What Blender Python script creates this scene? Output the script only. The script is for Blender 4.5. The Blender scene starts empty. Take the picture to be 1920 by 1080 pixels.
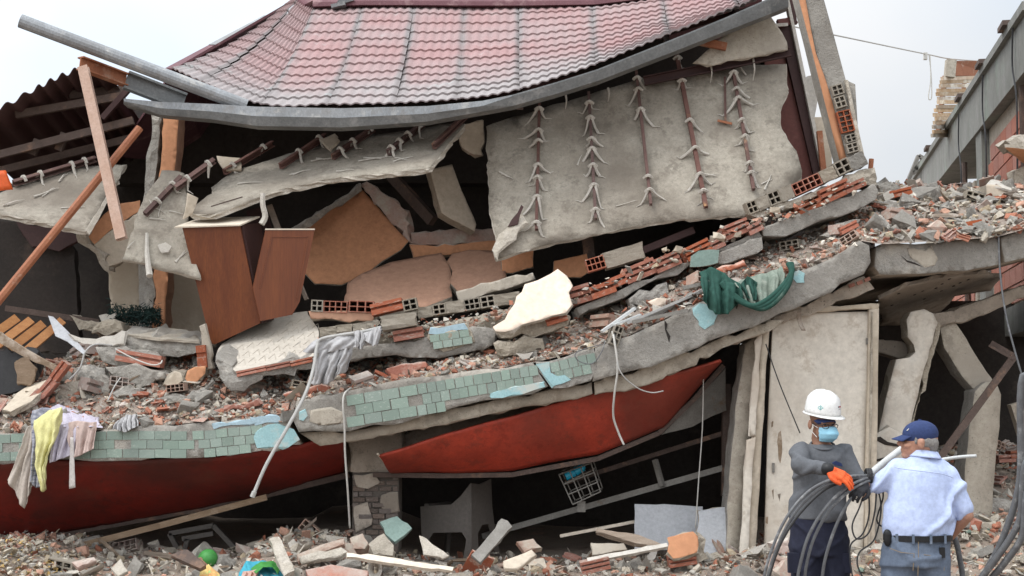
import bpy, bmesh, math, random
from mathutils import Vector, Matrix, noise

random.seed(7)
SC = bpy.context.scene
COL = SC.collection
R = math.radians
V = Vector

# ---------------------------------------------------------------- camera
F = 2666.7                       # focal length in photo pixels (50 mm on 36 mm, 1920 wide)
CZ = 1.75
PITCH = math.atan(220 / F)
cd = bpy.data.cameras.new('camera')
cd.lens = 50; cd.sensor_width = 36; cd.clip_end = 2000; cd.clip_start = .1
cam = bpy.data.objects.new('camera', cd); COL.objects.link(cam)
cam.location = (0, 0, CZ); cam.rotation_euler = (R(90) + PITCH, 0, 0)
SC.camera = cam

# ---------------------------------------------------------------- overcast sky and soft sun
SUN_EL, SUN_AZ = R(60), R(238)   # azimuth measured from +Y (the view direction), sun behind the camera
w = bpy.data.worlds.new('World'); SC.world = w; w.use_nodes = True
nt = w.node_tree; N = nt.nodes; L = nt.links; N.clear()
out = N.new('ShaderNodeOutputWorld'); bg = N.new('ShaderNodeBackground'); bg.inputs[1].default_value = .1
sky = N.new('ShaderNodeTexSky'); sky.sky_type = 'NISHITA'; sky.sun_disc = False
sky.sun_elevation = SUN_EL; sky.sun_rotation = SUN_AZ
tc = N.new('ShaderNodeTexCoord')
ns = N.new('ShaderNodeTexNoise'); ns.inputs['Scale'].default_value = 2.3; ns.inputs['Detail'].default_value = 4; ns.inputs['Roughness'].default_value = .45
mp = N.new('ShaderNodeMapping'); mp.inputs['Location'].default_value = (.85, 0, .3); mp.inputs['Scale'].default_value = (1, 1, 1.6)
L.new(tc.outputs['Generated'], mp.inputs[0]); L.new(mp.outputs[0], ns.inputs['Vector'])
rp = N.new('ShaderNodeValToRGB'); rp.color_ramp.elements[0].position = .38; rp.color_ramp.elements[1].position = .60
rp.color_ramp.elements[0].color = (.77, .85, .945, 1); rp.color_ramp.elements[1].color = (.99, .995, 1.0, 1)
L.new(ns.outputs[0], rp.inputs[0])
ml = N.new('ShaderNodeVectorMath'); ml.operation = 'SCALE'; ml.inputs['Scale'].default_value = 9.0
L.new(rp.outputs[0], ml.inputs[0])
# overcast luminance (CIE): an overcast sky is about three times brighter overhead than at the horizon
sx = N.new('ShaderNodeSeparateXYZ'); L.new(tc.outputs['Generated'], sx.inputs[0])
ci = N.new('ShaderNodeMapRange'); ci.inputs[1].default_value = 0; ci.inputs[2].default_value = 1; ci.inputs[3].default_value = 5.6; ci.inputs[4].default_value = 16.8
L.new(sx.outputs[2], ci.inputs[0])
# and brighter towards the veiled sun
dt = N.new('ShaderNodeVectorMath'); dt.operation = 'DOT_PRODUCT'; L.new(tc.outputs['Generated'], dt.inputs[0]); dt.inputs[1].default_value = (math.sin(SUN_AZ), math.cos(SUN_AZ), 0)
vs_ = N.new('ShaderNodeMath'); vs_.operation = 'MULTIPLY_ADD'; L.new(dt.outputs['Value'], vs_.inputs[0]); vs_.inputs[1].default_value = .72; vs_.inputs[2].default_value = 1.62
pr0 = N.new('ShaderNodeMath'); pr0.operation = 'MULTIPLY'; L.new(ci.outputs[0], pr0.inputs[0]); L.new(vs_.outputs[0], pr0.inputs[1]); L.new(pr0.outputs[0], ml.inputs['Scale'])
mx = N.new('ShaderNodeMix'); mx.data_type = 'RGBA'; mx.inputs[0].default_value = .93
L.new(sky.outputs[0], mx.inputs[6]); L.new(ml.outputs[0], mx.inputs[7])
L.new(mx.outputs[2], bg.inputs[0]); L.new(bg.outputs[0], out.inputs[0])
sd = bpy.data.lights.new('sun', 'SUN'); sd.energy = 1.5; sd.angle = R(16); sd.color = (1, .97, .92)
sun = bpy.data.objects.new('sun', sd); COL.objects.link(sun)
sdir = V((math.sin(SUN_AZ) * math.cos(SUN_EL), math.cos(SUN_AZ) * math.cos(SUN_EL), math.sin(SUN_EL)))
sun.rotation_euler = sdir.to_track_quat('Z', 'Y').to_euler(); sun.location = (0, -5, 12)
SC.view_settings.view_transform = 'Standard'; SC.view_settings.look = 'None'
SC.view_settings.exposure = .12; SC.view_settings.gamma = 1

# ---------------------------------------------------------------- helpers
def ray(px, py):
    x = (px - 960) / F; z = (540 - py) / F
    c, s = math.cos(PITCH), math.sin(PITCH)
    y2 = c - s * z; z2 = s + c * z
    return V((x / y2, 1, z2 / y2))
def P(px, py, Y): return V((0, 0, CZ)) + ray(px, py) * Y
def cen(pts):
    c = V((0, 0, 0))
    for p in pts: c += p
    return c / len(pts)
class Pl:
    def __init__(s, a, b, c):
        A, B, C = P(*a), P(*b), P(*c)
        s.o = A; n = (B - A).cross(C - A).normalized()
        if n.y > 0: n = -n
        s.n = n
    def at(s, px, py):
        d = ray(px, py); o = V((0, 0, CZ))
        return o + d * ((s.o - o).dot(s.n) / d.dot(s.n))
    def off(s, px, py, h): return s.at(px, py) + s.n * h
def flat(Y): return Pl((0, 0, Y), (100, 0, Y), (0, 100, Y))

def tag(o, label, cat, group=None, kind=None):
    if label: o['label'] = label
    if cat: o['category'] = cat
    if group: o['group'] = group
    if kind: o['kind'] = kind
    return o
def setpar(o, par):
    if par is not None:
        o.parent = par
        o.matrix_parent_inverse = WM[par.name].inverted()
WM = {}
def thing(name, label, cat, loc, group=None):
    o = bpy.data.objects.new(name, None); COL.objects.link(o); o.location = loc
    o.empty_display_size = .1
    WM[o.name] = Matrix.Translation(V(loc))
    return tag(o, label, cat, group)
def mk(name, verts, faces, mat, par=None, midx=None, smooth=False, label=None, cat=None, group=None, kind=None, recalc=True):
    lo = V((min(v[0] for v in verts), min(v[1] for v in verts), min(v[2] for v in verts)))
    hi = V((max(v[0] for v in verts), max(v[1] for v in verts), max(v[2] for v in verts)))
    c = (lo + hi) / 2; c.z = lo.z
    me = bpy.data.meshes.new(name)
    me.from_pydata([V(v) - c for v in verts], [], faces)
    mats = mat if isinstance(mat, (list, tuple)) else [mat]
    for m in mats: me.materials.append(MT[m])
    if midx: me.polygons.foreach_set('material_index', midx)
    if recalc:
        bm = bmesh.new(); bm.from_mesh(me); bmesh.ops.recalc_face_normals(bm, faces=bm.faces); bm.to_mesh(me); bm.free()
    if smooth: me.polygons.foreach_set('use_smooth', [True] * len(me.polygons))
    o = bpy.data.objects.new(name, me); COL.objects.link(o); o.location = c
    WM[o.name] = Matrix.Translation(c)
    setpar(o, par)
    return tag(o, label, cat, group, kind)
def inst(name, me, loc, rot=None, scale=None, par=None, label=None, cat=None, group=None):
    o = bpy.data.objects.new(name, me); COL.objects.link(o)
    o.location = loc
    if rot is not None: o.rotation_euler = rot
    if scale is not None: o.scale = scale
    from mathutils import Euler
    WM[o.name] = Matrix.LocRotScale(V(loc), Euler(rot) if rot is not None else Euler((0, 0, 0)), V(scale) if scale is not None else V((1, 1, 1)))
    setpar(o, par)
    return tag(o, label, cat, group)

class MB:                        # collects shapes into one mesh
    def __init__(s): s.v = []; s.f = []; s.m = []
    def add(s, v, f, m=0):
        k = len(s.v); s.v += [V(p) for p in v]; s.f += [tuple(i + k for i in q) for q in f]; s.m += [m] * len(f); return s
    def prof(s, p0, p1, pr, up=(0, 0, 1), m=0, s1=1):
        p0, p1 = V(p0), V(p1); d = (p1 - p0).normalized(); u = V(up)
        x = d.cross(u)
        if x.length < 1e-4: x = d.cross(V((0, 1, 0)))
        x.normalize(); z = x.cross(d).normalized(); n = len(pr)
        vs = [p0 + x * a + z * b for a, b in pr] + [p1 + x * a * s1 + z * b * s1 for a, b in pr]
        fs = [(i, (i + 1) % n, n + (i + 1) % n, n + i) for i in range(n)] + [tuple(range(n))[::-1], tuple(range(n, 2 * n))]
        return s.add(vs, fs, m)
    def bar(s, p0, p1, w_, h, up=(0, 0, 1), m=0):
        return s.prof(p0, p1, [(-w_/2, -h/2), (w_/2, -h/2), (w_/2, h/2), (-w_/2, h/2)], up, m)
    def tube(s, pts, r, n=6, m=0, sub=0, r1=None):
        pts = [V(p) for p in pts]
        if sub: pts = crom(pts, sub)
        k = len(pts); rings = []
        x = None
        for i, p in enumerate(pts):
            d = (pts[min(i + 1, k - 1)] - pts[max(i - 1, 0)])
            d = d.normalized() if d.length > 1e-9 else V((0, 0, 1))
            if x is None: x = d.orthogonal().normalized()
            x = (x - d * x.dot(d)); x = x.normalized() if x.length > 1e-6 else d.orthogonal().normalized()
            y = d.cross(x)
            rr = r if r1 is None else r + (r1 - r) * i / max(1, k - 1)
            rings.append([p + (x * math.cos(6.2832 * j / n) + y * math.sin(6.2832 * j / n)) * rr for j in range(n)])
        vs = [q for g in rings for q in g]
        fs = [(i*n + j, i*n + (j+1) % n, (i+1)*n + (j+1) % n, (i+1)*n + j) for i in range(k-1) for j in range(n)]
        fs += [tuple(range(n))[::-1], tuple(range((k-1)*n, k*n))]
        return s.add(vs, fs, m)
    def box(s, lo, hi, m=0):
        a, b = lo, hi
        vs = [(x, y, z) for z in (a[2], b[2]) for y in (a[1], b[1]) for x in (a[0], b[0])]
        return s.add(vs, [(0, 2, 3, 1), (4, 5, 7, 6), (0, 1, 5, 4), (2, 6, 7, 3), (0, 4, 6, 2), (1, 3, 7, 5)], m)
    def build(s, name, mat, par=None, **k): return mk(name, s.v, s.f, mat, par, midx=s.m, **k)
def crom(p, k):
    q = [p[0]] + list(p) + [p[-1]]; o = []
    for i in range(1, len(q) - 2):
        a, b, c, d = q[i-1], q[i], q[i+1], q[i+2]
        for j in range(k):
            t = j / k
            o.append(.5 * ((2*b) + (c-a)*t + (2*a-5*b+4*c-d)*t*t + (3*b-a-3*c+d)*t*t*t))
    o.append(p[-1]); return o
CH = lambda w_, h, t: [(-w_/2, -h/2), (w_/2, -h/2), (w_/2, -h/2+t), (-w_/2+t, -h/2+t), (-w_/2+t, h/2-t), (w_/2, h/2-t), (w_/2, h/2), (-w_/2, h/2)]
LA = lambda w_, h, t: [(-w_/2, -h/2), (w_/2, -h/2), (w_/2, -h/2+t), (-w_/2+t, -h/2+t), (-w_/2+t, h/2), (-w_/2, h/2)]
IB = lambda w_, h, t: [(-w_/2, -h/2), (w_/2, -h/2), (w_/2, -h/2+t), (t/2, -h/2+t), (t/2, h/2-t), (w_/2, h/2-t), (w_/2, h/2), (-w_/2, h/2), (-w_/2, h/2-t), (-t/2, h/2-t), (-t/2, -h/2+t), (-w_/2, -h/2+t)]
def nz(p, f, k=0): return noise.noise_vector(V(p) * f + V((k * 7.3, k * 3.1, -k * 5.7)))

JR = random.Random(3)
def plate(name, outline, pl, thick, mat, emat=None, par=None, jag=.012, seg=.06, dirv=None, warp=0, **kw):
    """A slab whose near face is an outline on a plane; its edge is broken, its body goes back by thick."""
    if not isinstance(pl, Pl): pl = flat(pl)
    base = [pl.at(*p) for p in outline]; n = pl.n
    A = []
    def rv(k): 
        d = V((JR.uniform(-1, 1), JR.uniform(-1, 1), JR.uniform(-1, 1))); return (d - n * d.dot(n)) * k
    off0 = [rv(jag * .5) for _ in base]
    for i, a in enumerate(base):
        b = base[(i + 1) % len(base)]; k = max(1, int((b - a).length / seg)); oa, ob = off0[i], off0[(i + 1) % len(base)]
        j = 0; kn = V((0, 0, 0)); cur = V((0, 0, 0)); A.append(a + oa); last = 0
        while j < k - 1:                          # angular chips: straight runs between random knots
            run = min(JR.randint(1, 4), k - 1 - j); nxt = rv(jag * 1.5)
            for q in range(1, run + 1):
                t = (j + q) / k; A.append(a.lerp(b, t) + oa.lerp(ob, t) + cur.lerp(nxt, q / run) + rv(jag * .25))
            j += run; cur = nxt
    dv = (-n if dirv is None else V(dirv).normalized()) * thick
    rings = [A]
    for t, k in ((.2, 2), (.6, 3), (1, 4)) if thick > .03 else ((1, 4),):
        rings.append([p + dv * t + (lambda d: d - n * d.dot(n))(nz(p, 14, k) + V((JR.uniform(-1, 1), JR.uniform(-1, 1), JR.uniform(-1, 1))) * .7) * jag * 1.3 for p in A])
    m = len(A); vs = [p for r in rings for p in r]
    rel = RELIEF.get(mat, 0); front = None
    e1 = (base[1] - base[0]).normalized(); e2 = n.cross(e1)
    P2 = [V(((p - base[0]).dot(e1), (p - base[0]).dot(e2))) for p in A]
    x0, x1, y0, y1 = min(p.x for p in P2), max(p.x for p in P2), min(p.y for p in P2), max(p.y for p in P2)
    if rel and min(x1 - x0, y1 - y0) > .05:       # uneven face: points spread inside the outline, pushed in and out
        g = max(.022, math.sqrt((x1 - x0) * (y1 - y0) / 260)); ins = []; dist = []
        yy = y0 + g * .5
        while yy < y1:
            xx = x0 + g * .5
            while xx < x1:
                q = V((xx + JR.uniform(-.3, .3) * g, yy + JR.uniform(-.3, .3) * g)); c = False; dm = 9.
                for k in range(m):
                    a, b = P2[k], P2[k - 1]
                    if (a.y > q.y) != (b.y > q.y) and q.x < (b.x - a.x) * (q.y - a.y) / (b.y - a.y) + a.x: c = not c
                    dd = (a.x - q.x) ** 2 + (a.y - q.y) ** 2
                    if dd < dm: dm = dd
                if c and dm > (g * .45) ** 2: ins.append(q); dist.append(math.sqrt(dm))
                xx += g
            yy += g
        try:
            r = delaunay_2d_cdt(P2 + ins, [(k, (k + 1) % m) for k in range(m)], [], 1, 1e-6)
            idx = {}; front = []
            for k, (q, og) in enumerate(zip(r[0], r[3])):
                bo = [x for x in og if x < m]
                if bo: idx[k] = bo[0]; continue
                p = base[0] + e1 * q.x + e2 * q.y; di = dist[og[0] - m] if og else 0
                f_ = 2.6 if mat == 'ceiling_board' else 9
                h = rel * (noise.noise(p * f_) + .6 * noise.noise(p * f_ * 3.1)) + (rel * 1.3 * min(1, di / .07) if rel > .01 else 0)
                if rel < .01: h *= min(1, di / .12)
                idx[k] = len(vs); vs.append(p + n * h)
            front = [tuple(idx[k] for k in f_) for f_ in r[2]]
            front = [f_ for f_ in front if len(set(f_)) == len(f_)]
        except Exception: front = None
    fs = front or [tuple(range(m))]; mi = [0] * len(fs); nf = len(fs)
    for r in range(len(rings) - 1):
        for j in range(m):
            fs.append((r*m + j, r*m + (j+1) % m, (r+1)*m + (j+1) % m, (r+1)*m + j)); mi.append(1)
    fs.append(tuple(range((len(rings)-1)*m, len(rings)*m))[::-1]); mi.append(1)
    o = mk(name, vs, fs, [mat, emat or mat], par, midx=mi, **kw)
    if rel and rel < .01:
        for k in range(nf): o.data.polygons[k].use_smooth = True
    return o
RELIEF = {'concrete_broken': .016, 'mortar': .016, 'brick_dusty': .011, 'brick': .004, 'concrete': .0035, 'plaster': .0045, 'soffit': .0045, 'ceiling_board': .0095, 'cream_paint': .003, 'brown_wall': .004, 'orange_paint': .0025, 'plaster_edge': .012, 'peach_paint': .0025, 'white_paint': .002}
from mathutils.geometry import delaunay_2d_cdt

def sheet(name, fn, nu, nv, mat, thick=.004, par=None, smooth=True, **kw):
    """A thin solid sheet over fn(u, v) -> point."""
    g = [[V(fn(i / nu, j / nv)) for i in range(nu + 1)] for j in range(nv + 1)]
    vs = []; bk = []
    for j in range(nv + 1):
        for i in range(nu + 1):
            p = g[j][i]
            du = g[j][min(i+1, nu)] - g[j][max(i-1, 0)]; dv = g[min(j+1, nv)][i] - g[max(j-1, 0)][i]
            n = du.cross(dv); n = n.normalized() if n.length > 1e-12 else V((0, -1, 0))
            vs.append(p); bk.append(p - n * thick)
    W = nu + 1; K = W * (nv + 1); fs = []
    for j in range(nv):
        for i in range(nu):
            a = j * W + i; fs.append((a, a+1, a+W+1, a+W)); fs.append((K+a, K+a+W, K+a+W+1, K+a+1))
    rim = [i for i in range(W)] + [j*W + nu for j in range(1, nv+1)] + [nv*W + i for i in range(nu-1, -1, -1)] + [j*W for j in range(nv-1, 0, -1)]
    for a, b in zip(rim, rim[1:] + rim[:1]): fs.append((b, a, K+a, K+b))
    return mk(name, vs + bk, fs, mat, par, smooth=smooth, recalc=False, **kw)

# ---------------------------------------------------------------- materials
MT = {}
def M(name, c1, c2=None, c3=None, s=5, cov=.55, rough=.9, bump=.3, bs=45, metal=0, rnd=.0, spec=.3, stretch=None, dust=0, attr=False, wave=None, grit=False, stain=None):
    m = bpy.data.materials.new(name); m.use_nodes = True; MT[name] = m
    n = m.node_tree.nodes; l = m.node_tree.links; b = n['Principled BSDF']
    b.inputs['Roughness'].default_value = rough; b.inputs['Metallic'].default_value = metal
    b.inputs['Specular IOR Level'].default_value = spec
    t = n.new('ShaderNodeTexCoord'); src = t.outputs['Object']
    oi = n.new('ShaderNodeObjectInfo')
    ad = n.new('ShaderNodeVectorMath'); ad.operation = 'MULTIPLY_ADD'
    l.new(oi.outputs['Random'], ad.inputs[0]); ad.inputs[1].default_value = (13, 7, 11); l.new(src, ad.inputs[2]); src = ad.outputs[0]
    if stretch:
        q = n.new('ShaderNodeMapping'); q.inputs['Scale'].default_value = stretch; l.new(src, q.inputs[0]); src2 = q.outputs[0]
    else: src2 = src
    def ntex(sc, det, ro=.6, v=src2):
        x = n.new('ShaderNodeTexNoise'); x.inputs['Scale'].default_value = sc; x.inputs['Detail'].default_value = det; x.inputs['Roughness'].default_value = ro
        l.new(v, x.inputs['Vector']); return x.outputs[0]
    def ramp(f, a, bb):
        x = n.new('ShaderNodeMapRange'); x.inputs[1].default_value = a; x.inputs[2].default_value = bb; l.new(f, x.inputs[0]); return x.outputs[0]
    def mix(f, A, B, mode='MIX'):
        x = n.new('ShaderNodeMix'); x.data_type = 'RGBA'; x.blend_type = mode
        if isinstance(f, float): x.inputs[0].default_value = f
        else: l.new(f, x.inputs[0])
        for k, c in ((6, A), (7, B)):
            if isinstance(c, tuple): x.inputs[k].default_value = (*c, 1)
            else: l.new(c, x.inputs[k])
        return x.outputs[2]
    c2 = c2 or tuple(v * .72 for v in c1)
    col = mix(ramp(ntex(s, 8, .65), .36, .66), c1, c2)
    fine = ntex(s * 9, 4, .7)
    col = mix(ramp(fine, .25, .8), col, mix(.75, col, tuple(v * .6 for v in c2)))
    if stain:
        col = mix(ramp(ntex(.75, 5, .6, src), .47, .66), col, mix(.8, col, stain))
        col = mix(ramp(ntex(4.5, 9, .75, src), .55, .62), col, mix(.55, col, stain))
    if grit:
        col = mix(ramp(ntex(s * 30, 3, .8, src), .60, .70), col, tuple(v * .35 for v in c2))
        col = mix(ramp(ntex(s * 2.2, 10, .75, src), .56, .60), col, mix(.45, col, tuple(v * .45 for v in c2)))
    if wave:
        x = n.new('ShaderNodeTexWave'); x.inputs['Scale'].default_value = wave; x.inputs['Distortion'].default_value = 6; x.inputs['Detail'].default_value = 4; x.inputs['Detail Scale'].default_value = 1.4
        l.new(src2, x.inputs[0]); col = mix(ramp(x.outputs[1], .2, .9), col, tuple(v * .55 for v in c2))
    if c3: col = mix(ramp(ntex(s * .55, 9, .7, src), cov, cov + .12), col, c3)
    if dust:
        g = n.new('ShaderNodeNewGeometry'); sp = n.new('ShaderNodeSeparateXYZ'); l.new(g.outputs['Normal'], sp.inputs[0])
        a_ = n.new('ShaderNodeMath'); a_.operation = 'MULTIPLY'; l.new(ramp(sp.outputs[2], .1, .95), a_.inputs[0]); l.new(ramp(ntex(7, 6, .7, src), .3, .62), a_.inputs[1])
        a2 = n.new('ShaderNodeMath'); a2.operation = 'MULTIPLY'; l.new(a_.outputs[0], a2.inputs[0]); a2.inputs[1].default_value = dust
        col = mix(a2.outputs[0], col, (.46, .41, .35))
    if attr:
        at = n.new('ShaderNodeAttribute'); at.attribute_name = 'piece'; col = mix(1.0, col, at.outputs['Color'], 'MULTIPLY')
    if rnd:
        hs = n.new('ShaderNodeHueSaturation'); r1 = n.new('ShaderNodeMapRange'); l.new(oi.outputs['Random'], r1.inputs[0])
        r1.inputs[3].default_value = 1 - rnd; r1.inputs[4].default_value = 1 + rnd; l.new(r1.outputs[0], hs.inputs['Value'])
        ms = n.new('ShaderNodeMath'); ms.operation = 'MULTIPLY'; l.new(oi.outputs['Random'], ms.inputs[0]); ms.inputs[1].default_value = 7.31
        fr = n.new('ShaderNodeMath'); fr.operation = 'FRACT'; l.new(ms.outputs[0], fr.inputs[0])
        r2 = n.new('ShaderNodeMapRange'); l.new(fr.outputs[0], r2.inputs[0]); r2.inputs[3].default_value = 1 - rnd * 1.2; r2.inputs[4].default_value = 1 + rnd * .6
        l.new(r2.outputs[0], hs.inputs['Saturation']); l.new(col, hs.inputs['Color']); col = hs.outputs[0]
    l.new(col, b.inputs['Base Color'])
    if bump:
        bp = n.new('ShaderNodeBump'); bp.inputs['Strength'].default_value = bump; bp.inputs['Distance'].default_value = .02
        l.new(ntex(bs, 6, .7), bp.inputs['Height']); l.new(bp.outputs[0], b.inputs['Normal'])
    return m

M('concrete', (.40, .375, .335), (.30, .28, .25), (.44, .40, .345), s=3, bump=.8, bs=55, dust=.5, rnd=.06, grit=True, stain=(.20, .18, .155))
M('concrete_broken', (.46, .435, .39), (.33, .305, .27), (.54, .50, .44), s=9, bump=1.0, bs=60, dust=.4, rnd=.1, grit=True)
M('plaster', (.50, .45, .375), (.42, .37, .30), (.34, .30, .25), s=2.2, cov=.57, bump=.25, bs=25, grit=True, stain=(.24, .20, .16))
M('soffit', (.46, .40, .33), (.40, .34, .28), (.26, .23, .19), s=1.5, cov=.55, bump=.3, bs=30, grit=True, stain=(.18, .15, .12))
M('ceiling_board', (.43, .39, .325), (.31, .275, .225), (.21, .18, .145), s=3.4, cov=.55, bump=.6, bs=18, grit=True, stain=(.15, .125, .10))
M('plaster_edge', (.58, .53, .46), (.44, .39, .32), s=8, bump=.8, bs=40)
M('brick', (.46, .155, .088), (.38, .12, .068), (.45, .33, .265), s=7, cov=.535, bump=.4, bs=60, rnd=.2, dust=.8)
M('brick_dusty', (.42, .23, .17), (.40, .30, .25), (.40, .35, .29), s=6, cov=.5, bump=.5, bs=50, rnd=.25, dust=.95)
M('mortar', (.48, .42, .34), (.38, .33, .26), (.44, .24, .17), s=7, cov=.62, bump=.8, bs=50, rnd=.1, dust=.4, grit=True)
M('orange_paint', (.60, .29, .155), (.55, .265, .14), (.42, .21, .11), s=2.2, cov=.62, bump=.12, bs=30, stain=(.36, .17, .09))
M('peach_paint', (.78, .645, .53), (.74, .61, .49), s=2, bump=.08, bs=30)
M('cream_paint', (.58, .50, .40), (.53, .455, .36), (.42, .35, .27), s=2.5, cov=.64, bump=.15, bs=30, stain=(.34, .28, .21))
M('brown_wall', (.46, .265, .18), (.40, .23, .155), (.28, .18, .13), s=2, cov=.6, bump=.15)
M('dark_wall', (.06, .05, .043), (.04, .033, .029), (.085, .068, .058), s=2.5, cov=.6, bump=.4, bs=15)  # low albedo stands in for deep shade inside the house
M('deep_shade', (.045, .035, .03), (.03, .025, .022), (.07, .05, .04), s=3, bump=.3)  # near-black colour in place of shade: back room wall, cracks, anchor holes
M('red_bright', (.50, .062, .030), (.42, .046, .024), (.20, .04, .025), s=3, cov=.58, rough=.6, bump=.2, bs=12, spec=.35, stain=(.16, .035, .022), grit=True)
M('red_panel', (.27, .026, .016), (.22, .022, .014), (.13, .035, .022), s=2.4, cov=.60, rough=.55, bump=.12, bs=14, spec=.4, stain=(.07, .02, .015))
M('maroon', (.17, .055, .045), (.15, .05, .04), (.21, .09, .075), s=4, cov=.6, rough=.5, bump=.08)
M('dark_maroon', (.065, .03, .027), (.05, .022, .02), s=5, rough=.6, bump=.1)
M('rust_steel', (.37, .15, .075), (.28, .10, .05), (.40, .27, .20), s=7, cov=.57, rough=.65, bump=.3, bs=60)
M('primer_steel', (.50, .36, .29), (.42, .27, .20), (.34, .075, .035), s=6, cov=.62, rough=.7, bump=.2, bs=60)
M('dark_steel', (.12, .085, .07), (.08, .055, .045), (.20, .12, .08), s=8, rough=.7, bump=.3)
M('grey_steel', (.27, .255, .23), (.19, .175, .155), (.17, .11, .07), s=8, cov=.62, rough=.6, bump=.2, metal=.2)
M('galvanized', (.37, .385, .40), (.25, .26, .27), (.42, .41, .39), s=7, cov=.56, rough=.55, metal=.35, bump=.25, bs=50, stretch=(1, 1, .5), stain=(.20, .19, .18))
M('fascia_metal', (.235, .24, .24), (.155, .16, .16), (.31, .305, .295), s=5, cov=.55, rough=.6, metal=.2, bump=.25, bs=40)
M('batten', (.17, .095, .08), (.12, .065, .055), (.36, .22, .13), s=9, cov=.60, bump=.4, bs=60, rnd=.2)
M('fiber', (.64, .60, .54), (.50, .46, .40), s=20, bump=.6, bs=90)
M('wood_red', (.185, .052, .014), (.125, .031, .009), (.22, .075, .026), s=1.3, cov=.62, rough=.45, bump=.05, spec=.4, stretch=(9, 9, .45), dust=.08)
M('wood_cream', (.72, .64, .53), (.66, .57, .46), s=3, rough=.6, bump=.05)
M('wood_orange', (.50, .24, .09), (.38, .16, .055), s=4, rough=.6, bump=.15, stretch=(1, 6, 6))
M('wood_old', (.30, .23, .17), (.20, .145, .10), (.40, .34, .28), s=6, bump=.4, stretch=(1, 5, 5), rnd=.25)
M('tile_green', (.275, .35, .295), (.225, .29, .245), (.38, .42, .365), s=9, cov=.56, rough=.45, bump=.1, rnd=.14, spec=.4, stretch=(5, 5, 1))
M('tile_back', (.26, .35, .31), (.19, .27, .24), s=5, rough=.7, bump=.3)
M('turquoise', (.36, .555, .57), (.30, .49, .51), (.44, .46, .42), s=8, cov=.54, rough=.7, bump=.2)
M('pale_blue', (.40, .52, .58), (.34, .46, .52), (.46, .48, .46), s=6, rough=.8, bump=.2)
M('tile_floor', (.56, .51, .44), (.50, .45, .385), (.42, .37, .31), s=3, cov=.6, rough=.6, bump=.1)
M('white_paint', (.66, .605, .525), (.62, .565, .485), (.50, .42, .33), s=2, cov=.66, rough=.6, bump=.12, bs=20, stain=(.40, .33, .26))
M('dirty_white', (.60, .57, .52), (.52, .48, .42), (.36, .31, .26), s=4, cov=.6, bump=.3)
M('ground', (.33, .27, .22), (.26, .21, .17), (.38, .26, .20), s=5, bump=.8, bs=25)
M('rubble', (.64, .62, .58), (.53, .50, .46), (.70, .65, .58), s=8, bump=.8, bs=50, attr=True, dust=.3)
M('bed', (.40, .34, .285), (.31, .25, .21), (.45, .35, .29), s=14, bump=1, bs=40)
M('plastic_dark', (.16, .14, .125), (.13, .115, .10), s=4, rough=.5, bump=.05)
M('blue_plastic', (.02, .42, .62), (.02, .36, .55), s=5, rough=.35, bump=0, spec=.5)
M('cable_grey', (.15, .155, .16), (.10, .10, .105), (.24, .24, .24), s=20, rough=.5, bump=.1)
M('cable_dark', (.05, .05, .052), (.035, .035, .037), s=20, rough=.5, bump=.1)
M('wire_white', (.62, .60, .56), (.50, .48, .44), s=20, bump=.1)
M('conduit', (.50, .49, .47), (.38, .37, .35), s=14, rough=.5, bump=.1)
M('tube_pale', (.62, .63, .62), (.52, .53, .52), s=12, rough=.45, bump=.1)
M('block_face', (.52, .53, .55), (.46, .47, .49), (.42, .38, .33), s=4, cov=.6, bump=.4)
M('roof', (.41, .26, .253), (.37, .23, .225), (.40, .31, .30), s=5, cov=.60, rough=.95, spec=.12, bump=.25, bs=60, attr=True)
M('roof_cap', (.17, .075, .085), (.13, .055, .065), (.26, .16, .16), s=6, rough=.7, bump=.3)
M('brick_wall', (.46, .19, .135), (.42, .165, .115), (.36, .20, .15), s=6, cov=.6, bump=.4, rnd=.12)
M('aged_concrete', (.30, .295, .275), (.20, .20, .18), (.24, .27, .23), s=2.5, cov=.55, bump=.5, bs=20, stretch=(2, 2, .7))
M('rust_sheet', (.60, .47, .35), (.44, .26, .15), (.74, .68, .58), s=6, cov=.50, bump=.3, stretch=(.6, .6, 3))

def sst(a, b, x):
    t = max(0, min(1, (x - a) / (b - a))); return t * t * (3 - 2 * t)
def gz(x, y):
    """Height of the ground: flat street, rising into the rubble apron under the house."""
    base = (.41 + .22 * (1 - sst(-1.5, -.8, x)) + .15 * sst(1.2, 2.0, x) - .15 * sst(-3.9, -3.2, x) * (1 - sst(-2.3, -1.9, x))) * sst(8.9, 12.0, y) * (1 - sst(30, 45, y)) * (1 - sst(14, 25, abs(x)))
    pile = .75 * sst(2.75, 3.9, x) * sst(11.5, 13.4, y) * (1 - sst(22, 32, y))
    bump = .05 * noise.noise(V((x * 1.3, y * 1.7, 0))) * sst(9.2, 10.5, y)
    return base + pile + bump
xs = [-300, -120, -60, -30, -16] + [-9 + .25 * i for i in range(73)] + [11, 16, 30, 60, 120, 300]
ys = [-60, -20, 0, 4, 7] + [8 + .2 * i for i in range(61)] + [22, 26, 32, 45, 70, 120, 250, 600]
gv = [(x, y, gz(x, y)) for y in ys for x in xs]
W_ = len(xs)
gf = [(j*W_ + i, j*W_ + i + 1, (j+1)*W_ + i + 1, (j+1)*W_ + i) for j in range(len(ys)-1) for i in range(W_-1)]
mk('ground', gv, gf, 'ground', smooth=True, kind='structure')

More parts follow.
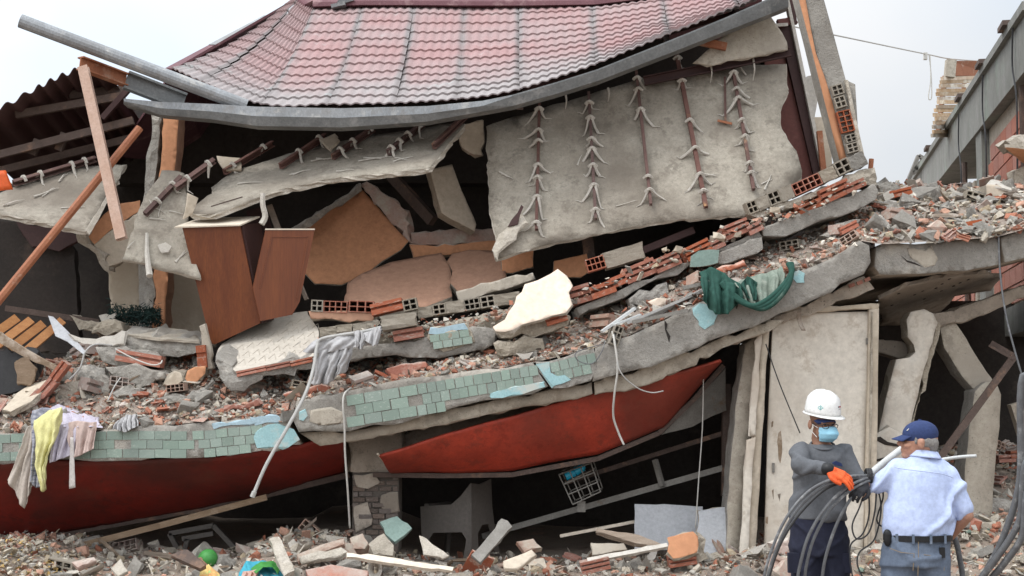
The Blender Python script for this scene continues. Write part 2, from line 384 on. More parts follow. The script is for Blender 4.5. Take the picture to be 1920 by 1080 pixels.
# ================================================================ house shell: the walls still standing in the dark
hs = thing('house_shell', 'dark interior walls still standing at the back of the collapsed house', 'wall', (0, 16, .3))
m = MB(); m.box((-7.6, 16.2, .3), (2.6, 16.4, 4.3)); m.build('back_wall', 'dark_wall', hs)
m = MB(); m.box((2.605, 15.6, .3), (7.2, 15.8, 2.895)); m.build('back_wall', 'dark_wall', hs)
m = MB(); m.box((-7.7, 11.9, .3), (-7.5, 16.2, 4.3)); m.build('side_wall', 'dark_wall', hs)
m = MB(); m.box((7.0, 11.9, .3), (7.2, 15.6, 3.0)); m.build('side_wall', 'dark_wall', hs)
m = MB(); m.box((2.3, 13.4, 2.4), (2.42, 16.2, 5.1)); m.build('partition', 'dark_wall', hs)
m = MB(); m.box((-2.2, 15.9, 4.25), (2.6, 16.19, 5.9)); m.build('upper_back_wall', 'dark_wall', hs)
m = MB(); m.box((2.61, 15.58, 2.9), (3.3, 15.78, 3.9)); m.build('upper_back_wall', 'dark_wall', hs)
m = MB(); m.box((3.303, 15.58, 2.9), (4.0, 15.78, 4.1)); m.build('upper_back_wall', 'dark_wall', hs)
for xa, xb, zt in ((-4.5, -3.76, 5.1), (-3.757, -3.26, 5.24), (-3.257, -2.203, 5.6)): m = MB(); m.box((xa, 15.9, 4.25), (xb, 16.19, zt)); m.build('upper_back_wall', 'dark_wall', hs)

# ================================================================ tin-tile roof
LAPB = [(322, 131, 13.15), (377, 156, 12.85), (490, 199, 12.45), (615, 199, 12.4), (741, 197, 12.4), (857, 190, 12.4), (975, 170, 12.45), (1117, 124, 12.55), (1258, 66, 12.7), (1400, 8, 12.85), (1478, -24, 12.95)]
LAPT = [(548, 0, 15.75), (566, -8, 15.9), (590, 14, 15.75), (681, 11, 15.75), (776, 11, 15.75), (871, 12, 15.7), (974, 12, 15.7), (1112, 10, 15.6), (1243, -5, 15.6), (1372, -32, 15.7), (1440, -50, 15.8)]
LB = [P(*p) for p in LAPB]; LT = [P(*p) for p in LAPT]
roof = thing('tile_roof', 'sagging pink-red sheet metal tile roof with grey dust on the collapsed house', 'roof', cen(LB))
def roof_sheet(i):
    a, b, c, d = LB[i], LB[i+1], LT[i], LT[i+1]
    bm0 = LB[max(i-1, 0)]; bm1 = LB[min(i+2, len(LB)-1)]
    nrm = (b - a).cross(c - a).normalized()
    if nrm.z < 0: nrm = -nrm
    wid = (b - a).length; nw = max(2, round(wid / .093)); rows = 12
    nu, nvr = nw * 8, 5
    g = []; colr = []
    for r in range(rows):
        for k in range(nvr + 1):
            t = (r + k / nvr) / rows
            for j in range(nu + 1):
                u = j / nu
                bt = a.lerp(b, u); tp = c.lerp(d, u)
                # smooth the eave line through neighbouring laps
                q = crom1(bm0, a, b, bm1, u); p = q.lerp(tp, t)
                p -= V((0, 0, 1)) * .10 * math.sin(math.pi * t) * (1 + .3 * math.sin(i * 1.7))
                w_ = math.cos(2 * math.pi * nw * u + math.pi)
                h = .015 * (w_ * .5 + .5) ** .8 + .019 * (1 - k / nvr)
                h += .010 * noise.noise(p * 3) + (.006 if u < .03 else 0)
                g.append(p + nrm * h + V((random.uniform(-1, 1), 0, random.uniform(-1, 1))) * .0012)
                dust = sst(.42, .0, t) * .85 + .22 + .40 * noise.noise(p * 1.3) + .12 * noise.noise(p * 5)
                dust += 1.0 * math.exp(-((min(u, 1 - u) * wid) / .05) ** 2) * (.6 + .5 * noise.noise(p * 2.3))
                dust += .12 * (1 - (w_ * .5 + .5)) - .05
                dust = max(0, min(1, dust)); dk = 1 - .25 * math.exp(-((min(u, 1 - u) * wid) / .05) ** 2)
                colr.append(((.94 - dust * .04) * dk, (.94 + dust * .36) * dk, (.94 + dust * .37) * dk, 1))
    W = nu + 1; fs = []
    RR = rows * (nvr + 1)
    for j in range(RR - 1):
        for k in range(nu): fs.append((j*W + k, j*W + k + 1, (j+1)*W + k + 1, (j+1)*W + k))
    n0 = len(g); g2 = g + [p - nrm * .012 for p in (g[0:W] + g[(RR-1)*W:])]
    for k in range(nu):
        fs.append((k, n0 + k, n0 + k + 1, k + 1)); q = (RR-1)*W
        fs.append((q + k, q + k + 1, n0 + W + k + 1, n0 + W + k))
    o = mk('roof_sheet', g2, fs, 'roof', roof, smooth=False)
    at = o.data.color_attributes.new('piece', 'FLOAT_COLOR', 'POINT')
    cc = colr + [(1, 1.2, 1.2, 1)] * (2 * W)
    at.data.foreach_set('color', [x for c_ in cc for x in c_])
def crom1(a, b, c, d, t): return .5 * ((2*b) + (c-a)*t + (2*a-5*b+4*c-d)*t*t + (3*b-a-3*c+d)*t*t*t)
for i in range(len(LB) - 1): roof_sheet(i)
# rear slope that closes the roof behind the ridge
rv = []
for p in LT: rv += [p + V((0, .02, .02)), V((p.x, 19.2, p.z - 1.9))]
mk('rear_slope', rv + [p - V((0, 0, .03)) for p in rv], [(2*i, 2*i+2, 2*i+3, 2*i+1) for i in range(len(LT)-1)], 'roof_cap', roof)
lv = [LB[0], LT[0], LT[0] + V((-1.2, 1.5, -1.6)), LB[0] + V((-.9, 1.4, -.55))]
mk('hip_slope', lv + [p - V((0, 0, .03)) for p in lv], [(0, 1, 2, 3), (7, 6, 5, 4), (0, 4, 5, 1), (1, 5, 6, 2), (2, 6, 7, 3), (3, 7, 4, 0)], 'roof_cap', roof)
m = MB()
rc = [p + V((0, -.02, .03)) for p in LT[1:]]
for i in range(len(rc) - 1):
    m.prof(rc[i], rc[i+1] + (rc[i+1] - rc[i]).normalized() * .03, [(-.16, -.07), (-.15, -.02), (-.07, .05), (0, .075), (.07, .05), (.15, -.02), (.16, -.07)], m=0)
m.build('ridge_cap', 'roof_cap', roof)
m = MB(); m.bar(P(400, 86, 14.3), P(503, 31, 15.4), .10, .03, (0, -.3, 1)); m.build('hip_flashing', 'galvanized', roof)
m = MB(); m.bar(P(318, 131, 13.2), P(405, 84, 14.4), .09, .03, (0, -.3, 1)); m.build('hip_flashing', 'roof_cap', roof)
m = MB(); m.bar(P(622, 14, 15.55), P(648, 8, 15.55), .12, .04); m.bar(P(634, 6, 15.55), P(662, -2, 15.6), .09, .05); m.build('broken_cap_piece', 'fascia_metal', roof)
# gutter box along the eave: upper lip, face and underside
FT = [(232, 186, 12.35), (300, 192, 12.3), (400, 196, 12.25), (480, 201, 12.2), (640, 204, 12.2), (800, 200, 12.2), (905, 190, 12.2), (960, 179, 12.2), (1040, 156, 12.25), (1120, 131, 12.35), (1250, 79, 12.48), (1360, 34, 12.6), (1478, -18, 12.72)]
FH = [8, 22, 27, 34, 34, 27, 18, 19, 20, 20, 22, 24, 30]
vs = []; fs = []; mi = []
for (x, y, Y), h in zip(FT, FH):
    a = P(x, y, Y); b = P(x, y + h * (.52 if x < 930 else .12), Y - .012); c = P(x, y + h, Y + .02)
    vs += [a + V((0, .30, -.03)), a, b + V((0, .012, 0)), b, c, c + V((0, .14, -.005))]
for i in range(len(FT) - 1):
    for k in range(5):
        fs.append((i*6 + k, (i+1)*6 + k, (i+1)*6 + k + 1, i*6 + k + 1)); mi.append(1 if k < 2 and i < 7 else 0)
o = mk('eave_gutter', vs, fs, ['fascia_metal', 'galvanized'], roof, midx=mi)
o.modifiers.new('t', 'SOLIDIFY').thickness = .006
# purlins and rafters below the sheets
m = MB(); m.prof(P(1208, 152, 13.0), P(1482, 97, 13.0), CH(.05, .085, .008)); m.build('purlin', 'dark_maroon', roof)
for i in range(2, len(LB) - 1):
    m = MB(); m.bar(LB[i] + V((0, .3, -.06)), LT[i] + V((0, 0, -.30)), .06, .10); m.build('rafter', 'dark_steel', roof)
for t in (.25, .6):
    m = MB()
    for i in range(2, len(LB) - 1): m.bar(LB[i].lerp(LT[i], t) + V((0, 0, -.24)), LB[i+1].lerp(LT[i+1], t) + V((0, 0, -.24)), .05, .05)
    m.build('purlin', 'dark_maroon', roof)
tag(plate('soffit_board', [(1385, 40), (1445, 30), (1468, 62), (1478, 94), (1430, 104), (1330, 124), (1300, 118)], Pl((1400, 60, 12.95), (1470, 90, 12.95), (1400, 120, 12.9)), .03, 'plaster', 'plaster_edge', roof, jag=.01), None, None)
m = MB(); m.bar(P(1305, 76, 12.85), P(1362, 88, 12.85), .05, .07); m.build('batten', 'rust_steel', roof)

# ================================================================ annex roof at left, seen from below
an = thing('annex_roof', 'dark rusty corrugated roof seen from below at the left edge', 'roof', P(60, 170, 12.6))
AL = [(-90, 228), (0, 203), (62, 168), (104, 146), (148, 128), (200, 128)]
def an_fn(u, v):
    k = u * (len(AL) - 1); i = min(int(k), len(AL) - 2); t = k - i
    x = AL[i][0] + (AL[i+1][0] - AL[i][0]) * t; y = AL[i][1] + (AL[i+1][1] - AL[i][1]) * t
    p = P(x, y, 12.7); q = V((p.x * 1.05 - .1, 16.15, p.z - .25))
    r = p.lerp(q, v); r.z += .025 * math.sin(u * 60); return r
sheet('corrugated_sheet', an_fn, 120, 6, 'dark_maroon', .006, an)
for (a, b) in (((-40, 300, 13.0), (250, 226, 13.0)), ((-40, 330, 13.6), (250, 258, 13.8)), ((30, 215, 13.0), (230, 180, 13.0)), ((130, 178, 13.2), (250, 165, 13.4)), ((60, 290, 13.1), (72, 262, 13.1)), ((110, 282, 13.1), (122, 250, 13.1))):
    m = MB(); m.bar(P(*a), P(*b), .05, .07); m.build('rafter', 'dark_steel', an)
m = MB(); m.bar(P(192, 222, 12.9), P(243, 165, 12.9), .05, .05); m.build('brace', 'dark_maroon', an)

# ================================================================ broken first-floor slab
SLAB = 11.5
DIRB = (0, 1, .0)
def slab(name, label, out, Y=SLAB, deep=3.6, mat='concrete', dirv=DIRB, cat='slab', jag=.016):
    o = plate(name, out, Y, deep, mat, 'soffit', None, jag, .09, dirv)
    return tag(o, label, cat)
sL = slab('floor_slab', 'left end of the broken floor slab faced with green tiles', [(-160, 818), (0, 812), (200, 806), (395, 790), (480, 784), (540, 792), (562, 832), (490, 846), (380, 858), (180, 864), (-160, 868)], deep=4.2)
sM = slab('floor_slab', 'sloping middle floor slab with green tile band above the brick pier', [(556, 752), (600, 741), (650, 735), (850, 702), (1000, 680), (1012, 704), (1028, 724), (1000, 737), (800, 777), (655, 808), (560, 812), (551, 790)], deep=4.2)
sN = slab('floor_slab', 'short slab length with turquoise paint right of the crack in the tile band', [(1003, 679), (1060, 668), (1112, 653), (1118, 690), (1108, 716), (1035, 728), (1020, 708), (1008, 694)], deep=4.2)
sC = slab('floor_slab', 'bare concrete slab rising to the right below the green cloth', [(1115, 652), (1180, 628), (1310, 568), (1420, 545), (1480, 517), (1560, 484), (1612, 451), (1630, 462), (1632, 492), (1618, 516), (1560, 548), (1445, 596), (1310, 650), (1200, 692), (1112, 716)], deep=4.2)
sA = slab('floor_slab', 'straight pale concrete slab length above the white door', [(1642, 466), (1652, 458), (1760, 455), (1868, 445), (1874, 470), (1872, 496), (1780, 508), (1650, 514), (1640, 500)], Y=11.6, deep=4.0, jag=.012)
sB = slab('floor_slab', 'concrete slab end at the right edge bending upward', [(1876, 445), (1940, 424), (2080, 384), (2080, 440), (1940, 480), (1884, 494), (1878, 470)], Y=11.62, deep=4.0)
# plaster soffit band and beam below the middle slabs
o = plate('edge_beam', [(560, 812), (655, 809), (800, 778), (1000, 738), (1108, 717), (1112, 738), (1000, 760), (850, 790), (700, 822), (600, 835)], 11.62, .25, 'plaster', 'soffit', sM, .012)
o = plate('edge_beam', [(1113, 717), (1200, 694), (1310, 652), (1445, 598), (1470, 600), (1440, 622), (1330, 672), (1200, 722), (1116, 742)], 11.62, .3, 'plaster', 'soffit', sC, .014)
plate('edge_beam', [(1445, 598), (1560, 550), (1618, 518), (1640, 540), (1560, 572), (1470, 606)], 11.75, .5, 'soffit', 'soffit', sC, .014)
for (x, y) in ((1597, 535), (1612, 530), (1626, 524)):
    m = MB(); m.bar(P(x - 5, y + 2, 11.72), P(x + 5, y - 2, 11.72), .02, .03); m.build('brick_chip', 'brick', sC)

# facing tiles, each its own
def unit_box(name, mat, bev=.0):
    m = MB(); m.box((-.5, -.5, -.5), (.5, .5, .5))
    me = bpy.data.meshes.new(name); me.from_pydata(m.v, [], m.f); me.materials.append(MT[mat]); return me
TILE = unit_box('tile', 'tile_green')
def tiles(par, pts, rows, hpx, wpx, Y, skip=lambda x, r: False, off=0):
    """Running-bond tiles below the polyline pts (photo pixels)."""
    def yat(x):
        for (a, b), (c, d) in zip(pts, pts[1:]):
            if a <= x <= c: return b + (d - b) * (x - a) / (c - a), math.atan2(d - b, c - a)
        return None
    for r in range(rows):
        x = pts[0][0] + (wpx / 2 if (r + off) % 2 else 0)
        while x + wpx / 2 < pts[-1][0]:
            q = yat(x + wpx / 2)
            if q and not skip(x + wpx / 2, r) and random.random() > .035:
                y, a = q
                c = P(x + wpx / 2 + random.uniform(-.6, .6), y + hpx * (r + .5) + random.uniform(-.5, .5), Y)
                s = Y / F
                inst('tile', TILE, c, (random.uniform(-.012, .012), a + random.uniform(-.01, .01), random.uniform(-.015, .015)), ((wpx - 1.2) * s, .008, (hpx - 1.2) * s), par)
            x += wpx
tiles(sL, [(-160, 820), (0, 814), (200, 808), (360, 808)], 3, 17, 30, SLAB - .003)
tiles(sL, [(361, 808), (395, 806), (478, 797), (500, 793)], 3, 17, 22, SLAB - .003, lambda x, r: x > 474 and r > 0)
tiles(sM, [(650, 742), (782, 720)], 3, 20, 33, SLAB - .003)
tiles(sM, [(783, 720), (850, 709), (1006, 684)], 3, 20, 17.4, SLAB - .003, lambda x, r: (r == 2 and x > 840))
tiles(sN, [(1032, 680), (1110, 662)], 2, 19, 17, SLAB - .003)
plate('paint_patch', [(480, 812), (520, 795), (545, 806), (555, 828), (540, 838), (482, 842)], SLAB - .012, .012, 'turquoise', None, sL, .02)
plate('paint_patch', [(398, 793), (470, 785), (482, 792), (470, 797), (400, 806)], SLAB - .012, .012, 'pale_blue', None, sL, .012)
plate('paint_patch', [(470, 785), (520, 780), (528, 790), (500, 793), (478, 797)], SLAB - .010, .01, 'pale_blue', None, sL, .012)
plate('paint_patch', [(920, 736), (1000, 720), (1018, 716), (1022, 724), (1000, 732), (960, 739), (922, 745)], SLAB - .012, .012, 'turquoise', None, sM, .014)
plate('paint_patch', [(1004, 682), (1030, 678), (1032, 700), (1060, 704), (1070, 712), (1036, 724), (1022, 708)], SLAB - .009, .009, 'turquoise', None, sN, .014)
plate('paint_patch', [(562, 775), (572, 768), (578, 778), (570, 790), (560, 788)], SLAB - .008, .008, 'turquoise', None, sM, .014)
plate('paint_patch', [(1302, 580), (1312, 568), (1322, 572), (1330, 580), (1345, 590), (1340, 606), (1324, 619), (1312, 614), (1310, 600), (1302, 592)], SLAB - .008, .008, 'turquoise', None, sC, .02)
plate('paint_patch', [(1486, 512), (1496, 505), (1510, 512), (1506, 530), (1494, 532), (1486, 522)], SLAB - .008, .008, 'turquoise', None, sC, .015)
plate('spalled_plaster', [(1700, 465), (1745, 462), (1758, 480), (1748, 498), (1720, 492), (1706, 480)], 11.6 - .006, .006, 'plaster', None, sA, .02)
plate('spalled_plaster', [(585, 770), (620, 765), (645, 775), (640, 795), (600, 798), (580, 790)], SLAB - .005, .005, 'plaster', None, sM, .02)

# ================================================================ upper pancaked slab of hollow bricks and concrete ribs
def upper(label, out, Y=11.9, deep=1.1, mat='concrete', jag=.015):
    return tag(plate('roof_slab', out, Y, deep, mat, 'concrete_broken', None, jag, .07, (0, 1, .02)), label, 'slab')
u1 = upper('upper concrete slab rib rising to the foot of the leaning column', [(1428, 428), (1500, 402), (1580, 372), (1640, 345), (1648, 358), (1644, 374), (1560, 408), (1475, 442), (1432, 442)])
u2 = upper('cracked concrete rib piece beside the flat green plate', [(1348, 474), (1398, 456), (1428, 446), (1431, 466), (1400, 480), (1352, 494), (1340, 488)], 11.86, .5)
u3 = upper('thin sagging concrete rib over the dark hollow', [(1080, 576), (1160, 545), (1240, 512), (1330, 472), (1420, 432), (1430, 444), (1345, 474), (1288, 500), (1272, 516), (1215, 530), (1172, 558), (1085, 592)], 11.92)
u4 = upper('long low concrete rib with a green tiled patch on its face', [(596, 646), (660, 648), (760, 640), (830, 628), (905, 612), (930, 618), (928, 646), (892, 656), (800, 670), (740, 664), (664, 676), (610, 680), (590, 668)], 11.8)
u5 = upper('ragged concrete rib behind the peach plaster plate', [(856, 545), (920, 528), (985, 515), (1000, 512), (1000, 524), (930, 546), (858, 566)], 12.25, .5, 'plaster')
tag(u5, None, None)
plate('plate_face', [(1294, 500), (1296, 480), (1310, 470), (1349, 469), (1346, 493), (1330, 497)], 11.83, .03, 'tile_back', 'plaster_edge', u2, .006)
plate('plaster_patch', [(800, 634), (806, 616), (873, 607), (884, 622), (892, 641), (832, 660), (815, 650)], 11.79, .02, 'mortar', 'mortar', u4, .012)
plate('paint_patch', [(804, 626), (808, 615), (870, 607), (877, 618), (840, 624)], 11.774, .012, 'pale_blue', None, u4, .008)
for r, (x0, y0, n) in enumerate(((806, 634, 4), (812, 647, 4))):
    for k in range(n):
        c = P(x0 + 9 + k * 18.5, y0 - k * 2.9, 11.768); inst('tile', TILE, c, (0, -.155, 0), (.077, .012, .058), u4)

# brick meshes ---------------------------------------------------------
def hollow_brick(name, nx, ny, mat, t=None):
    t = t or (.21 if mat == 'mortar' else .15)
    """Unit brick, holes through the front (-y)."""
    def lines(n):
        cw = (1 - t * (n + 1) / n) / n if n > 1 else 1 - 2 * t; ww = (1 - cw * n) / (n + 1); o = [0]
        for i in range(n): o += [o[-1] + ww, o[-1] + ww + cw]
        return [v - .5 for v in o + [1]]
    X, Z = lines(nx), lines(ny); m = MB()
    for i in range(len(X) - 1):
        for j in range(len(Z) - 1):
            a, b, c, d = X[i], X[i+1], Z[j], Z[j+1]
            if i % 2 and j % 2:
                y0, y1 = -.5, .45
                m.add([(a, y0, c), (b, y0, c), (b, y0, d), (a, y0, d), (a, y1, c), (b, y1, c), (b, y1, d), (a, y1, d)], [(0, 1, 5, 4), (1, 2, 6, 5), (2, 3, 7, 6), (3, 0, 4, 7), (4, 5, 6, 7)])
            else: m.add([(a, -.5, c), (b, -.5, c), (b, -.5, d), (a, -.5, d)], [(0, 1, 2, 3)])
    m.add([(-.5, -.5, -.5), (.5, -.5, -.5), (.5, -.5, .5), (-.5, -.5, .5), (-.5, .5, -.5), (.5, .5, -.5), (.5, .5, .5), (-.5, .5, .5)], [(0, 4, 5, 1), (1, 5, 6, 2), (2, 6, 7, 3), (3, 7, 4, 0), (4, 7, 6, 5)])
    me = bpy.data.meshes.new(name); me.from_pydata(m.v, [], m.f); me.materials.append(MT[mat]); return me
def ribbed_brick(name, mat, ribs=3):
    """Unit brick with long grooves on its front face."""
    pr = [(.5, -.5), (.5, .5)]
    z = .5; st = 1 / (ribs * 2 - .4)
    for k in range(ribs):
        pr += [(-.5, z), (-.5, z - st * 1.15)]
        z -= st * 1.15
        if k < ribs - 1:
            pr += [(-.30, z - st * .1), (-.30, z - st * .75)]; z -= st * .85
    pr[-1] = (-.5, -.5)
    n = len(pr); vs = [(-.5, y, q) for y, q in pr] + [(.5, y, q) for y, q in pr]
    fs = [(i, (i+1) % n, n + (i+1) % n, n + i) for i in range(n)] + [tuple(range(n)), tuple(range(n, 2*n))[::-1]]
    me = bpy.data.meshes.new(name); me.from_pydata(vs, [], fs)
    bm = bmesh.new(); bm.from_mesh(me); bmesh.ops.recalc_face_normals(bm, faces=bm.faces); bm.to_mesh(me); bm.free()
    me.materials.append(MT[mat]); return me
HB = {(nx, ny, mt): hollow_brick('hollow_brick', nx, ny, mt) for nx, ny, mt in ((2, 2, 'brick'), (3, 2, 'brick'), (5, 2, 'brick'), (4, 2, 'brick'), (2, 2, 'mortar'), (3, 2, 'mortar'), (4, 2, 'brick_dusty'), (2, 3, 'mortar'), (2, 4, 'brick'))}
RB = {k: ribbed_brick('ribbed_brick', 'brick', k) for k in (2, 3)}
def rough_block(name, mat, seed, am=.07, n=3):
    """A unit block with chipped edges and uneven faces."""
    bm = bmesh.new(); bmesh.ops.create_cube(bm, size=1); bmesh.ops.subdivide_edges(bm, edges=bm.edges[:], cuts=n, use_grid_fill=True)
    for v in bm.verts: v.co += noise.noise_vector(v.co * 2.3 + V((seed * 3.7, seed, 0))) * am + noise.noise_vector(v.co * 6 + V((seed, 0, seed))) * am * .5
    me = bpy.data.meshes.new(name); bm.to_mesh(me); bm.free(); me.materials.append(MT[mat]); return me
MBK = [rough_block('mortared_brick', 'mortar', i) for i in range(4)]
CBK = [rough_block('concrete_block', 'concrete_broken', 9 + i, .1) for i in range(4)]
def brick_at(me, a, b, hpx, Y, depth=.16, par=None, name='brick', yaw=0., **kw):
    """Brick whose lower edge runs from pixel a to pixel b, hpx tall in the photo."""
    A, B = P(*a, Y), P(*b, Y); d = B - A; wdt = d.length; h = hpx * Y / F
    ang = math.atan2(d.z, d.x); up = V((-math.sin(ang), 0, math.cos(ang)))
    c = (A + B) / 2 + up * h / 2 + V((0, depth / 2, 0))
    return inst(name, me, c, (random.uniform(-.04, .04), -ang, yaw + random.uniform(-.03, .03)), (wdt * .985, depth, h), par, **kw)
# red ribbed bricks embedded along the upper slab
for k, (a, b, h, r, p) in enumerate((((1590, 362), (1626, 346), 16, 2, u1), ((1548, 382), (1600, 358), 29, 3, u1), ((1500, 402), (1547, 382), 16, 2, u1), ((1408, 441), (1434, 428), 18, 2, u3), ((1362, 452), (1410, 432), 27, 3, u3),
        ((1332, 474), (1362, 460), 18, 2, u3), ((1292, 490), (1338, 468), 26, 3, u3), ((1234, 512), (1280, 492), 27, 3, u3), ((1178, 532), (1236, 508), 30, 3, u3), ((1112, 562), (1158, 546), 24, 2, u3), ((1072, 574), (1112, 562), 34, 3, u3), ((1150, 540), (1178, 528), 20, 2, u3))):
    brick_at(RB[r], a, b, h, 11.86 + .02 * (k % 3), .3, p, 'ribbed_brick')
# the course of wall bricks lying on the right part of the upper slab
wr = thing('brick_course', 'row of hollow wall bricks lying on the upper slab below the leaning column', 'bricks', P(1500, 360, 12.0))
for (a, b, h, key) in (((1406, 402), (1424, 395), 24, (2, 2, 'mortar')), ((1424, 396), (1446, 386), 24, None), ((1446, 387), (1468, 378), 26, (2, 2, 'mortar')), ((1468, 378), (1492, 368), 26, None), ((1492, 368), (1544, 344), 23, (5, 2, 'brick')), ((1545, 344), (1572, 331), 24, None), ((1573, 331), (1600, 318), 27, (2, 2, 'mortar')), ((1600, 320), (1629, 306), 27, 'w')):
    brick_at(MBK[random.randrange(4)] if key is None else (CBK[0] if key == 'w' else HB[key]), a, b, h, 11.98, .16, wr)
plate('mortar_bed', [(1400, 402), (1500, 370), (1600, 324), (1640, 312), (1644, 346), (1590, 352), (1500, 385), (1420, 410)], 12.0, .25, 'mortar', 'mortar', wr, .02)
# loose bricks and courses on the middle of the upper slab
mr = thing('brick_course', 'row of mortared hollow bricks broken open in front of the fallen orange wall', 'bricks', P(880, 580, 12.1))
for (a, b, h, key) in (((784, 597), (812, 592), 20, None), ((813, 592), (838, 588), 20, (2, 2, 'mortar')), ((838, 588), (872, 583), 22, None), ((872, 583), (902, 578), 22, (3, 2, 'mortar')), ((902, 579), (930, 574), 22, (2, 2, 'mortar')), ((930, 575), (977, 567), 22, None)):
    brick_at(MBK[random.randrange(4)] if key is None else HB[key], a, b, h, 12.05, .18, mr)
plate('mortar_bed', [(592, 658), (700, 628), (800, 606), (905, 590), (985, 572), (985, 604), (930, 622), (800, 646), (600, 664)], 12.02, .35, 'mortar', 'mortar', mr, .02)
mr2 = thing('brick_course', 'row of pale mortared bricks above the grey cloth', 'bricks', P(660, 610, 11.95))
for k, (a, b) in enumerate((((600, 632), (632, 628)), ((632, 628), (662, 624)), ((662, 624), (688, 620)), ((688, 620), (712, 617)))): brick_at(MBK[k], a, b, 17, 11.95, .2, mr2)
hb = thing('brick_wall_piece', 'tipped piece of hollow brick wall with its holes showing beside the wardrobe door', 'bricks', P(640, 590, 12.2))
for (a, b, key) in (((583, 583), (606, 584), (2, 2, 'mortar')), ((606, 584), (652, 586), (4, 2, 'brick')), ((652, 586), (700, 588), (3, 2, 'brick'))): brick_at(HB[key], a, b, 22, 12.15, .3, hb)
plate('plaster_underside', [(578, 583), (700, 588), (700, 606), (640, 602), (582, 598)], 12.16, .3, 'brown_wall', 'mortar', hb, .01)
brick_at(RB[2], (697, 592), (757, 578), 21, 12.0, .2, None, 'loose_brick', label='loose red brick with mortar on its ends left of the broken brick row', cat='brick')
brick_at(HB[(2, 2, 'mortar')], (757, 584), (784, 578), 22, 12.0, .2, None, 'loose_brick', label='pale hollow brick end with four holes above the white topped brick', cat='brick')
o = brick_at(MBK[1], (716, 621), (782, 611), 26, 11.72, .2, None, 'loose_brick', label='white topped mortared brick sitting on the low concrete rib', cat='brick')
brick_at(HB[(2, 3, 'mortar')], (706, 612), (718, 619), 22, 11.74, .1, o, 'brick_end')
brick_at(RB[2], (738, 641), (795, 631), 20, 11.76, .15, None, 'loose_brick', label='bright red grooved brick under the white topped brick', cat='brick')
brick_at(HB[(4, 2, 'brick')], (1104, 510), (1138, 500), 24, 12.05, .18, None, 'loose_brick', label='red hollow brick with eight holes below the hanging ceiling sheet', cat='brick')
brick_at(MBK[2], (1138, 503), (1212, 482), 30, 12.05, .22, None, 'mortared_block', label='pale mortared block next to the red hollow brick under the hanging ceiling sheet', cat='block')
# ================================================================ ceiling sheets with battens tied on by fibre wads
def ties(par, pl, a, b, n, rise, spread=.055, drop=.075, side=None):
    """Fibre wads that tie a batten (pixel a to pixel b, rise above the sheet) to the sheet."""
    A, B = pl.off(*a, rise), pl.off(*b, rise); d = (B - A).normalized(); sd = d.cross(pl.n).normalized()
    for k in range(n):
        if random.random() < .08: continue
        g = random.uniform(.55, 1.35)
        t = (k + .5 + random.uniform(-.3, .3)) / n; p = A.lerp(B, t) + pl.n * .028
        m = MB()
        m.tube([p - sd * .036 - pl.n * .025, p + pl.n * .012, p + sd * .036 - pl.n * .025], .016, 5, sub=3)
        for s in (-1, 1):
            if random.random() < .16: continue
            sp = spread * g * random.uniform(.5, 1.6); dr = drop * g * random.uniform(.2, 1.4) * (1 if side is None else side)
            foot = p + sd * s * sp - d * dr; foot = foot - pl.n * ((foot - pl.o).dot(pl.n) - .002)
            mid = p.lerp(foot, .55) - pl.n * .008 + nz(p, 5, k) * .008
            m.tube([p + sd * s * .012, mid, foot], .012 + .006 * random.random(), 5, sub=3, r1=random.uniform(.006, .016))
            if random.random() < .75:
                f2 = foot + sd * s * random.uniform(.02, .07) - d * random.uniform(-.03, .04); m.tube([foot, foot.lerp(f2, .5) + pl.n * .005, f2 - pl.n * .001], .008, 4, r1=.002)
                f3 = p + sd * s * sp * .6 - d * dr * random.uniform(.2, .6); f3 -= pl.n * ((f3 - pl.o).dot(pl.n) - .002); m.tube([p, f3], .006, 4, r1=.004)
        m.build('fiber_tie', 'fiber', LASTB[0])
LASTB = [None]
def batten(par, pl, a, b, rise, w_=.042, h=.05, mat='batten'):
    m = MB(); m.prof(pl.off(*a, rise), pl.off(*b, rise), CH(w_, h, .008), pl.n); LASTB[0] = m.build('batten', mat, par)
def warped(name, out, pl, thick, mat, emat, par=None, amp=.012, **kw): return plate(name, out, pl, thick, mat, emat, par, **kw)
def wads(par, pl, pts):
    for (x, y, r) in pts:                         # torn strands lying on the sheet
        m = MB(); q = pl.off(x, y, .004); u = (pl.at(x + 10, y) - pl.at(x, y)).normalized()
        for k in range(random.randint(1, 2)):
            a = random.gauss(.3, .7); d = (u * math.cos(a) + pl.n.cross(u) * math.sin(a)) * r * .010 * random.uniform(.6, 1.5)
            q = q + nz(q, 30, k) * .03; q -= pl.n * ((q - pl.o).dot(pl.n) - .008)
            m.tube([q - d, q - d * .4 + pl.n * .004 + nz(q, 9, 1) * .012, q + d * .3 + pl.n * .006 + nz(q, 9, 2) * .012, q + d * random.uniform(.6, 1.1)], .004 + .006 * random.random(), 5, sub=3, r1=.002)
        m.build('fiber_wad', 'fiber', par)

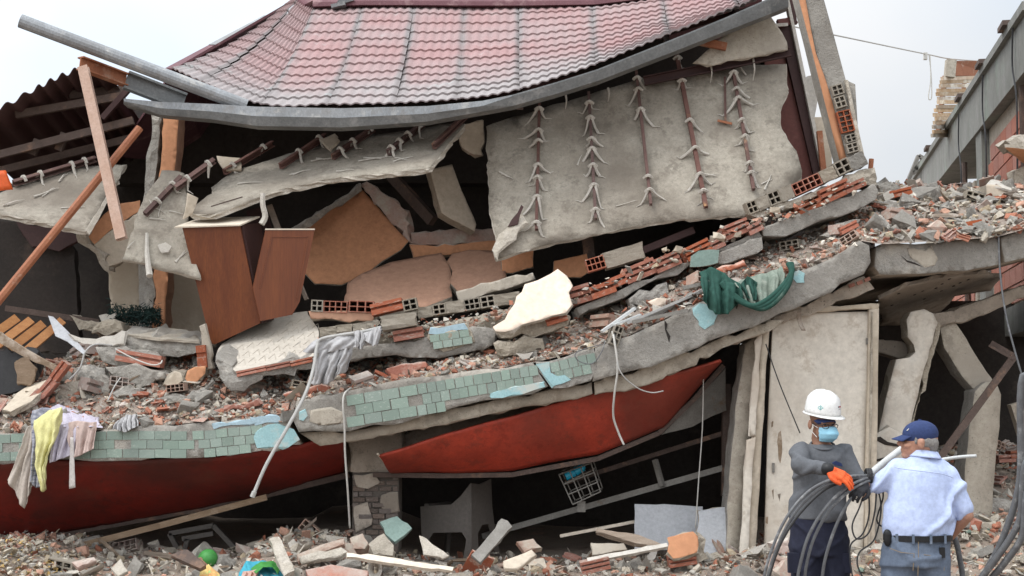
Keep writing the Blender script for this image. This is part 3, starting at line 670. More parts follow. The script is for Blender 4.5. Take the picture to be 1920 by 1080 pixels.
plH = Pl((960, 470, 12.30), (1400, 405, 12.34), (1200, 160, 13.12))
H = tag(plate('ceiling_sheet', [(912, 236), (1010, 205), (1120, 172), (1215, 142), (1300, 128), (1400, 122), (1474, 120), (1478, 168), (1463, 208), (1466, 240), (1494, 282), (1500, 306), (1503, 332), (1490, 345), (1405, 404), (1352, 407), (1270, 411), (1190, 424), (1110, 440), (1030, 458), (960, 476), (930, 488), (926, 470), (930, 446), (918, 400), (915, 330)], plH, .035, 'ceiling_board', 'plaster_edge', None, .008), 'large stained ceiling sheet hanging vertically with five battens', 'ceiling sheet')
for a, b, n, w_ in (((1012, 196), (1006, 437), 7, .036), ((1104, 180), (1117, 417), 7, .036), ((1192, 134), (1220, 390), 7, .036), ((1268, 108), (1323, 395), 7, .052), ((1365, 88), (1412, 362), 8, .040)):
    batten(H, plH, a, b, .05, w_ * .72, .036); ties(H, plH, a, b, n, .055, .075, -.115)
m = MB(); m.bar(plH.off(1359, 148, .02), plH.off(1360, 232, .02), .02, .03); m.build('batten_stub', 'batten', H)
m = MB(); m.bar(plH.off(1345, 230, .03), plH.off(1372, 236, .03), .02, .02); m.build('batten_stub', 'rust_steel', H)
plate('torn_flap', [(930, 450), (955, 425), (978, 402), (988, 418), (970, 438), (945, 462), (930, 486), (924, 470)], Pl((930, 450, 12.28), (980, 402, 12.36), (930, 486, 12.2)), .012, 'plaster_edge', None, H, .02)
plate('torn_flap', [(952, 424), (978, 384), (982, 388), (970, 420)], Pl((952, 424, 12.30), (978, 384, 12.32), (970, 420, 12.30)), .006, 'dark_maroon', None, H, .006)
wads(H, plH, [(950, 330, 6), (1180, 380, 9), (1335, 330, 9), (1440, 340, 7), (1085, 300, 5)])
for (x, y, L_) in ((1332, 120, 36), (1412, 110, 42), (1060, 175, 30), (1140, 165, 26)):
    p = P(x, y, 13.0); m = MB(); m.tube([p, p + V((.01, -.02, -L_ * .0024)), p + V((0, .02, -L_ * .0048))], .012, 5, sub=3, r1=.004); m.build('fiber_tie', 'fiber', H)

plC = Pl((420, 385, 12.15), (800, 314, 12.15), (620, 265, 13.0))
C_ = tag(plate('ceiling_sheet', [(352, 393), (372, 402), (405, 400), (487, 368), (545, 350), (610, 337), (681, 328), (800, 316), (808, 312), (872, 232), (840, 232), (700, 252), (560, 282), (440, 318), (395, 352), (400, 362)], plC, .05, 'ceiling_board', 'plaster_edge', None, .012), 'pale ceiling sheet lying tilted over the wardrobe with angled battens', 'ceiling sheet')
for a, b, n in (((423, 331), (514, 277), 3), ((528, 320), (612, 263), 3), ((626, 303), (703, 249), 3), ((730, 294), (795, 241), 4), ((815, 283), (876, 224), 0)):
    batten(C_, plC, a, b, .045, .036, .055)
    if n: ties(C_, plC, a, b, n, .045, .05, .08)
m = MB(); p = P(493, 362, 12.1); m.tube([p, p + V((.0, 0, -.1)), p + V((.02, .01, -.2)), p + V((-.01, 0, -.27))], .022, 6, sub=4, r1=.03); m.build('fiber_wad', 'fiber', C_)
m = MB(); m.bar(plC.off(396, 388, .004), plC.off(455, 370, .004), .012, .01); m.build('crack_strip', 'dark_steel', C_)
wads(C_, plC, [(470, 345, 9), (560, 325, 9), (650, 320, 10), (700, 300, 10), (760, 300, 8), (600, 300, 8)])
for q, lab in (([(406, 292), (450, 296), (452, 318), (420, 318)], 'small cream board offcut behind the first tilted battens'), ([(600, 262), (628, 250), (636, 262), (618, 282)], 'small pale plaster flake stuck on the batten end')):
    tag(plate('board_piece', q, Pl((q[0][0], q[0][1], 12.85), (q[1][0], q[1][1], 12.85), (q[2][0], q[2][1], 12.7)), .02, 'cream_paint', None, None, .006), lab, 'board')

plL = Pl((0, 395, 12.2), (160, 430, 12.1), (100, 320, 12.9))
Lp = tag(plate('ceiling_sheet', [(-60, 372), (0, 362), (60, 338), (150, 312), (238, 309), (222, 335), (203, 362), (185, 396), (161, 432), (120, 428), (60, 412), (0, 400), (-60, 392)], plL, .045, 'ceiling_board', 'plaster_edge', None, .012), 'grey ceiling sheet lying flat at the left behind the rust pipe', 'ceiling sheet')
batten(Lp, plL, (26, 352), (180, 306), .045, .045, .05); ties(Lp, plL, (26, 352), (180, 306), 5, .045, .06, .05)
plate('cut_edge', [(161, 432), (203, 362), (210, 366), (168, 440)], Pl((161, 432, 12.06), (203, 362, 12.4), (168, 440, 12.06)), .02, 'plaster_edge', None, Lp, .006)
wads(Lp, plL, [(30, 380, 10), (90, 360, 12), (140, 390, 9), (120, 335, 9)])
plM = Pl((230, 485, 12.05), (355, 515, 12.0), (310, 330, 12.45))
Mp = tag(plate('ceiling_sheet', [(228, 486), (245, 440), (267, 381), (285, 348), (303, 319), (346, 326), (349, 380), (352, 420), (360, 470), (378, 524), (320, 508), (270, 494)], plM, .03, 'ceiling_board', 'plaster_edge', None, .01), 'upright ceiling fragment with white splashes left of the wardrobe', 'ceiling sheet')
batten(Mp, plM, (274, 408), (342, 338), .05, .04, .05); ties(Mp, plM, (274, 408), (342, 338), 2, .05, .05, .05)
batten(Mp, plM, (331, 360), (404, 308), .06, .04, .055); ties(Mp, plM, (331, 360), (404, 308), 2, .06, .04, .05)
plate('white_splash', [(297, 460), (310, 453), (320, 463), (315, 473), (300, 473)], Pl((297, 460, 12.06), (320, 463, 12.05), (300, 473, 12.05)), .005, 'fiber', None, Mp, .012)
m = MB(); p = plM.off(276, 440, .02); q = plM.off(282, 522, .04); m.tube([p, p.lerp(q, .5) + V((-.01, 0, 0)), q], .014, 6, sub=4, r1=.03); m.build('fiber_wad', 'fiber', Mp)
wads(Mp, plM, [(250, 460, 5), (330, 400, 6), (296, 410, 8), (340, 480, 7), (300, 395, 8)])
plate('side_flap', [(352, 362), (372, 372), (360, 402), (344, 412)], Pl((352, 362, 12.05), (372, 372, 12.1), (344, 412, 12.05)), .02, 'cream_paint', None, Mp, .006)

# ================================================================ left room: wall fragments and column
plW = Pl((161, 435, 12.75), (250, 402, 13.0), (205, 500, 12.75))
wl = thing('wall_fragment', 'leaning wall fragment painted orange above and cream below, left', 'wall', P(205, 500, 12.75))
plate('orange_band', [(161, 436), (195, 402), (222, 382), (262, 376), (262, 396), (250, 403), (176, 459)], plW, .09, 'orange_paint', 'mortar', wl, .008)
plate('cream_band', [(176, 460), (250, 404), (262, 398), (250, 470), (228, 492), (205, 500)], plW, .09, 'cream_paint', 'mortar', wl, .008)
plate('broken_core', [(140, 428), (162, 436), (176, 460), (206, 500), (203, 512), (185, 492), (165, 465), (146, 455)], Pl((140, 428, 12.72), (206, 500, 12.72), (203, 512, 12.74)), .12, 'mortar', None, wl, .02)
wc = thing('room_wall', 'cream wall stub behind the split orange column', 'wall', P(300, 640, 13.4))
plate('cream_face', [(202, 502), (235, 490), (262, 488), (264, 640), (214, 640)], 13.3, .12, 'cream_paint', 'mortar', wc, .008)
plate('cream_face', [(308, 500), (400, 500), (400, 650), (304, 650)], 13.45, .12, 'cream_paint', 'mortar', wc, .008)
plate('dim_face', [(-60, 410), (60, 420), (120, 432), (140, 470), (150, 660), (-60, 660)], 13.8, .12, 'deep_shade', 'deep_shade', wc, .01)  # face painted near black to carry the shade of the room
plate('maroon_face', [(30, 415), (120, 430), (150, 450), (110, 470), (60, 462)], 13.7, .05, 'dark_maroon', None, wc, .01)
oc = thing('split_column', 'split column grey on its left and orange on its right under the eave', 'column', P(288, 640, 13.0))
plate('concrete_core', [(281, 206), (304, 210), (300, 250), (296, 300), (290, 360), (284, 500), (290, 540), (285, 640), (258, 640), (262, 480), (272, 360), (278, 280), (284, 250)], 13.0, .25, 'concrete_broken', None, oc, .012)
plate('orange_plaster', [(303, 206), (336, 206), (331, 280), (326, 340), (316, 500), (310, 560), (308, 640), (284, 640), (288, 570), (293, 545), (286, 520), (290, 420), (298, 330), (304, 260), (306, 232)], 12.98, .25, 'orange_paint', 'brown_wall', oc, .008)

# ================================================================ fallen walls and beams in the middle room
plO = Pl((676, 356, 13.8), (764, 455, 13.5), (600, 540, 13.3))
wo = tag(plate('fallen_wall', [(676, 352), (700, 378), (735, 420), (766, 452), (752, 468), (716, 490), (690, 512), (640, 534), (590, 532), (560, 500), (560, 430), (600, 400)], plO, .02, 'orange_paint', 'mortar', None, .003), 'large orange painted wall panel tipped up inside the middle room', 'wall')
plate('brick_core', [(676, 346), (690, 338), (735, 372), (768, 420), (766, 454), (735, 420), (700, 378)], Pl((676, 346, 13.78), (768, 420, 13.55), (735, 420, 13.6)), .15, 'brick_dusty', None, wo, .025)
plate('plaster_rim', [(545, 432), (600, 396), (676, 344), (678, 356), (604, 408), (552, 446)], Pl((545, 432, 13.4), (676, 344, 13.75), (604, 408, 13.55)), .10, 'concrete_broken', None, wo, .012)
tag(plate('fallen_wall', [(645, 562), (652, 530), (680, 512), (730, 492), (790, 480), (828, 474), (840, 492), (846, 512), (842, 540), (848, 556), (800, 575), (700, 582), (645, 582)], Pl((650, 560, 12.7), (845, 545, 12.75), (740, 485, 13.3)), .09, 'brown_wall', 'mortar', None, .005), 'brownish wall panel lying in front of the orange panel', 'wall')
tag(plate('fallen_wall', [(846, 476), (880, 468), (925, 470), (945, 476), (950, 520), (900, 540), (862, 552), (843, 530), (848, 508), (838, 490)], Pl((846, 545, 12.75), (945, 520, 12.8), (890, 470, 13.3)), .09, 'brown_wall', 'mortar', None, .005), 'brown wall panel right of the crack under the hanging sheet', 'wall')
tag(plate('wall_strip', [(768, 458), (850, 460), (932, 452), (936, 472), (850, 478), (776, 486)], 13.5, .1, 'orange_paint', 'brick_dusty', None, .01), 'low orange wall strip deep in the middle room', 'wall')
tag(plate('wall_strip', [(770, 438), (850, 430), (930, 428), (932, 452), (850, 459), (770, 457)], 13.55, .12, 'brick_dusty', 'brick_dusty', None, .015), 'dusty brick strip above the low orange wall strip', 'wall')
tag(plate('leaning_post', [(806, 318), (848, 308), (872, 370), (893, 420), (890, 434), (848, 412), (828, 400), (815, 352)], Pl((806, 318, 13.3), (848, 308, 13.4), (860, 412, 13.3)), .12, 'cream_paint', 'mortar', None, .005), 'pale leaning post in the shadow left of the hanging sheet', 'post')
tag(plate('wall_stub', [(858, 236), (905, 224), (905, 292), (880, 285), (862, 268)], 13.1, .1, 'cream_paint', 'mortar', None, .012), 'pale wall scrap under the gutter beside the hanging sheet', 'wall')
m = MB(); m.bar(P(735, 330, 13.9), P(812, 415, 13.6), .08, .10); m.build('rafter', 'dark_steel', None, label='dark rafter slanting behind the pale leaning post', cat='beam')
tag(plate('wall_strip', [(940, 480), (1000, 468), (1000, 500), (960, 512), (942, 512)], 12.9, .08, 'orange_paint', 'mortar', None, .006), 'orange wall scrap just below the torn corner of the hanging sheet', 'wall')
tag(plate('wall_strip', [(1038, 490), (1100, 476), (1108, 508), (1090, 520), (1036, 520)], 12.8, .08, 'orange_paint', 'mortar', None, .006), 'orange wall scrap behind the red hollow brick', 'wall')
m = MB(); m.bar(P(1205, 470, 12.6), P(1300, 432, 12.6), .12, .06); m.build('timber', 'dark_maroon', None, label='dark red timber in the gap under the hanging sheet', cat='beam')
m = MB(); m.bar(P(1100, 440, 12.9), P(1108, 505, 12.9), .10, .10); m.build('timber', 'dark_steel', None, label='dark upright timber in the gap under the hanging sheet', cat='beam')

# ================================================================ wardrobe
wd = thing('wardrobe', 'tilted dark red wooden wardrobe carcass with cream top', 'wardrobe', P(440, 640, 12.1))
plWf = Pl((342, 424, 12.0), (450, 420, 12.0), (440, 640, 12.15))
plate('front_panel', [(342, 424), (449, 420), (488, 606), (402, 646), (393, 636)], plWf, .03, 'wood_red', None, wd, .001, 2)
A, B = plWf.at(342, 424), plWf.at(449, 420); Cc, D = plWf.at(488, 606), plWf.at(398, 644)
bk = V((.06, .55, .075))
m = MB()
def slabq(m, a, b, c, d, t):
    n = (b - a).cross(d - a).normalized() * t
    m.add([a, b, c, d, a + n, b + n, c + n, d + n], [(0, 1, 2, 3), (7, 6, 5, 4), (0, 4, 5, 1), (1, 5, 6, 2), (2, 6, 7, 3), (3, 7, 4, 0)])
m = MB(); a0, b0 = P(327, 425, 11.97), P(451, 421, 11.97); slabq(m, a0, b0, b0 + V((.09, .40, .125)), a0 + V((.11, .40, .125)), -.012); m.build('top_panel', 'wood_cream', wd)
m = MB(); slabq(m, B + V((0, .03, 0)), Cc + V((0, .03, 0)), Cc + bk, B + bk, .02); m.build('side_panel', 'dark_maroon', wd)  # right side coloured darker to read as the shaded gap beside it
m = MB(); slabq(m, A + V((0.01, .03, 0)), D + V((.01, .03, 0)), D + bk, A + bk, -.02); m.build('side_panel', 'wood_red', wd)
m = MB(); slabq(m, A + bk, B + bk, Cc + bk, D + bk, .01); m.build('back_panel', 'dark_maroon', wd)
plD = Pl((498, 431, 12.05), (590, 431, 12.2), (500, 600, 12.05))
wdr = thing('fallen_door', 'loose dark red wooden wardrobe door leaning right of the carcass', 'door', plD.at(510, 600))
plate('door_panel', [(498, 431), (590, 431), (562, 566), (548, 590), (488, 602), (474, 540)], plD, .025, 'wood_red', None, wdr, .001, 2)
m = MB(); m.bar(plD.off(498, 430, -.01), plD.off(590, 430, -.01), .035, .012); m.build('edge_strip', 'wood_cream', wdr)
for a, b in (((510, 444), (578, 444)), ((510, 444), (488, 540)), ((578, 444), (556, 562))):
    m = MB(); m.bar(plD.off(*a, .001), plD.off(*b, .001), .012, .008, plD.n); m.build('moulding', 'wood_red', wdr)
m = MB(); m.bar(P(505, 385, 12.6), P(522, 430, 12.6), .05, .05); m.bar(P(522, 430, 12.6), P(575, 562, 12.5), .03, .03); m.build('broken_slat', 'wood_old', None, label='thin broken slat standing behind the loose wardrobe door', cat='slat')
tag(plate('door_leaf', [(462, 395), (498, 388), (520, 470), (505, 560), (482, 560)], 12.75, .03, 'dark_maroon', None, None, .004), 'dark red board in shadow between the wardrobe pieces', 'board')

# ================================================================ patterned floor slab
plF = Pl((440, 695, 11.75), (588, 668, 11.8), (560, 590, 12.5))
pf = thing('tiled_slab', 'tilted floor slab with cream patterned tiles in front of the wardrobe', 'slab', plF.at(500, 690))
plate('tile_surface', [(577, 583), (597, 620), (594, 650), (588, 668), (520, 680), (440, 696), (420, 676), (404, 668), (416, 645), (450, 622), (497, 602), (540, 590)], plF, .018, 'tile_floor', 'plaster_edge', pf, .008)
for i in range(9):
    for j in range(6):
        x = 428 + i * 19 + j * 8; y = 686 - i * 3.4 - j * 15.5
        if x > 588 or y < 590 + (578 - x) * .36 + 4: continue
        a = plF.off(x, y, .0015); b = plF.off(x + 11, y - 9, .0015); c = plF.off(x + 13, y + 1, .0015)
        m = MB(); m.bar(a, b, .006, .003, plF.n); m.bar(b, c, .006, .003, plF.n); m.build('tile_relief', 'plaster_edge', pf)
plate('concrete_core', [(440, 697), (520, 681), (588, 669), (588, 690), (530, 702), (470, 722), (432, 732), (412, 706), (402, 680), (405, 668), (420, 677)], 11.78, .30, 'concrete_broken', None, pf, .02, dirv=(.1, .8, .35))
for a, b in (((444, 707), (500, 695)), ((500, 696), (545, 686)), ((545, 687), (586, 678))): brick_at(RB[2], a, b, 10, 11.74, .1, pf, 'ribbed_brick')

# ================================================================ peach plaster plate
plP = Pl((930, 618, 11.55), (1062, 588, 11.6), (1040, 510, 11.82))
pp = tag(plate('plaster_plate', [(924, 612), (946, 598), (966, 570), (984, 533), (1010, 525), (1032, 514), (1046, 504), (1060, 516), (1074, 536), (1066, 548), (1072, 570), (1062, 587), (1036, 592), (1000, 604), (962, 618), (930, 621)], plP, .03, 'peach_paint', 'plaster_edge', None, .010), 'bright peach plaster plate lying on the slope of bricks', 'plaster plate')
plate('mortar_backing', [(934, 624), (1000, 607), (1050, 592), (1064, 590), (1062, 610), (1020, 624), (960, 634), (940, 634)], 11.72, .2, 'mortar', None, pp, .018)
brick_at(RB[2], (1026, 612), (1066, 600), 15, 11.66, .15, pp, 'ribbed_brick')

# ================================================================ steel pieces at upper left
m = MB(); pr = [(.06 * math.cos(R(a)), .06 * math.sin(R(a))) for a in range(-150, 151, 25)]; pr += [(x * .9, y * .9) for x, y in pr[::-1]]
m.prof(P(38, 39, 11.9), P(462, 199, 12.35), pr, (0, .6, 1)); m.build('gutter_pipe', 'galvanized', None, label='long galvanised gutter jutting up left into the white sky', cat='gutter')
ib = thing('steel_bracket', 'orange steel I-beam stub under the jutting gutter', 'beam', P(190, 140, 12.2))
m = MB(); m.prof(P(150, 118, 11.98), P(236, 150, 12.4), IB(.08, .115, .012)); m.build('beam', 'rust_steel', ib)
m = MB(); m.prof(P(236, 150, 12.4), P(345, 192, 12.6), IB(.10, .16, .02)); m.build('beam_sleeve', 'fascia_metal', ib)
m = MB(); m.prof(P(156, 126, 11.95), P(228, 448, 11.6), CH(.085, .06, .01), (0, 1, 0)); m.build('steel_post', 'primer_steel', None, label='peeling red and cream steel channel hanging down from the bracket', cat='post')
m = MB(); m.prof(P(-50, 622, 11.4), P(262, 240, 12.1), [(.036 * math.cos(k * .785), .036 * math.sin(k * .785)) for k in range(8)], (0, -1, .3)); m.build('steel_pipe', 'rust_steel', None, label='long orange rusty pipe leaning diagonally at the left edge', cat='pipe')
o = sheet('orange_bucket', lambda u, v: P(-12 + 40 * (u - .5) * (1.1 + .2 * v) + 10 * v, 332 + 36 * v - 44 * (u - .2) * .35, 12.15) + V((0, -.10 * math.sin(math.pi * u), 0)), 14, 4, 'rust_steel', .006)
tag(o, 'bright orange plastic scrap at the left edge on the ceiling sheet', 'plastic'); 
M('orange_plastic', (.75, .13, .03), (.68, .11, .025), s=4, rough=.4, bump=.03); o.data.materials[0] = MT['orange_plastic']

# ================================================================ right of the hanging sheet: maroon door, leaning column
md = thing('maroon_door', 'maroon door panel and frame leaning at the right end of the hanging sheet', 'door', P(1520, 325, 13.40))
plate('panel', [(1425, 120), (1462, 70), (1526, 325), (1515, 345), (1430, 345)], 13.40, .04, 'maroon', None, md, .002, 1)
plate('frame', [(1462, 50), (1478, 40), (1541, 320), (1526, 330)], 13.35, .10, 'dark_maroon', None, md, .002, 1)
plate('edge_strip', [(1472, -10), (1478, -10), (1546, 316), (1541, 322)], 13.30, .1, 'dirty_white', None, md, .003, .3)
plate('frame_head', [(1458, 36), (1488, 30), (1497, 42), (1480, 46), (1462, 52)], 13.33, .08, 'maroon', None, md, .003)
m = MB(); m.bar(P(1481, -30, 13.34), P(1489, 44, 13.34), .04, .05); m.build('frame_post', 'dark_maroon', md)
m = MB(); m.bar(P(1445, 48, 13.3), P(1477, 46, 13.3), .02, .03); m.build('frame_rail', 'dirty_white', md)
tag(plate('pillar_stub', [(1508, 152), (1514, 142), (1526, 140), (1534, 150), (1532, 190), (1527, 240), (1530, 330), (1516, 330)], 13.6, .15, 'dirty_white', None, None, .008), 'pale broken pillar behind the maroon door frame', 'pillar')
tag(plate('wall_stub', [(1526, 220), (1552, 219), (1556, 260), (1562, 330), (1534, 330)], 13.4, .12, 'cream_paint', 'plaster', None, .006), 'beige wall stub between the maroon door and the leaning column', 'wall')
m = MB(); m.bar(P(1536, 246, 13.1), P(1544, 322, 13.1), .05, .05); m.build('timber_post', 'rust_steel', None, label='short brown timber between the maroon door and the leaning column', cat='post')
lc = thing('leaning_column', 'tall leaning concrete column with orange left face and brick filled foot', 'column', P(1598, 302, 12.3))
def cpos(t, x0, x1): return (x0 + (x1 - x0) * t)
plate('orange_face', [(1478, -80), (1492, -80), (1511, 0), (1522, 60), (1530, 100), (1548, 150), (1560, 190), (1588, 299), (1575, 305), (1498, 0)], 12.26, .22, 'orange_paint', 'concrete', lc, .004, .3)
plate('concrete_face', [(1491, -80), (1527, -80), (1545, 0), (1586, 150), (1604, 158), (1610, 300), (1592, 304), (1588, 299), (1560, 190), (1548, 150), (1530, 100), (1522, 60), (1511, 0)], 12.27, .24, 'concrete', 'concrete', lc, .004, .3)
plate('plaster_edge', [(1584, 150), (1590, 150), (1622, 300), (1612, 304)], 12.24, .24, 'plaster_edge', None, lc, .004, .3)
for (a, b, h, key) in (((1563, 180), (1584, 174), 20, (2, 2, 'mortar')), ((1569, 204), (1589, 198), 22, (2, 2, 'mortar')), ((1579, 250), (1604, 244), 42, (2, 4, 'brick')), ((1588, 268), (1608, 262), 15, (2, 2, 'mortar')), ((1591, 288), (1613, 282), 18, (2, 2, 'mortar'))):
    brick_at(HB[key], a, b, h, 12.22, .14, lc)
m = MB(); m.tube([P(1632, 320, 12.4), P(1634, 298, 12.4)], .022, 8); m.build('pipe_stub', 'rust_steel', None, label='short upright pipe stub behind the upper slab end', cat='pipe')

# ================================================================ ground floor: red panels, pier, shop frames
def lerpq(L_, x):
    for (a, b), (c, d) in zip(L_, L_[1:]):
        if a <= x <= c: return b + (d - b) * (x - a) / (c - a)
    return L_[-1][1]
def red_fn(top, bot, Yt, Yb, bulge=.05):
    def f(u, v):
        def at(L, u):
            k = u * (len(L) - 1); i = min(int(k), len(L) - 2); t = k - i
            return L[i][0] + (L[i+1][0] - L[i][0]) * t, L[i][1] + (L[i+1][1] - L[i][1]) * t
        a, b = at(top, u), at(bot, u)
        p = P(*a, Yt).lerp(P(*b, Yb), v); p.y -= bulge * math.sin(math.pi * v); p += nz(p, 1.5) * .02 + nz(p, 5.5) * .006; p.y += .02 * max(0, 1 - abs(noise.noise(V((p.x * 2.2 + p.z, p.z * 1.5, 3)))) * 9)
        return p
    return f
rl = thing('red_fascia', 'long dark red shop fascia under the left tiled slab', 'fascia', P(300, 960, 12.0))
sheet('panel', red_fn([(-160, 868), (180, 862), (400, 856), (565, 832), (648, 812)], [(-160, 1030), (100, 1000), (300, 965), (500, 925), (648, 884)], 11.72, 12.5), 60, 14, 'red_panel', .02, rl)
m = MB()
for a, b in (((-160, 1034), (100, 1003)), ((100, 1003), (310, 966)), ((310, 966), (500, 928)), ((500, 928), (655, 890))): m.bar(P(*a, 12.5), P(*b, 12.5), .06, .05)
m.build('bottom_lip', 'dark_steel', rl)
m = MB()
for a, b in (((60, 1046), (300, 985)), ((300, 985), (500, 932))): m.bar(P(*a, 12.0), P(*b, 12.1), .05, .05)
m.build('lower_rail', 'wood_old', None, label='pale wooden rail under the left red fascia', cat='rail')
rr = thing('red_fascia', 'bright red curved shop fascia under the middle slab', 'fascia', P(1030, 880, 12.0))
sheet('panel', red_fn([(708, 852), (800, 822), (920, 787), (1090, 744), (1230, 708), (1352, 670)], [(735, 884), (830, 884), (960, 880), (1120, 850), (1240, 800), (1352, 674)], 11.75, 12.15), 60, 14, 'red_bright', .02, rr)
m = MB()
lip = [(700, 890), (830, 892), (960, 890), (1120, 860), (1235, 812), (1300, 750), (1356, 685)]
for a, b in zip(lip, lip[1:]): m.bar(P(*a, 12.18), P(*b, 12.18), .05, .04)
m.build('bottom_lip', 'dark_steel', rr)
m = MB(); m.tube([P(708, 851, 11.74), P(722, 868, 11.9), P(735, 884, 12.14)], .010, 6, sub=3); m.build('edge_bead', 'cream_paint', rr)
tag(plate('grey_awning', [(1240, 815), (1300, 756), (1360, 690), (1362, 770), (1300, 800)], Pl((1240, 815, 12.2), (1360, 690, 12.3), (1362, 770, 12.4)), .02, 'grey_steel', None, None, .006), 'grey sheet under the right tip of the bright red fascia', 'sheet')
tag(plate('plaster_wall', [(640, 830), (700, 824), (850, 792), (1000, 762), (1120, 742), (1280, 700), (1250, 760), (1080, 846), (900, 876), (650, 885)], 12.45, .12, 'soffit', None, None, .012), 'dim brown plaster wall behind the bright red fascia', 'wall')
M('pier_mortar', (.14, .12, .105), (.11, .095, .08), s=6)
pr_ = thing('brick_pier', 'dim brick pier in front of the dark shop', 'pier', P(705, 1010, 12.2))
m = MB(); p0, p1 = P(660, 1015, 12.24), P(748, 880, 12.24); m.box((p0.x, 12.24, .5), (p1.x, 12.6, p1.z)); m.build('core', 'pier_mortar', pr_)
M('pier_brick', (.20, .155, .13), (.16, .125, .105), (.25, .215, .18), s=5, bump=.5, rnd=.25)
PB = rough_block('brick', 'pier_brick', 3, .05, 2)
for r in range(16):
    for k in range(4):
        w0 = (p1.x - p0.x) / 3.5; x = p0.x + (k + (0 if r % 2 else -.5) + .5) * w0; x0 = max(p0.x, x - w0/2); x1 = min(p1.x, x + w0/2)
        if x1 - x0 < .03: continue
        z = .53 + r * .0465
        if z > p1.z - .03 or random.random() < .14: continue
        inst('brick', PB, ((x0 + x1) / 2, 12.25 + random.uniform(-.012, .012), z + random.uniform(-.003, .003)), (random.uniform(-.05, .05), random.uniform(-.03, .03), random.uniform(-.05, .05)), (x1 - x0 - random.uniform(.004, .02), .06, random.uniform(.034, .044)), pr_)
for q in ([(664, 890), (700, 886), (712, 905), (690, 918), (668, 912)], [(715, 930), (746, 922), (746, 960), (728, 965), (712, 948)], [(664, 950), (688, 944), (696, 985), (668, 1000)]): plate('plaster_smear', q, 12.212, .02, 'soffit', None, pr_, .012)
plate('plaster_cap', [(655, 812), (752, 800), (752, 882), (657, 884)], 12.22, .35, 'soffit', None, pr_, .01)
m = MB()
for (a, b, w_) in (((905, 1005, 12.9), (1356, 877, 12.5), .05),): m.bar(P(*a), P(*b), w_, w_)
m.build('shop_rail', 'grey_steel', None, label='long grey rail slanting across the dark shop', cat='rail')
m = MB(); m.bar(P(1060, 905, 12.7), P(1356, 812, 12.6), .035, .04); m.build('shop_rail', 'dark_steel', None, label='thin dark rail above the long grey rail', cat='rail')
m = MB(); m.bar(P(1228, 862, 12.6), P(1242, 912, 12.55), .04, .04); m.build('shop_strut', 'grey_steel', None, label='short grey strut between the two shop rails', cat='strut')
m = MB(); m.bar(P(1362, 720, 12.5), P(1360, 930, 12.5), .07, .07); m.build('shop_post', 'dark_steel', None, label='dark steel post left of the plaster column', cat='post')
m = MB(); m.bar(P(1050, 1005, 12.35), P(1190, 978, 12.35), .03, .025); m.build('shop_rail', 'wood_cream', None, label='short pale stick on the ground inside the shop', cat='stick')

# plastic armchair
ch = thing('plastic_chair', 'dark plastic armchair standing in the shadow of the shop', 'chair', P(860, 1045, 12.6))
plate('side_panel', [(788, 950), (846, 946), (864, 930), (882, 906), (884, 1050), (868, 1052), (874, 1012), (866, 998), (812, 999), (804, 1012), (806, 1044), (792, 1044)], Pl((788, 950, 12.7), (884, 906, 12.5), (884, 1050, 12.5)), .012, 'plastic_dark', None, ch, .001, 1)
plate('backrest', [(884, 906), (900, 908), (921, 898), (923, 950), (928, 990), (938, 1040), (930, 1042), (922, 1000), (916, 982), (904, 984), (896, 1000), (898, 1052), (884, 1052)], Pl((884, 906, 12.5), (921, 898, 12.8), (930, 1042, 12.85)), .012, 'plastic_dark', None, ch, .001, 1)
a, b, c, d = P(800, 980, 12.72), P(884, 978, 12.52), P(925, 972, 12.85), P(842, 976, 13.05)
m = MB(); slabq(m, a, b, c, d, -.02); m.build('seat', 'plastic_dark', ch)
for p in (d,): m = MB(); m.prof(p, V((p.x - .02, p.y + .03, p.z - .30)), [(-.02, -.02), (.02, -.02), (.02, .02), (-.02, .02)]); m.build('leg', 'plastic_dark', ch)
m = MB(); m.bar(P(800, 948, 12.72), P(842, 944, 13.05), .05, .03); m.build('armrest', 'plastic_dark', ch)
ct = thing('toppled_table', 'dark toppled plastic table frame in the shadow at the lower left', 'table', P(360, 1035, 12.7))
for a, b in (((318, 1000), (342, 1045)), ((342, 1010), (400, 1000)), ((400, 985), (452, 1040)), ((318, 1000), (400, 985)), ((342, 1045), (352, 1010))):
    m = MB(); m.bar(P(*a, 12.7), P(*b, 12.7), .05, .04); m.build('leg', 'plastic_dark', ct)

# wire basket with blue bottles
bk_ = thing('wire_basket', 'wire basket tilted on a stand inside the dark shop', 'basket', P(1090, 955, 12.4))
BC = [P(1048, 890, 12.35), P(1108, 868, 12.35), P(1126, 922, 12.35), P(1074, 946, 12.35)]; dpt = V((.03, .22, .02))
for u in (0, .33, .67, 1):
    for k, (p, q) in enumerate(((BC[0].lerp(BC[3], u), BC[1].lerp(BC[2], u)), (BC[0].lerp(BC[1], u), BC[3].lerp(BC[2], u)))):
        m = MB(); m.tube([p, q], .006, 5); m.tube([p + dpt, q + dpt], .006, 5); m.tube([p, p + dpt], .006, 5); m.tube([q, q + dpt], .006, 5); m.build('wire', 'grey_steel', bk_)
m = MB(); m.bar(P(1090, 940, 12.42), P(1090, 960, 12.42), .07, .03, (0, 1, 0)); m.build('stand', 'grey_steel', bk_)
for (a, b), lab in ((((1062, 893), (1078, 886)), 'left blue plastic bottle lying in the wire basket'), (((1080, 884), (1094, 876)), 'right blue plastic bottle lying in the wire basket')):
    A, B = P(*a, 12.42), P(*b, 12.42); m = MB(); d = (B - A)
    m.tube([A - d * .1, A, A + d * .3, A + d * .8, B], .040, 10, sub=2, r1=.034); m.tube([B, B + d * .2], .018, 8); m.build('bottle', 'blue_plastic', None, label=lab, cat='bottle', smooth=True)
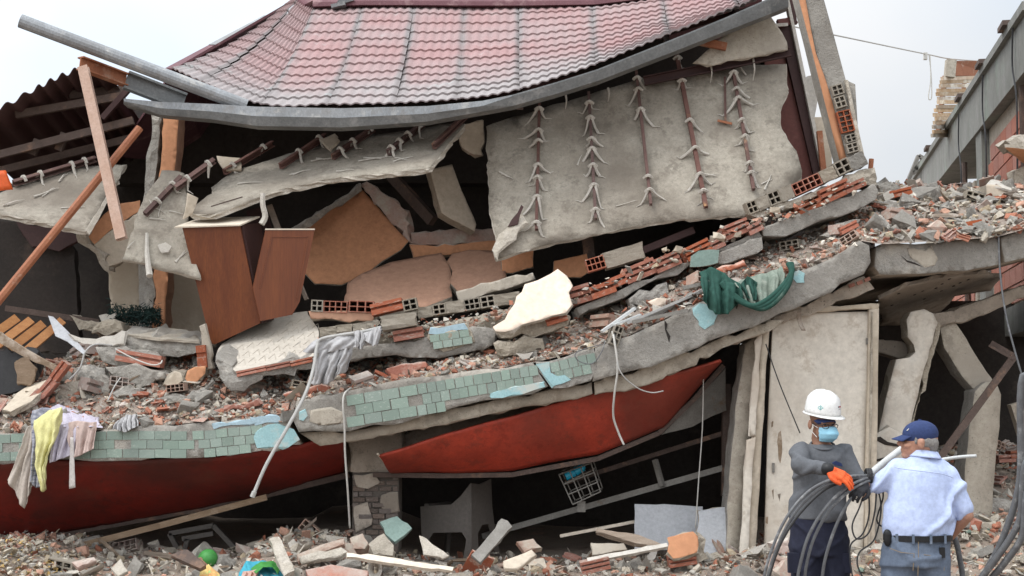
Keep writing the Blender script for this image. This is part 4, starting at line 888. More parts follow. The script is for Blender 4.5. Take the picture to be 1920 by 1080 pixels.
m = MB(); slabq(m, BC[0].lerp(BC[3], .30) + V((.02, .02, 0)), BC[1].lerp(BC[2], .30) + V((-.02, .02, 0)), BC[1].lerp(BC[2], .30) + dpt * .9, BC[0].lerp(BC[3], .30) + dpt * .9, .01); m.build('shelf', 'wood_old', bk_)

# boards and blocks on the shop floor
tag(plate('white_board', [(1190, 945), (1245, 945), (1318, 950), (1316, 1030), (1190, 1030)], Pl((1190, 945, 12.3), (1318, 950, 12.3), (1200, 1020, 12.15)), .02, 'block_face', None, None, .003), 'white flat board standing at the back of the shop rubble', 'board')
tag(plate('white_block', [(1308, 957), (1380, 950), (1387, 955), (1386, 1045), (1312, 1045)], Pl((1308, 957, 12.0), (1380, 950, 12.0), (1312, 1040, 11.9)), .10, 'block_face', 'plaster', None, .012), 'bluish white plastered block leaning beside the plaster column', 'block')
oc2 = tag(plate('brick_chunk', [(1252, 1008), (1300, 997), (1308, 1005), (1306, 1036), (1262, 1048), (1250, 1034)], Pl((1252, 1008, 11.5), (1308, 1005, 11.5), (1262, 1048, 11.4)), .05, 'peach_paint', 'mortar', None, .010), 'orange plastered brick chunk on the rubble left of the white block', 'brick chunk'); oc2.data.materials[0] = MT['orange_paint']
plate('mortar_side', [(1308, 1000), (1322, 1010), (1326, 1048), (1306, 1060), (1306, 1036)], 11.5, .15, 'mortar', None, oc2, .015)
brick_at(RB[3], (1256, 1066), (1308, 1058), 22, 11.46, .16, oc2, 'ribbed_brick')
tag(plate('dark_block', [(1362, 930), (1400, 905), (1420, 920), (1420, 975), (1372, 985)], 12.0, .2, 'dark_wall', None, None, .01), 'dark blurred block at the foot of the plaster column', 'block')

# ================================================================ door and broken columns at right
dr = thing('white_door', 'large dirty white door standing behind the two men', 'door', P(1540, 1050, 11.8))
plate('leaf', [(1450, 588), (1628, 584), (1624, 800), (1618, 1062), (1432, 1062), (1440, 800)], 11.8, .04, 'white_paint', None, dr, .002, .5)
plate('frame_post', [(1630, 580), (1648, 578), (1646, 700), (1640, 1055), (1622, 1062), (1626, 800)], 11.76, .09, 'cream_paint', None, dr, .004, .3)
plate('frame_bead', [(1634, 585), (1637, 585), (1630, 1055), (1627, 1055)], 11.75, .02, 'mortar', None, dr, .002, .3)
plate('frame_head', [(1440, 576), (1560, 574), (1648, 570), (1648, 579), (1560, 584), (1442, 588)], 11.76, .09, 'cream_paint', None, dr, .005)
plate('frame_post', [(1430, 592), (1446, 590), (1430, 800), (1414, 1062), (1396, 1062), (1412, 800), (1424, 690)], 11.74, .09, 'cream_paint', None, dr, .006, .1)
plate('frame_casing', [(1416, 640), (1430, 620), (1422, 720), (1418, 815), (1406, 818), (1410, 730)], 11.70, .04, 'white_paint', None, dr, .008, .1)
plate('frame_casing', [(1402, 826), (1416, 820), (1408, 940), (1398, 1062), (1386, 1062), (1394, 940)], 11.70, .04, 'white_paint', None, dr, .008, .1)
for q in ([(1460, 812), (1464, 808), (1466, 830), (1462, 868), (1459, 860)], [(1446, 792), (1450, 790), (1449, 800), (1446, 802)], [(1448, 920), (1451, 918), (1450, 936)], [(1460, 926), (1463, 925), (1462, 940)], [(1436, 970), (1440, 968), (1440, 982), (1436, 980)]):
    plate('paint_chip', q, 11.797, .002, 'wood_old', None, dr, .006)
m = MB(); m.bar(P(1450, 868, 11.79), P(1450, 886, 11.79), .02, .012, (0, 1, 0)); m.build('lock_plate', 'grey_steel', dr)
for y in (640, 830, 1000): m = MB(); m.bar(P(1626, y - 6, 11.785), P(1626, y + 6, 11.785), .018, .018, (0, 1, 0)); m.build('hinge', 'grey_steel', dr)
tag(plate('plaster_column', [(1398, 645), (1415, 632), (1438, 628), (1428, 690), (1412, 790), (1402, 870), (1396, 918), (1392, 1040), (1360, 1040), (1366, 900), (1378, 780)], 11.9, .3, 'plaster', 'concrete_broken', None, .005), 'cracked plaster column left of the white door', 'column')
plate_strip = sheet('hanging_strip', lambda u, v: P(1494 + 8 * u + 9 * v * v, 584 + 36 * v, 11.62) + V((0, .02 * math.sin(3 * v), 0)), 4, 10, 'wood_old', .006)
tag(plate_strip, 'small dark strip dangling over the top of the white door', 'strip')
tag(plate('broken_column', [(1700, 600), (1708, 585), (1733, 580), (1750, 588), (1758, 606), (1748, 643), (1740, 670), (1733, 690), (1722, 740), (1708, 795), (1696, 840), (1690, 880), (1640, 880), (1646, 812), (1662, 745), (1680, 674), (1706, 670), (1716, 660), (1713, 646), (1702, 632)], 12.1, .22, 'white_paint', 'mortar', None, .005), 'leaning white plastered column with a chipped round top', 'column')
plate('core', [(1750, 588), (1764, 610), (1756, 650), (1740, 700), (1716, 800), (1700, 880), (1688, 880), (1708, 795), (1733, 690), (1748, 643), (1758, 606)], 12.14, .2, 'mortar', None, bpy.data.objects['broken_column'], .02)
tag(plate('cracked_wall', [(1636, 818), (1668, 800), (1712, 822), (1740, 880), (1740, 1062), (1640, 1062)], 12.05, .16, 'white_paint', 'mortar', None, .012), 'cracked white wall base between the door and the man in the blue shirt', 'wall')
for i, q in enumerate(([(1636, 822), (1650, 818), (1665, 828), (1690, 834), (1712, 836), (1690, 838), (1660, 832)], [(1640, 862), (1668, 860), (1680, 870), (1660, 864), (1642, 865)])): plate('crack_edge', q, 12.04, .01, 'deep_shade', None, bpy.data.objects['cracked_wall'], .006)  # dark slivers on the face; their colour draws the shade in the cracks
o = tag(plate('broken_column', [(1764, 612), (1780, 604), (1792, 606), (1820, 650), (1858, 708), (1866, 722), (1830, 734), (1800, 700), (1770, 652)], 12.3, .25, 'plaster', 'concrete_broken', None, .005), 'upper half of a snapped concrete column leaning right', 'column')
tag(plate('broken_column', [(1828, 733), (1848, 716), (1868, 718), (1877, 740), (1874, 800), (1868, 850), (1862, 930), (1850, 1062), (1800, 1062), (1806, 950), (1812, 860), (1820, 790)], 12.2, .28, 'plaster', 'concrete_broken', None, .005), 'lower half of a snapped concrete column behind the man in the blue shirt', 'column')
rb = thing('angle_iron', 'bent rusty angle iron leaning across the snapped column', 'steel bar', P(1760, 860, 12.0))
m = MB(); m.prof(P(1900, 668, 12.0), P(1742, 884, 12.0), LA(.06, .06, .02)); m.build('long_leg', 'dark_steel', rb)
m = MB(); m.prof(P(1857, 644, 12.05), P(1903, 670, 11.98), LA(.06, .06, .02)); m.build('short_leg', 'dark_steel', rb)
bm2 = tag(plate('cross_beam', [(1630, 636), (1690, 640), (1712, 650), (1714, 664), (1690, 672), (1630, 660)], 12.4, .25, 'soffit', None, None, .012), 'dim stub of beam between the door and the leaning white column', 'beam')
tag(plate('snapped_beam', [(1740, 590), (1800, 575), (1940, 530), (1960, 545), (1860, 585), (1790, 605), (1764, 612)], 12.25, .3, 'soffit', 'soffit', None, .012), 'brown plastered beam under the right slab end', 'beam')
m = MB(); m.bar(P(1902, 756, 12.4), P(1935, 860, 12.4), .10, .10); m.build('leaning_stub', 'plaster', None, label='pale column stub cut by the right edge', cat='column')
tag(plate('soffit_patch', [(1650, 560), (1700, 536), (1760, 522), (1850, 512), (1880, 520), (1860, 545), (1790, 556), (1765, 585), (1690, 610), (1650, 612)], Pl((1650, 590, 12.6), (1880, 520, 12.6), (1760, 522, 11.9)), .03, 'soffit', None, None, .015), 'patched plaster soffit with small anchor holes under the right slab', 'soffit')
for (x, y) in ((1730, 545), (1755, 540), (1766, 532), (1765, 545), (1788, 536), (1800, 530), (1733, 560), (1685, 550), (1672, 572), (1815, 524), (1715, 552), (1780, 523)):
    q = Pl((1650, 590, 12.6), (1880, 520, 12.6), (1760, 522, 11.9)); m = MB(); p = q.off(x, y, -.001); m.prof(p, p + q.n * .006, [(.014 * math.cos(a), .014 * math.sin(a)) for a in (0, 1, 2, 3, 4, 5)], (1, 0, 0)); m.build('anchor_hole', 'deep_shade', bpy.data.objects['soffit_patch'])  # raised dark discs; the shade of a hole is only their colour

# ================================================================ neighbour building at right
nb = thing('neighbour_building', 'unfinished brick neighbour building with a weathered concrete beam', 'building', (6.6, 20, 0))
A0, A1 = V((5.05, 13.8, 0)), V((7.2, 25.2, 0)); dn = (A1 - A0).normalized(); out_n = V((-dn.y, dn.x, 0))
def nbox(name, s0, s1, z0, z1, o0, o1, mat, sl=.016):
    m = MB(); vs = [A0 + dn * s + out_n * o + V((0, 0, z + (sl * s if z > 4.2 else 0))) for z in (z0, z1) for o in (o0, o1) for s in (s0, s1)]
    m.add(vs, [(0, 1, 3, 2), (4, 6, 7, 5), (0, 4, 5, 1), (2, 3, 7, 6), (0, 2, 6, 4), (1, 5, 7, 3)]); return m.build(name, mat, nb)
Lw = (A1 - A0).length
nbox('beam', -.3, Lw, 5.03, 5.57, -.35, 0, 'aged_concrete'); nbox('roof_slab', -.3, Lw, 5.573, 5.66, -4, .05, 'aged_concrete')
nbox('floor_beam', -.3, Lw, 2.5, 2.8, -.35, -.02, 'aged_concrete')
for s in (3.3, 8.2): nbox('column', s, s + .5, 0, 5.027, -.40, -.03, 'aged_concrete')
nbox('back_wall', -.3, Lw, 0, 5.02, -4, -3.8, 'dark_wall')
BR = unit_box('brick', 'brick_wall')
for (s0, s1, ztop) in ((-.3, 3.29, 5.02), (4.7, 8.15, 4.6), (8.75, Lw, 4.4)):
    mw = nbox('mortar_wall', s0, s1, 2.8, ztop, -.34, -.12, 'mortar')
    z = 2.85; r = 0
    while z + .2 < ztop:
        s = s0 + (.2 if r % 2 else 0)
        while s + .4 <= s1 + .01:
            c = A0 + dn * (s + .2) + out_n * -.115 + V((0, 0, z + .1)); inst('brick', BR, c, (0, 0, math.atan2(dn.y, dn.x)), (.38, .03, .18), mw); s += .4
        z += .2; r += 1
for s in (.5, 5.2):
    m = MB(); p = A0 + dn * s + out_n * -.06; m.tube([p + V((0, 0, 2.8)), p + V((0, 0, 5.0))], .04, 8); m.build('downpipe', 'dark_steel', nb)
for s in (.6, 2.4, 4.4, 6.6, 8.5): p = A0 + dn * s + out_n * .05 + V((0, 0, 5.68 + .016 * s)); m = MB(); m.bar(p, p + dn * .35, .10, .05); m.build('roof_scrap', 'dark_steel', nb)
for i, s in enumerate((0.4, 2.6, 4.9)):
    p = A0 + dn * s + out_n * .03; m = MB(); m.tube([p + V((0, 0, 5.6)), p + V((0, 0, 5.2)) + dn * .1, p + V((0, 0, 4.8)) - dn * .1, p + V((0, 0, 4.0))], .010, 5, sub=5); m.build('cable', 'cable_dark', nb)
aw = thing('slat_awning', 'pale wooden slat awning hanging off the neighbour roof against the sky', 'awning', P(1810, 190, 20.5))  # awning made of open wooden slats
AW = [P(1764, 143, 20.0), P(1876, 140, 21.5), P(1852, 258, 21.8), P(1746, 258, 19.6)]
def aw_fn(u, v):
    p = AW[0].lerp(AW[1], u).lerp(AW[3].lerp(AW[2], u), v); p.y -= .05 * math.sin(v * 2 * math.pi * 13); p.z += .02 * math.sin(v * 2 * math.pi * 13); return p
M('slat_wood', (.60, .49, .37), (.46, .30, .18), (.72, .66, .56), s=4, cov=.5, bump=.3, rnd=.25)
for k in range(15):
    v = (k + .5) / 15; a = AW[0].lerp(AW[3], v); b_ = AW[1].lerp(AW[2], v); j_ = V((random.uniform(-.02, .02), 0, random.uniform(-.006, .006)))
    m = MB(); m.bar(a + j_, b_ + V((random.uniform(-.03, .03), 0, random.uniform(-.008, .008))), .03, .052, (0, 0, 1)); m.build('slat', 'slat_wood', aw)
m = MB(); slabq(m, P(1782, 114, 20.2), P(1878, 114, 21.5), P(1870, 142, 21.5), P(1780, 142, 20.1), .05); m.build('upper_board', 'rust_steel', aw)
m = MB(); m.bar(P(1783, 113, 20.1), P(1780, 145, 20.1), .10, .14); m.build('end_block', 'plaster', aw)
m = MB(); m.bar(P(1772, 143, 20.2), P(1758, 256, 19.95), .06, .05); m.bar(P(1810, 143, 20.9), P(1795, 256, 20.9), .06, .05); m.bar(P(1840, 143, 21.4), P(1880, 200, 21.2), .08, .08); m.build('support', 'rust_steel', aw)
tb = thing('twisted_metal', 'twisted grey metal bracket at the far end of the neighbour beam', 'metal', P(1710, 330, 24))
for a, b in (((1700, 345), (1722, 292)), ((1712, 325), (1760, 280)), ((1722, 292), (1740, 302)), ((1715, 318), (1730, 300))): m = MB(); m.bar(P(*a, 24), P(*b, 24), .09, .06); m.build('bar', 'grey_steel', tb)

# overhead wire with hanging lamp cord
wv = thing('overhead_wire', 'thin wire across the sky with a hanging loop', 'wire', P(1735, 100, 20))
m = MB(); m.tube([P(1460, 44, 15), P(1600, 73, 18), P(1735, 101, 20), P(1800, 112, 21), P(1960, 120, 22)], .009, 5, sub=6); m.build('line', 'wire_white', wv)
m = MB(); m.tube([P(1742, 103, 20), P(1746, 140, 20), P(1747, 180, 20), P(1743, 187, 20), P(1741, 180, 20), P(1745, 150, 20), P(1744, 103, 20)], .008, 5, sub=5); m.build('loop', 'wire_white', wv)
m = MB(); m.bar(P(1735, 99, 20), P(1735, 112, 20), .05, .05); m.build('connector', 'wire_white', wv)

for par_, q in ((sC, [(1246, 600), (1252, 608), (1250, 618), (1257, 630), (1255, 642), (1252, 632), (1247, 618)]), (sA, [(1690, 480), (1700, 488), (1716, 492), (1730, 500), (1716, 496), (1700, 491)]), (sC, [(1380, 560), (1384, 572), (1381, 580), (1379, 570)])):
    plate('crack', q, (SLAB if par_ is sC else 11.6) - .003, .004, 'deep_shade', None, par_, .004)  # thin dark strips; the shade of a crack is put into their colour
# ================================================================ rubble
def lerpL(L_, x):
    for (a, b), (c, d) in zip(L_, L_[1:]):
        if a <= x <= c: return b + (d - b) * (x - a) / (c - a)
    return L_[0][1] if x < L_[0][0] else L_[-1][1]
TE = [(-160, 818), (0, 812), (200, 805), (395, 789), (480, 783), (540, 790), (556, 752), (650, 734), (850, 701), (1000, 679), (1112, 652), (1180, 627), (1310, 567), (1420, 544), (1480, 516), (1560, 483), (1612, 450), (1652, 457), (1868, 444), (1940, 423), (2080, 384)]
CE = [(-160, 690), (0, 720), (90, 690), (150, 650), (380, 665), (420, 725), (560, 700), (620, 676), (800, 670), (900, 650), (1000, 630), (1100, 592), (1200, 560), (1300, 500), (1400, 478), (1500, 452), (1600, 402), (1650, 352), (1720, 352), (1800, 360), (1900, 352), (2080, 340)]
def bed_pt(px, t, yo=12.75):
    yo = 12.75 + .5 * sst(1600, 1680, px) - .45 * sst(560, 900, px) * (1 - sst(1560, 1650, px))
    a, b = P(px, lerpL(TE, px) + 1, 11.52), P(px, lerpL(CE, px), yo)
    p = a.lerp(b, t); p.z += .10 * math.sin(math.pi * min(1, t)) * (1 if px < 560 or px > 1640 else .3); p.z += .05 * noise.noise(p * 3) * min(1, t * 4); return p
bv = []; NX = 150; NTT = 12
pxs = [-160 + 2240 * i / NX for i in range(NX + 1)]
for j in range(NTT + 1):
    for x in pxs: bv.append(bed_pt(x, j / NTT))
bf = [(j*(NX+1) + i, j*(NX+1) + i + 1, (j+1)*(NX+1) + i + 1, (j+1)*(NX+1) + i) for j in range(NTT) for i in range(NX)]
nb0 = len(bv)
for x in pxs:                                     # the heap goes down to the slab behind its crest
    q = bed_pt(x, 1); bv.append(V((q.x, q.y + .7, q.z - .35)))
bf += [(NTT*(NX+1) + i, NTT*(NX+1) + i + 1, nb0 + i + 1, nb0 + i) for i in range(NX)]
tag(mk('rubble_heap', bv, bf, 'bed', smooth=False), 'dusty heap of crushed brick and mortar on the broken floor slab', 'rubble', kind='stuff')

PAL = {'grey': (.84, .82, .78), 'pale': (1.0, .94, .84), 'brick': (.74, .32, .22), 'pink': (.98, .60, .47), 'dark': (.38, .33, .30), 'tan': (.84, .72, .55), 'green': (.45, .62, .55), 'white': (1.35, 1.3, 1.22)}
def hull(pts):
    bm = bmesh.new()
    for p in pts: bm.verts.new(p)
    r = bmesh.ops.convex_hull(bm, input=bm.verts[:])
    for v in [v for v in bm.verts if not v.link_faces]: bm.verts.remove(v)
    bm.verts.index_update()
    return [v.co.copy() for v in bm.verts], [tuple(v.index for v in f.verts) for f in bm.faces], bm
def chunk_geo(rs, n=13, fl=(1, .8, .6)):
    pts = [V((rs.uniform(-.5, .5) * fl[0], rs.uniform(-.5, .5) * fl[1], rs.uniform(-.5, .5) * fl[2])) for _ in range(n)]
    v, f, bm = hull(pts); bm.free(); return v, f
rs = random.Random(11)
GEO = {'chunk': [chunk_geo(rs, 18) for _ in range(8)], 'shard': [chunk_geo(rs, 12, (1, .75, .16)) for _ in range(8)], 'stick': [chunk_geo(rs, 14, (1, .12, .10)) for _ in range(4)]}
def frag_geo(rs):                                 # broken hollow-brick wall: a plate with two fins
    w_ = rs.uniform(.5, .8); v = []; f = []
    m = MB(); m.box((-.5, -w_/2, -.06), (.5, w_/2, .03))
    for y in (-w_ * .3, w_ * .12): m.box((-.47, y, .028), (.45 * rs.uniform(.5, 1), y + .07, .16))
    return [p + noise.noise_vector(p * 3 + V((w_ * 50, 0, 0))) * .07 for p in m.v], m.f
GEO['grit'] = [chunk_geo(rs, 6, (1, .8, .7)) for _ in range(8)]
GEO['fin'] = [frag_geo(rs) for _ in range(6)]
def rot_rand(rs, flat_=.5): return (rs.gauss(0, flat_), rs.gauss(0, flat_), rs.uniform(0, 6.28))
def stuff(name, label, pts, cols, mat='rubble'):
    """Thousands of crumbs as one mesh with a colour per crumb. pts: (point, size)."""
    vs = []; fs = []; cl = []; rs = random.Random(5)
    from mathutils import Euler
    for p, s in pts:
        kind = rs.choices(('chunk', 'shard', 'fin', 'stick'), (.45, .38, .09, .08))[0] if s > .016 else 'grit'
        v, f = rs.choice(GEO[kind]); mtx = Euler(rot_rand(rs)).to_matrix() * (s * (1.8 if kind == 'stick' else 1)); k = len(vs)
        c = PAL[rs.choices(list(cols), list(cols.values()))[0]]; b = rs.uniform(.7, 1.12)
        vs += [mtx @ q + p for q in v]; fs += [tuple(i + k for i in q) for q in f]; cl += [(c[0]*b, c[1]*b, c[2]*b, 1)] * len(v)
    o = mk(name, vs, fs, mat, kind='stuff', recalc=True); tag(o, label, 'rubble')
    at = o.data.color_attributes.new('piece', 'FLOAT_COLOR', 'POINT'); at.data.foreach_set('color', [x for c in cl for x in c])
    return o
r2 = random.Random(21)
# crumbs on the slab, left and middle, then right
pts = []
for _ in range(12000):
    px = r2.uniform(-120, 1640) if r2.random() < .7 else r2.uniform(-120, 600); t = r2.random() ** 1.3
    p = bed_pt(px, t); pts.append((p + V((r2.gauss(0, .02), 0, r2.uniform(0, .03))), .012 + .075 * r2.random() ** 4))
for _ in range(14000):
    px = r2.uniform(-120, 1640); p = bed_pt(px, r2.random() ** 1.2); pts.append((p + V((r2.gauss(0, .02), 0, r2.uniform(0, .012))), r2.uniform(.006, .015)))
band = [(1060, 560), (1112, 542), (1178, 512), (1240, 486), (1292, 468), (1340, 446), (1410, 415), (1500, 388), (1560, 358), (1630, 332)]
for _ in range(420):
    px = r2.uniform(1060, 1630); pts.append((P(px, lerpL(band, px) + r2.gauss(6, 7), 11.84 + r2.uniform(0, .2)), .02 + .06 * r2.random() ** 2.5))
b4 = [(590, 650), (700, 622), (790, 612), (900, 596), (980, 572)]
for _ in range(420):
    px = r2.uniform(590, 980); pts.append((P(px, lerpL(b4, px) + r2.gauss(4, 9), 11.82 + r2.uniform(0, .25)), .02 + .05 * r2.random() ** 2.5))
stuff('rubble_crumbs', 'small crumbs of brick and plaster strewn along the broken slab', pts, {'grey': 3, 'pale': 3, 'brick': 3, 'pink': 2.5, 'dark': 1.2, 'tan': 1, 'white': .5})
pts = []
for _ in range(3500):
    px = r2.uniform(1635, 2060); t = r2.random() ** 1.1
    p = bed_pt(px, t); pts.append((p + V((0, 0, r2.uniform(0, .04))), .015 + .10 * r2.random() ** 3.5))
stuff('rubble_crumbs', 'grey crumbs of concrete and brick piled on the right slab', pts, {'grey': 5, 'pale': 2.5, 'brick': 1.2, 'pink': 1.2, 'dark': 1.2, 'tan': 2, 'white': .3})
def gpt(rs, x0=-4.6, x1=5.6, y0=9.5, y1=12.9):
    x = rs.uniform(x0, x1); y = rs.uniform(y0, y1); return V((x, y, gz(x, y)))
pts = []
for _ in range(12000):
    p = gpt(r2, -4.4, 4.6, 10.3, 12.5) if r2.random() < .85 else gpt(r2); pts.append((p + V((0, 0, r2.uniform(-.01, .04))), .015 + .11 * r2.random() ** 4))
for _ in range(14000):
    p = gpt(r2, -4.4, 4.6, 10.3, 12.4); pts.append((p + V((0, 0, r2.uniform(0, .012))), r2.uniform(.007, .0155)))
for _ in range(2500):
    p = gpt(r2, 2.9, 5.6, 11.8, 14); pts.append((p + V((0, 0, r2.uniform(0, .05))), .03 + .08 * r2.random() ** 3))
stuff('rubble_crumbs', 'small crumbs of brick, plaster and concrete covering the ground', pts, {'grey': 3.6, 'pale': 4, 'brick': 1.7, 'pink': 1.8, 'dark': 1.8, 'tan': 1.6, 'green': .15, 'white': .9})

# countable pieces
def mesh_of(name, geo, mat):
    me = bpy.data.meshes.new(name); me.from_pydata(*[geo[0], [], geo[1]]); me.materials.append(MT[mat])
    bm = bmesh.new(); bm.from_mesh(me)
    if len(bm.verts) < 60:
        bmesh.ops.subdivide_edges(bm, edges=bm.edges[:], cuts=1, use_grid_fill=True)
        for v in bm.verts: v.co += noise.noise_vector(v.co * 4 + V((len(geo[0]), 0, geo[0][0].x * 9))) * .045
    bmesh.ops.recalc_face_normals(bm, faces=bm.faces); bm.to_mesh(me); bm.free(); return me
M('shard_mat', (.58, .53, .45), (.46, .41, .34), (.52, .32, .22), s=6, cov=.62, bump=.5, rnd=.22, dust=.3)
PM = {'concrete_chunk': [mesh_of('concrete_chunk', g, 'concrete_broken') for g in GEO['chunk']],
      'brick_fragment': [mesh_of('brick_fragment', g, 'brick') for g in GEO['fin'] + GEO['shard'][:4]] + [mesh_of('brick_fragment', g, 'brick_dusty') for g in GEO['fin'] + GEO['chunk'][:3]],
      'plaster_shard': [mesh_of('plaster_shard', g, 'shard_mat') for g in GEO['shard']],
      'wood_stick': [mesh_of('wood_stick', g, 'wood_old') for g in GEO['stick']]}
CATS = {'concrete_chunk': ('concrete chunk', 'grey concrete chunk'), 'brick_fragment': ('brick fragment', 'broken red brick fragment'), 'plaster_shard': ('plaster shard', 'flat pale plaster shard'), 'wood_stick': ('stick', 'splintered wooden stick')}
def where_of(p, reg):
    d = p - V((0, 0, CZ)); px = 960 + F * d.x / d.y
    L_ = {'L': ((200, 'behind the hanging clothes'), (400, 'in the middle of the left heap'), (9999, 'below the patterned slab')), 'M': ((800, 'below the grey cloth'), (1110, 'above the green tile band'), (1400, 'left of the green tarpaulin'), (9999, 'right of the green tarpaulin')),
          'R': ((1760, 'at the left end of the right heap'), (9999, 'at the right end of the right heap')), 'G': ((250, 'on the ground under the far left of the red fascia'), (480, 'on the ground under the middle of the left fascia'), (800, 'on the ground around the brick pier'), (1100, 'on the ground in front of the plastic chair'), (1320, 'on the ground in front of the white board'), (9999, 'on the ground near the white door')), 'P': ((1800, 'in the low pile behind the man in blue'), (9999, 'in the low pile at the right edge'))}[reg]
    for a, t in L_:
        if px < a: return t
def scatter(kind, n, ptfn, reg, smin, smax, pw=2.2, flat_=.45, sink=.18):
    c, l = CATS[kind]
    for _ in range(n):
        p = ptfn(); s = smin + (smax - smin) * r2.random() ** pw; wh = where_of(p, reg)
        lab = ('large ' if s > smin + .45 * (smax - smin) else 'small ') + l + ' ' + wh
        inst(kind, r2.choice(PM[kind]), p + V((0, 0, s * sink)), rot_rand(r2, flat_), (s * r2.uniform(.8, 1.2), s * r2.uniform(.8, 1.2), s * r2.uniform(.8, 1.15)), None, lab, c, c + 's ' + wh)
fl = lambda: bed_pt(r2.uniform(-60, 560), r2.random() ** 1.2)
fm = lambda: bed_pt(r2.uniform(560, 1630), r2.random() ** 1.3)
fr = lambda: bed_pt(r2.uniform(1640, 1990), r2.random())
fg = lambda: gpt(r2, -4.3, 3.2, 10.5, 12.3)
fp = lambda: gpt(r2, 2.9, 5.2, 11.6, 13.6)
for kind, nL, nM, nR, nG, nP in (('concrete_chunk', 60, 45, 80, 80, 30), ('brick_fragment', 75, 75, 40, 75, 30), ('plaster_shard', 50, 45, 35, 130, 20), ('wood_stick', 6, 14, 8, 45, 10)):
    a, b = ((.05, .17), (.06, .24))[kind == 'wood_stick']
    if kind == 'wood_stick': a, b = .12, .28
    scatter(kind, nL, fl, 'L', a, b * 1.25, 2)
    scatter(kind, nM, fm, 'M', a, b * .85)
    scatter(kind, nR, fr, 'R', a * 1.2, b * 1.5, 1.7)
    scatter(kind, nG, fg, 'G', a, b * 1.7, 2)
    scatter(kind, nP, fp, 'P', a, b * 1.3, 1.6)
CATS['hollow_brick'] = ('hollow brick', 'dusty hollow clay brick')
PM['hollow_brick'] = [HB[k] for k in ((2, 2, 'mortar'), (3, 2, 'mortar'), (4, 2, 'brick_dusty'))] + [ribbed_brick('ribbed_brick', 'brick_dusty', 2), hollow_brick('hollow_brick', 3, 2, 'brick_dusty')]
for n, fn_, reg in ((9, fl, 'L'), (12, fm, 'M'), (6, fr, 'R'), (12, fg, 'G'), (5, fp, 'P')):
    for _ in range(n):
        p = fn_(); wh = where_of(p, reg); k = r2.uniform(.6, 1)
        inst('hollow_brick', r2.choice(PM['hollow_brick']), p + V((0, 0, .035)), (r2.gauss(0, .35), r2.gauss(0, .35), r2.uniform(-.9, .9)), (.24 * k, .16 * k, .11 * k), None, 'dusty hollow clay brick lying ' + wh, 'hollow brick', 'hollow bricks ' + wh)

# individually traced pieces -----------------------------------------
def block(label, out, Y, thick, mat='concrete_broken', emat=None, name='concrete_chunk', cat='concrete chunk', jag=.02, dirv=None, pl=None):
    return tag(plate(name, out, pl or Y, thick, mat, emat, None, jag, .05, dirv), label, cat)
T3 = lambda a, b, c: Pl(a, b, c)
# left heap
cs = block('thick broken concrete slice with a flat plastered top below the orange column', [(232, 628), (300, 634), (375, 640), (376, 662), (320, 668), (262, 662), (236, 650), (224, 640)], 12.2, .35, dirv=(0, .9, .28), jag=.018)
plate('plaster_top', [(232, 626), (262, 617), (310, 614), (350, 618), (374, 634), (374, 640), (300, 635)], T3((232, 627, 12.19), (374, 639, 12.19), (310, 615, 12.6)), .02, 'plaster', None, cs, .006)
plate('white_skin', [(128, 626), (150, 634), (180, 636), (215, 630), (228, 620), (234, 622), (232, 644), (205, 650), (170, 645), (140, 636)], T3((130, 628, 12.16), (234, 620, 12.16), (200, 654, 12.1)), .02, 'fiber', None, cs, .012)
block('concrete lump with exposed red brick under the thick slice', [(180, 650), (236, 648), (300, 668), (300, 690), (240, 690), (190, 676)], 12.1, .3)
brick_at(RB[2], (214, 676), (300, 690), 22, 12.05, .15, None, 'loose_brick', label='red grooved brick face in the concrete lump of the left heap', cat='brick')
block('boat shaped concrete fragment in the left heap', [(198, 688), (240, 686), (280, 694), (310, 698), (308, 712), (286, 722), (244, 716), (212, 704)], 11.95, .25)
block('angular grey boulder left of the boat shaped fragment', [(160, 722), (176, 708), (200, 706), (212, 720), (204, 738), (180, 744), (164, 736)], 11.9, .22)
block('large mortar lump above the hanging clothes', [(108, 740), (124, 714), (146, 712), (160, 728), (158, 746), (120, 756), (100, 756)], 11.9, .25, 'mortar')
block('grey rubble lump behind the angular boulder', [(140, 690), (170, 684), (196, 690), (200, 706), (170, 712), (146, 708)], 12.0, .2)
block('flat concrete piece under the boat shaped fragment', [(206, 740), (240, 722), (266, 730), (262, 750), (230, 762), (210, 756)], 11.85, .2)
wp = block('cream topped wall piece lying at the left edge of the heap', [(4, 768), (30, 738), (62, 718), (88, 712), (90, 726), (60, 752), (20, 772)], 0, .05, 'cream_paint', 'mortar', 'wall_piece', 'wall piece', .006, pl=T3((4, 768, 11.7), (62, 750, 11.7), (70, 714, 12.0)))
for a, b in (((12, 784), (34, 776)), ((34, 776), (56, 768))): brick_at(HB[(3, 2, 'mortar')], a, b, 12, 11.7, .12, wp)
for i, (a, b, h) in enumerate((((58, 768), (84, 742), 20), ((80, 748), (106, 718), 18), ((104, 716), (128, 684), 16))): brick_at(RB[2], a, b, h, 11.78, .12, None, 'loose_brick', label=('lowest', 'middle', 'topmost')[i] + ' of three red bricks leaning in a row beside the cream topped piece', cat='brick')
brick_at(HB[(2, 2, 'brick_dusty')] if (2, 2, 'brick_dusty') in HB else HB[(4, 2, 'brick_dusty')], (312, 736), (346, 732), 14, 11.75, .15, None, 'loose_brick', label='dusty hollow brick end in the left heap below the boat shaped fragment', cat='brick')
block('grey mortar strip left of the patterned slab', [(286, 752), (330, 740), (380, 736), (384, 744), (340, 756), (292, 764)], 11.75, .2)
block('rounded tan stone left of the patterned slab', [(308, 718), (318, 706), (330, 694), (340, 698), (342, 712), (330, 722)], 11.9, .15, 'cream_paint', 'mortar', 'stone', 'stone')
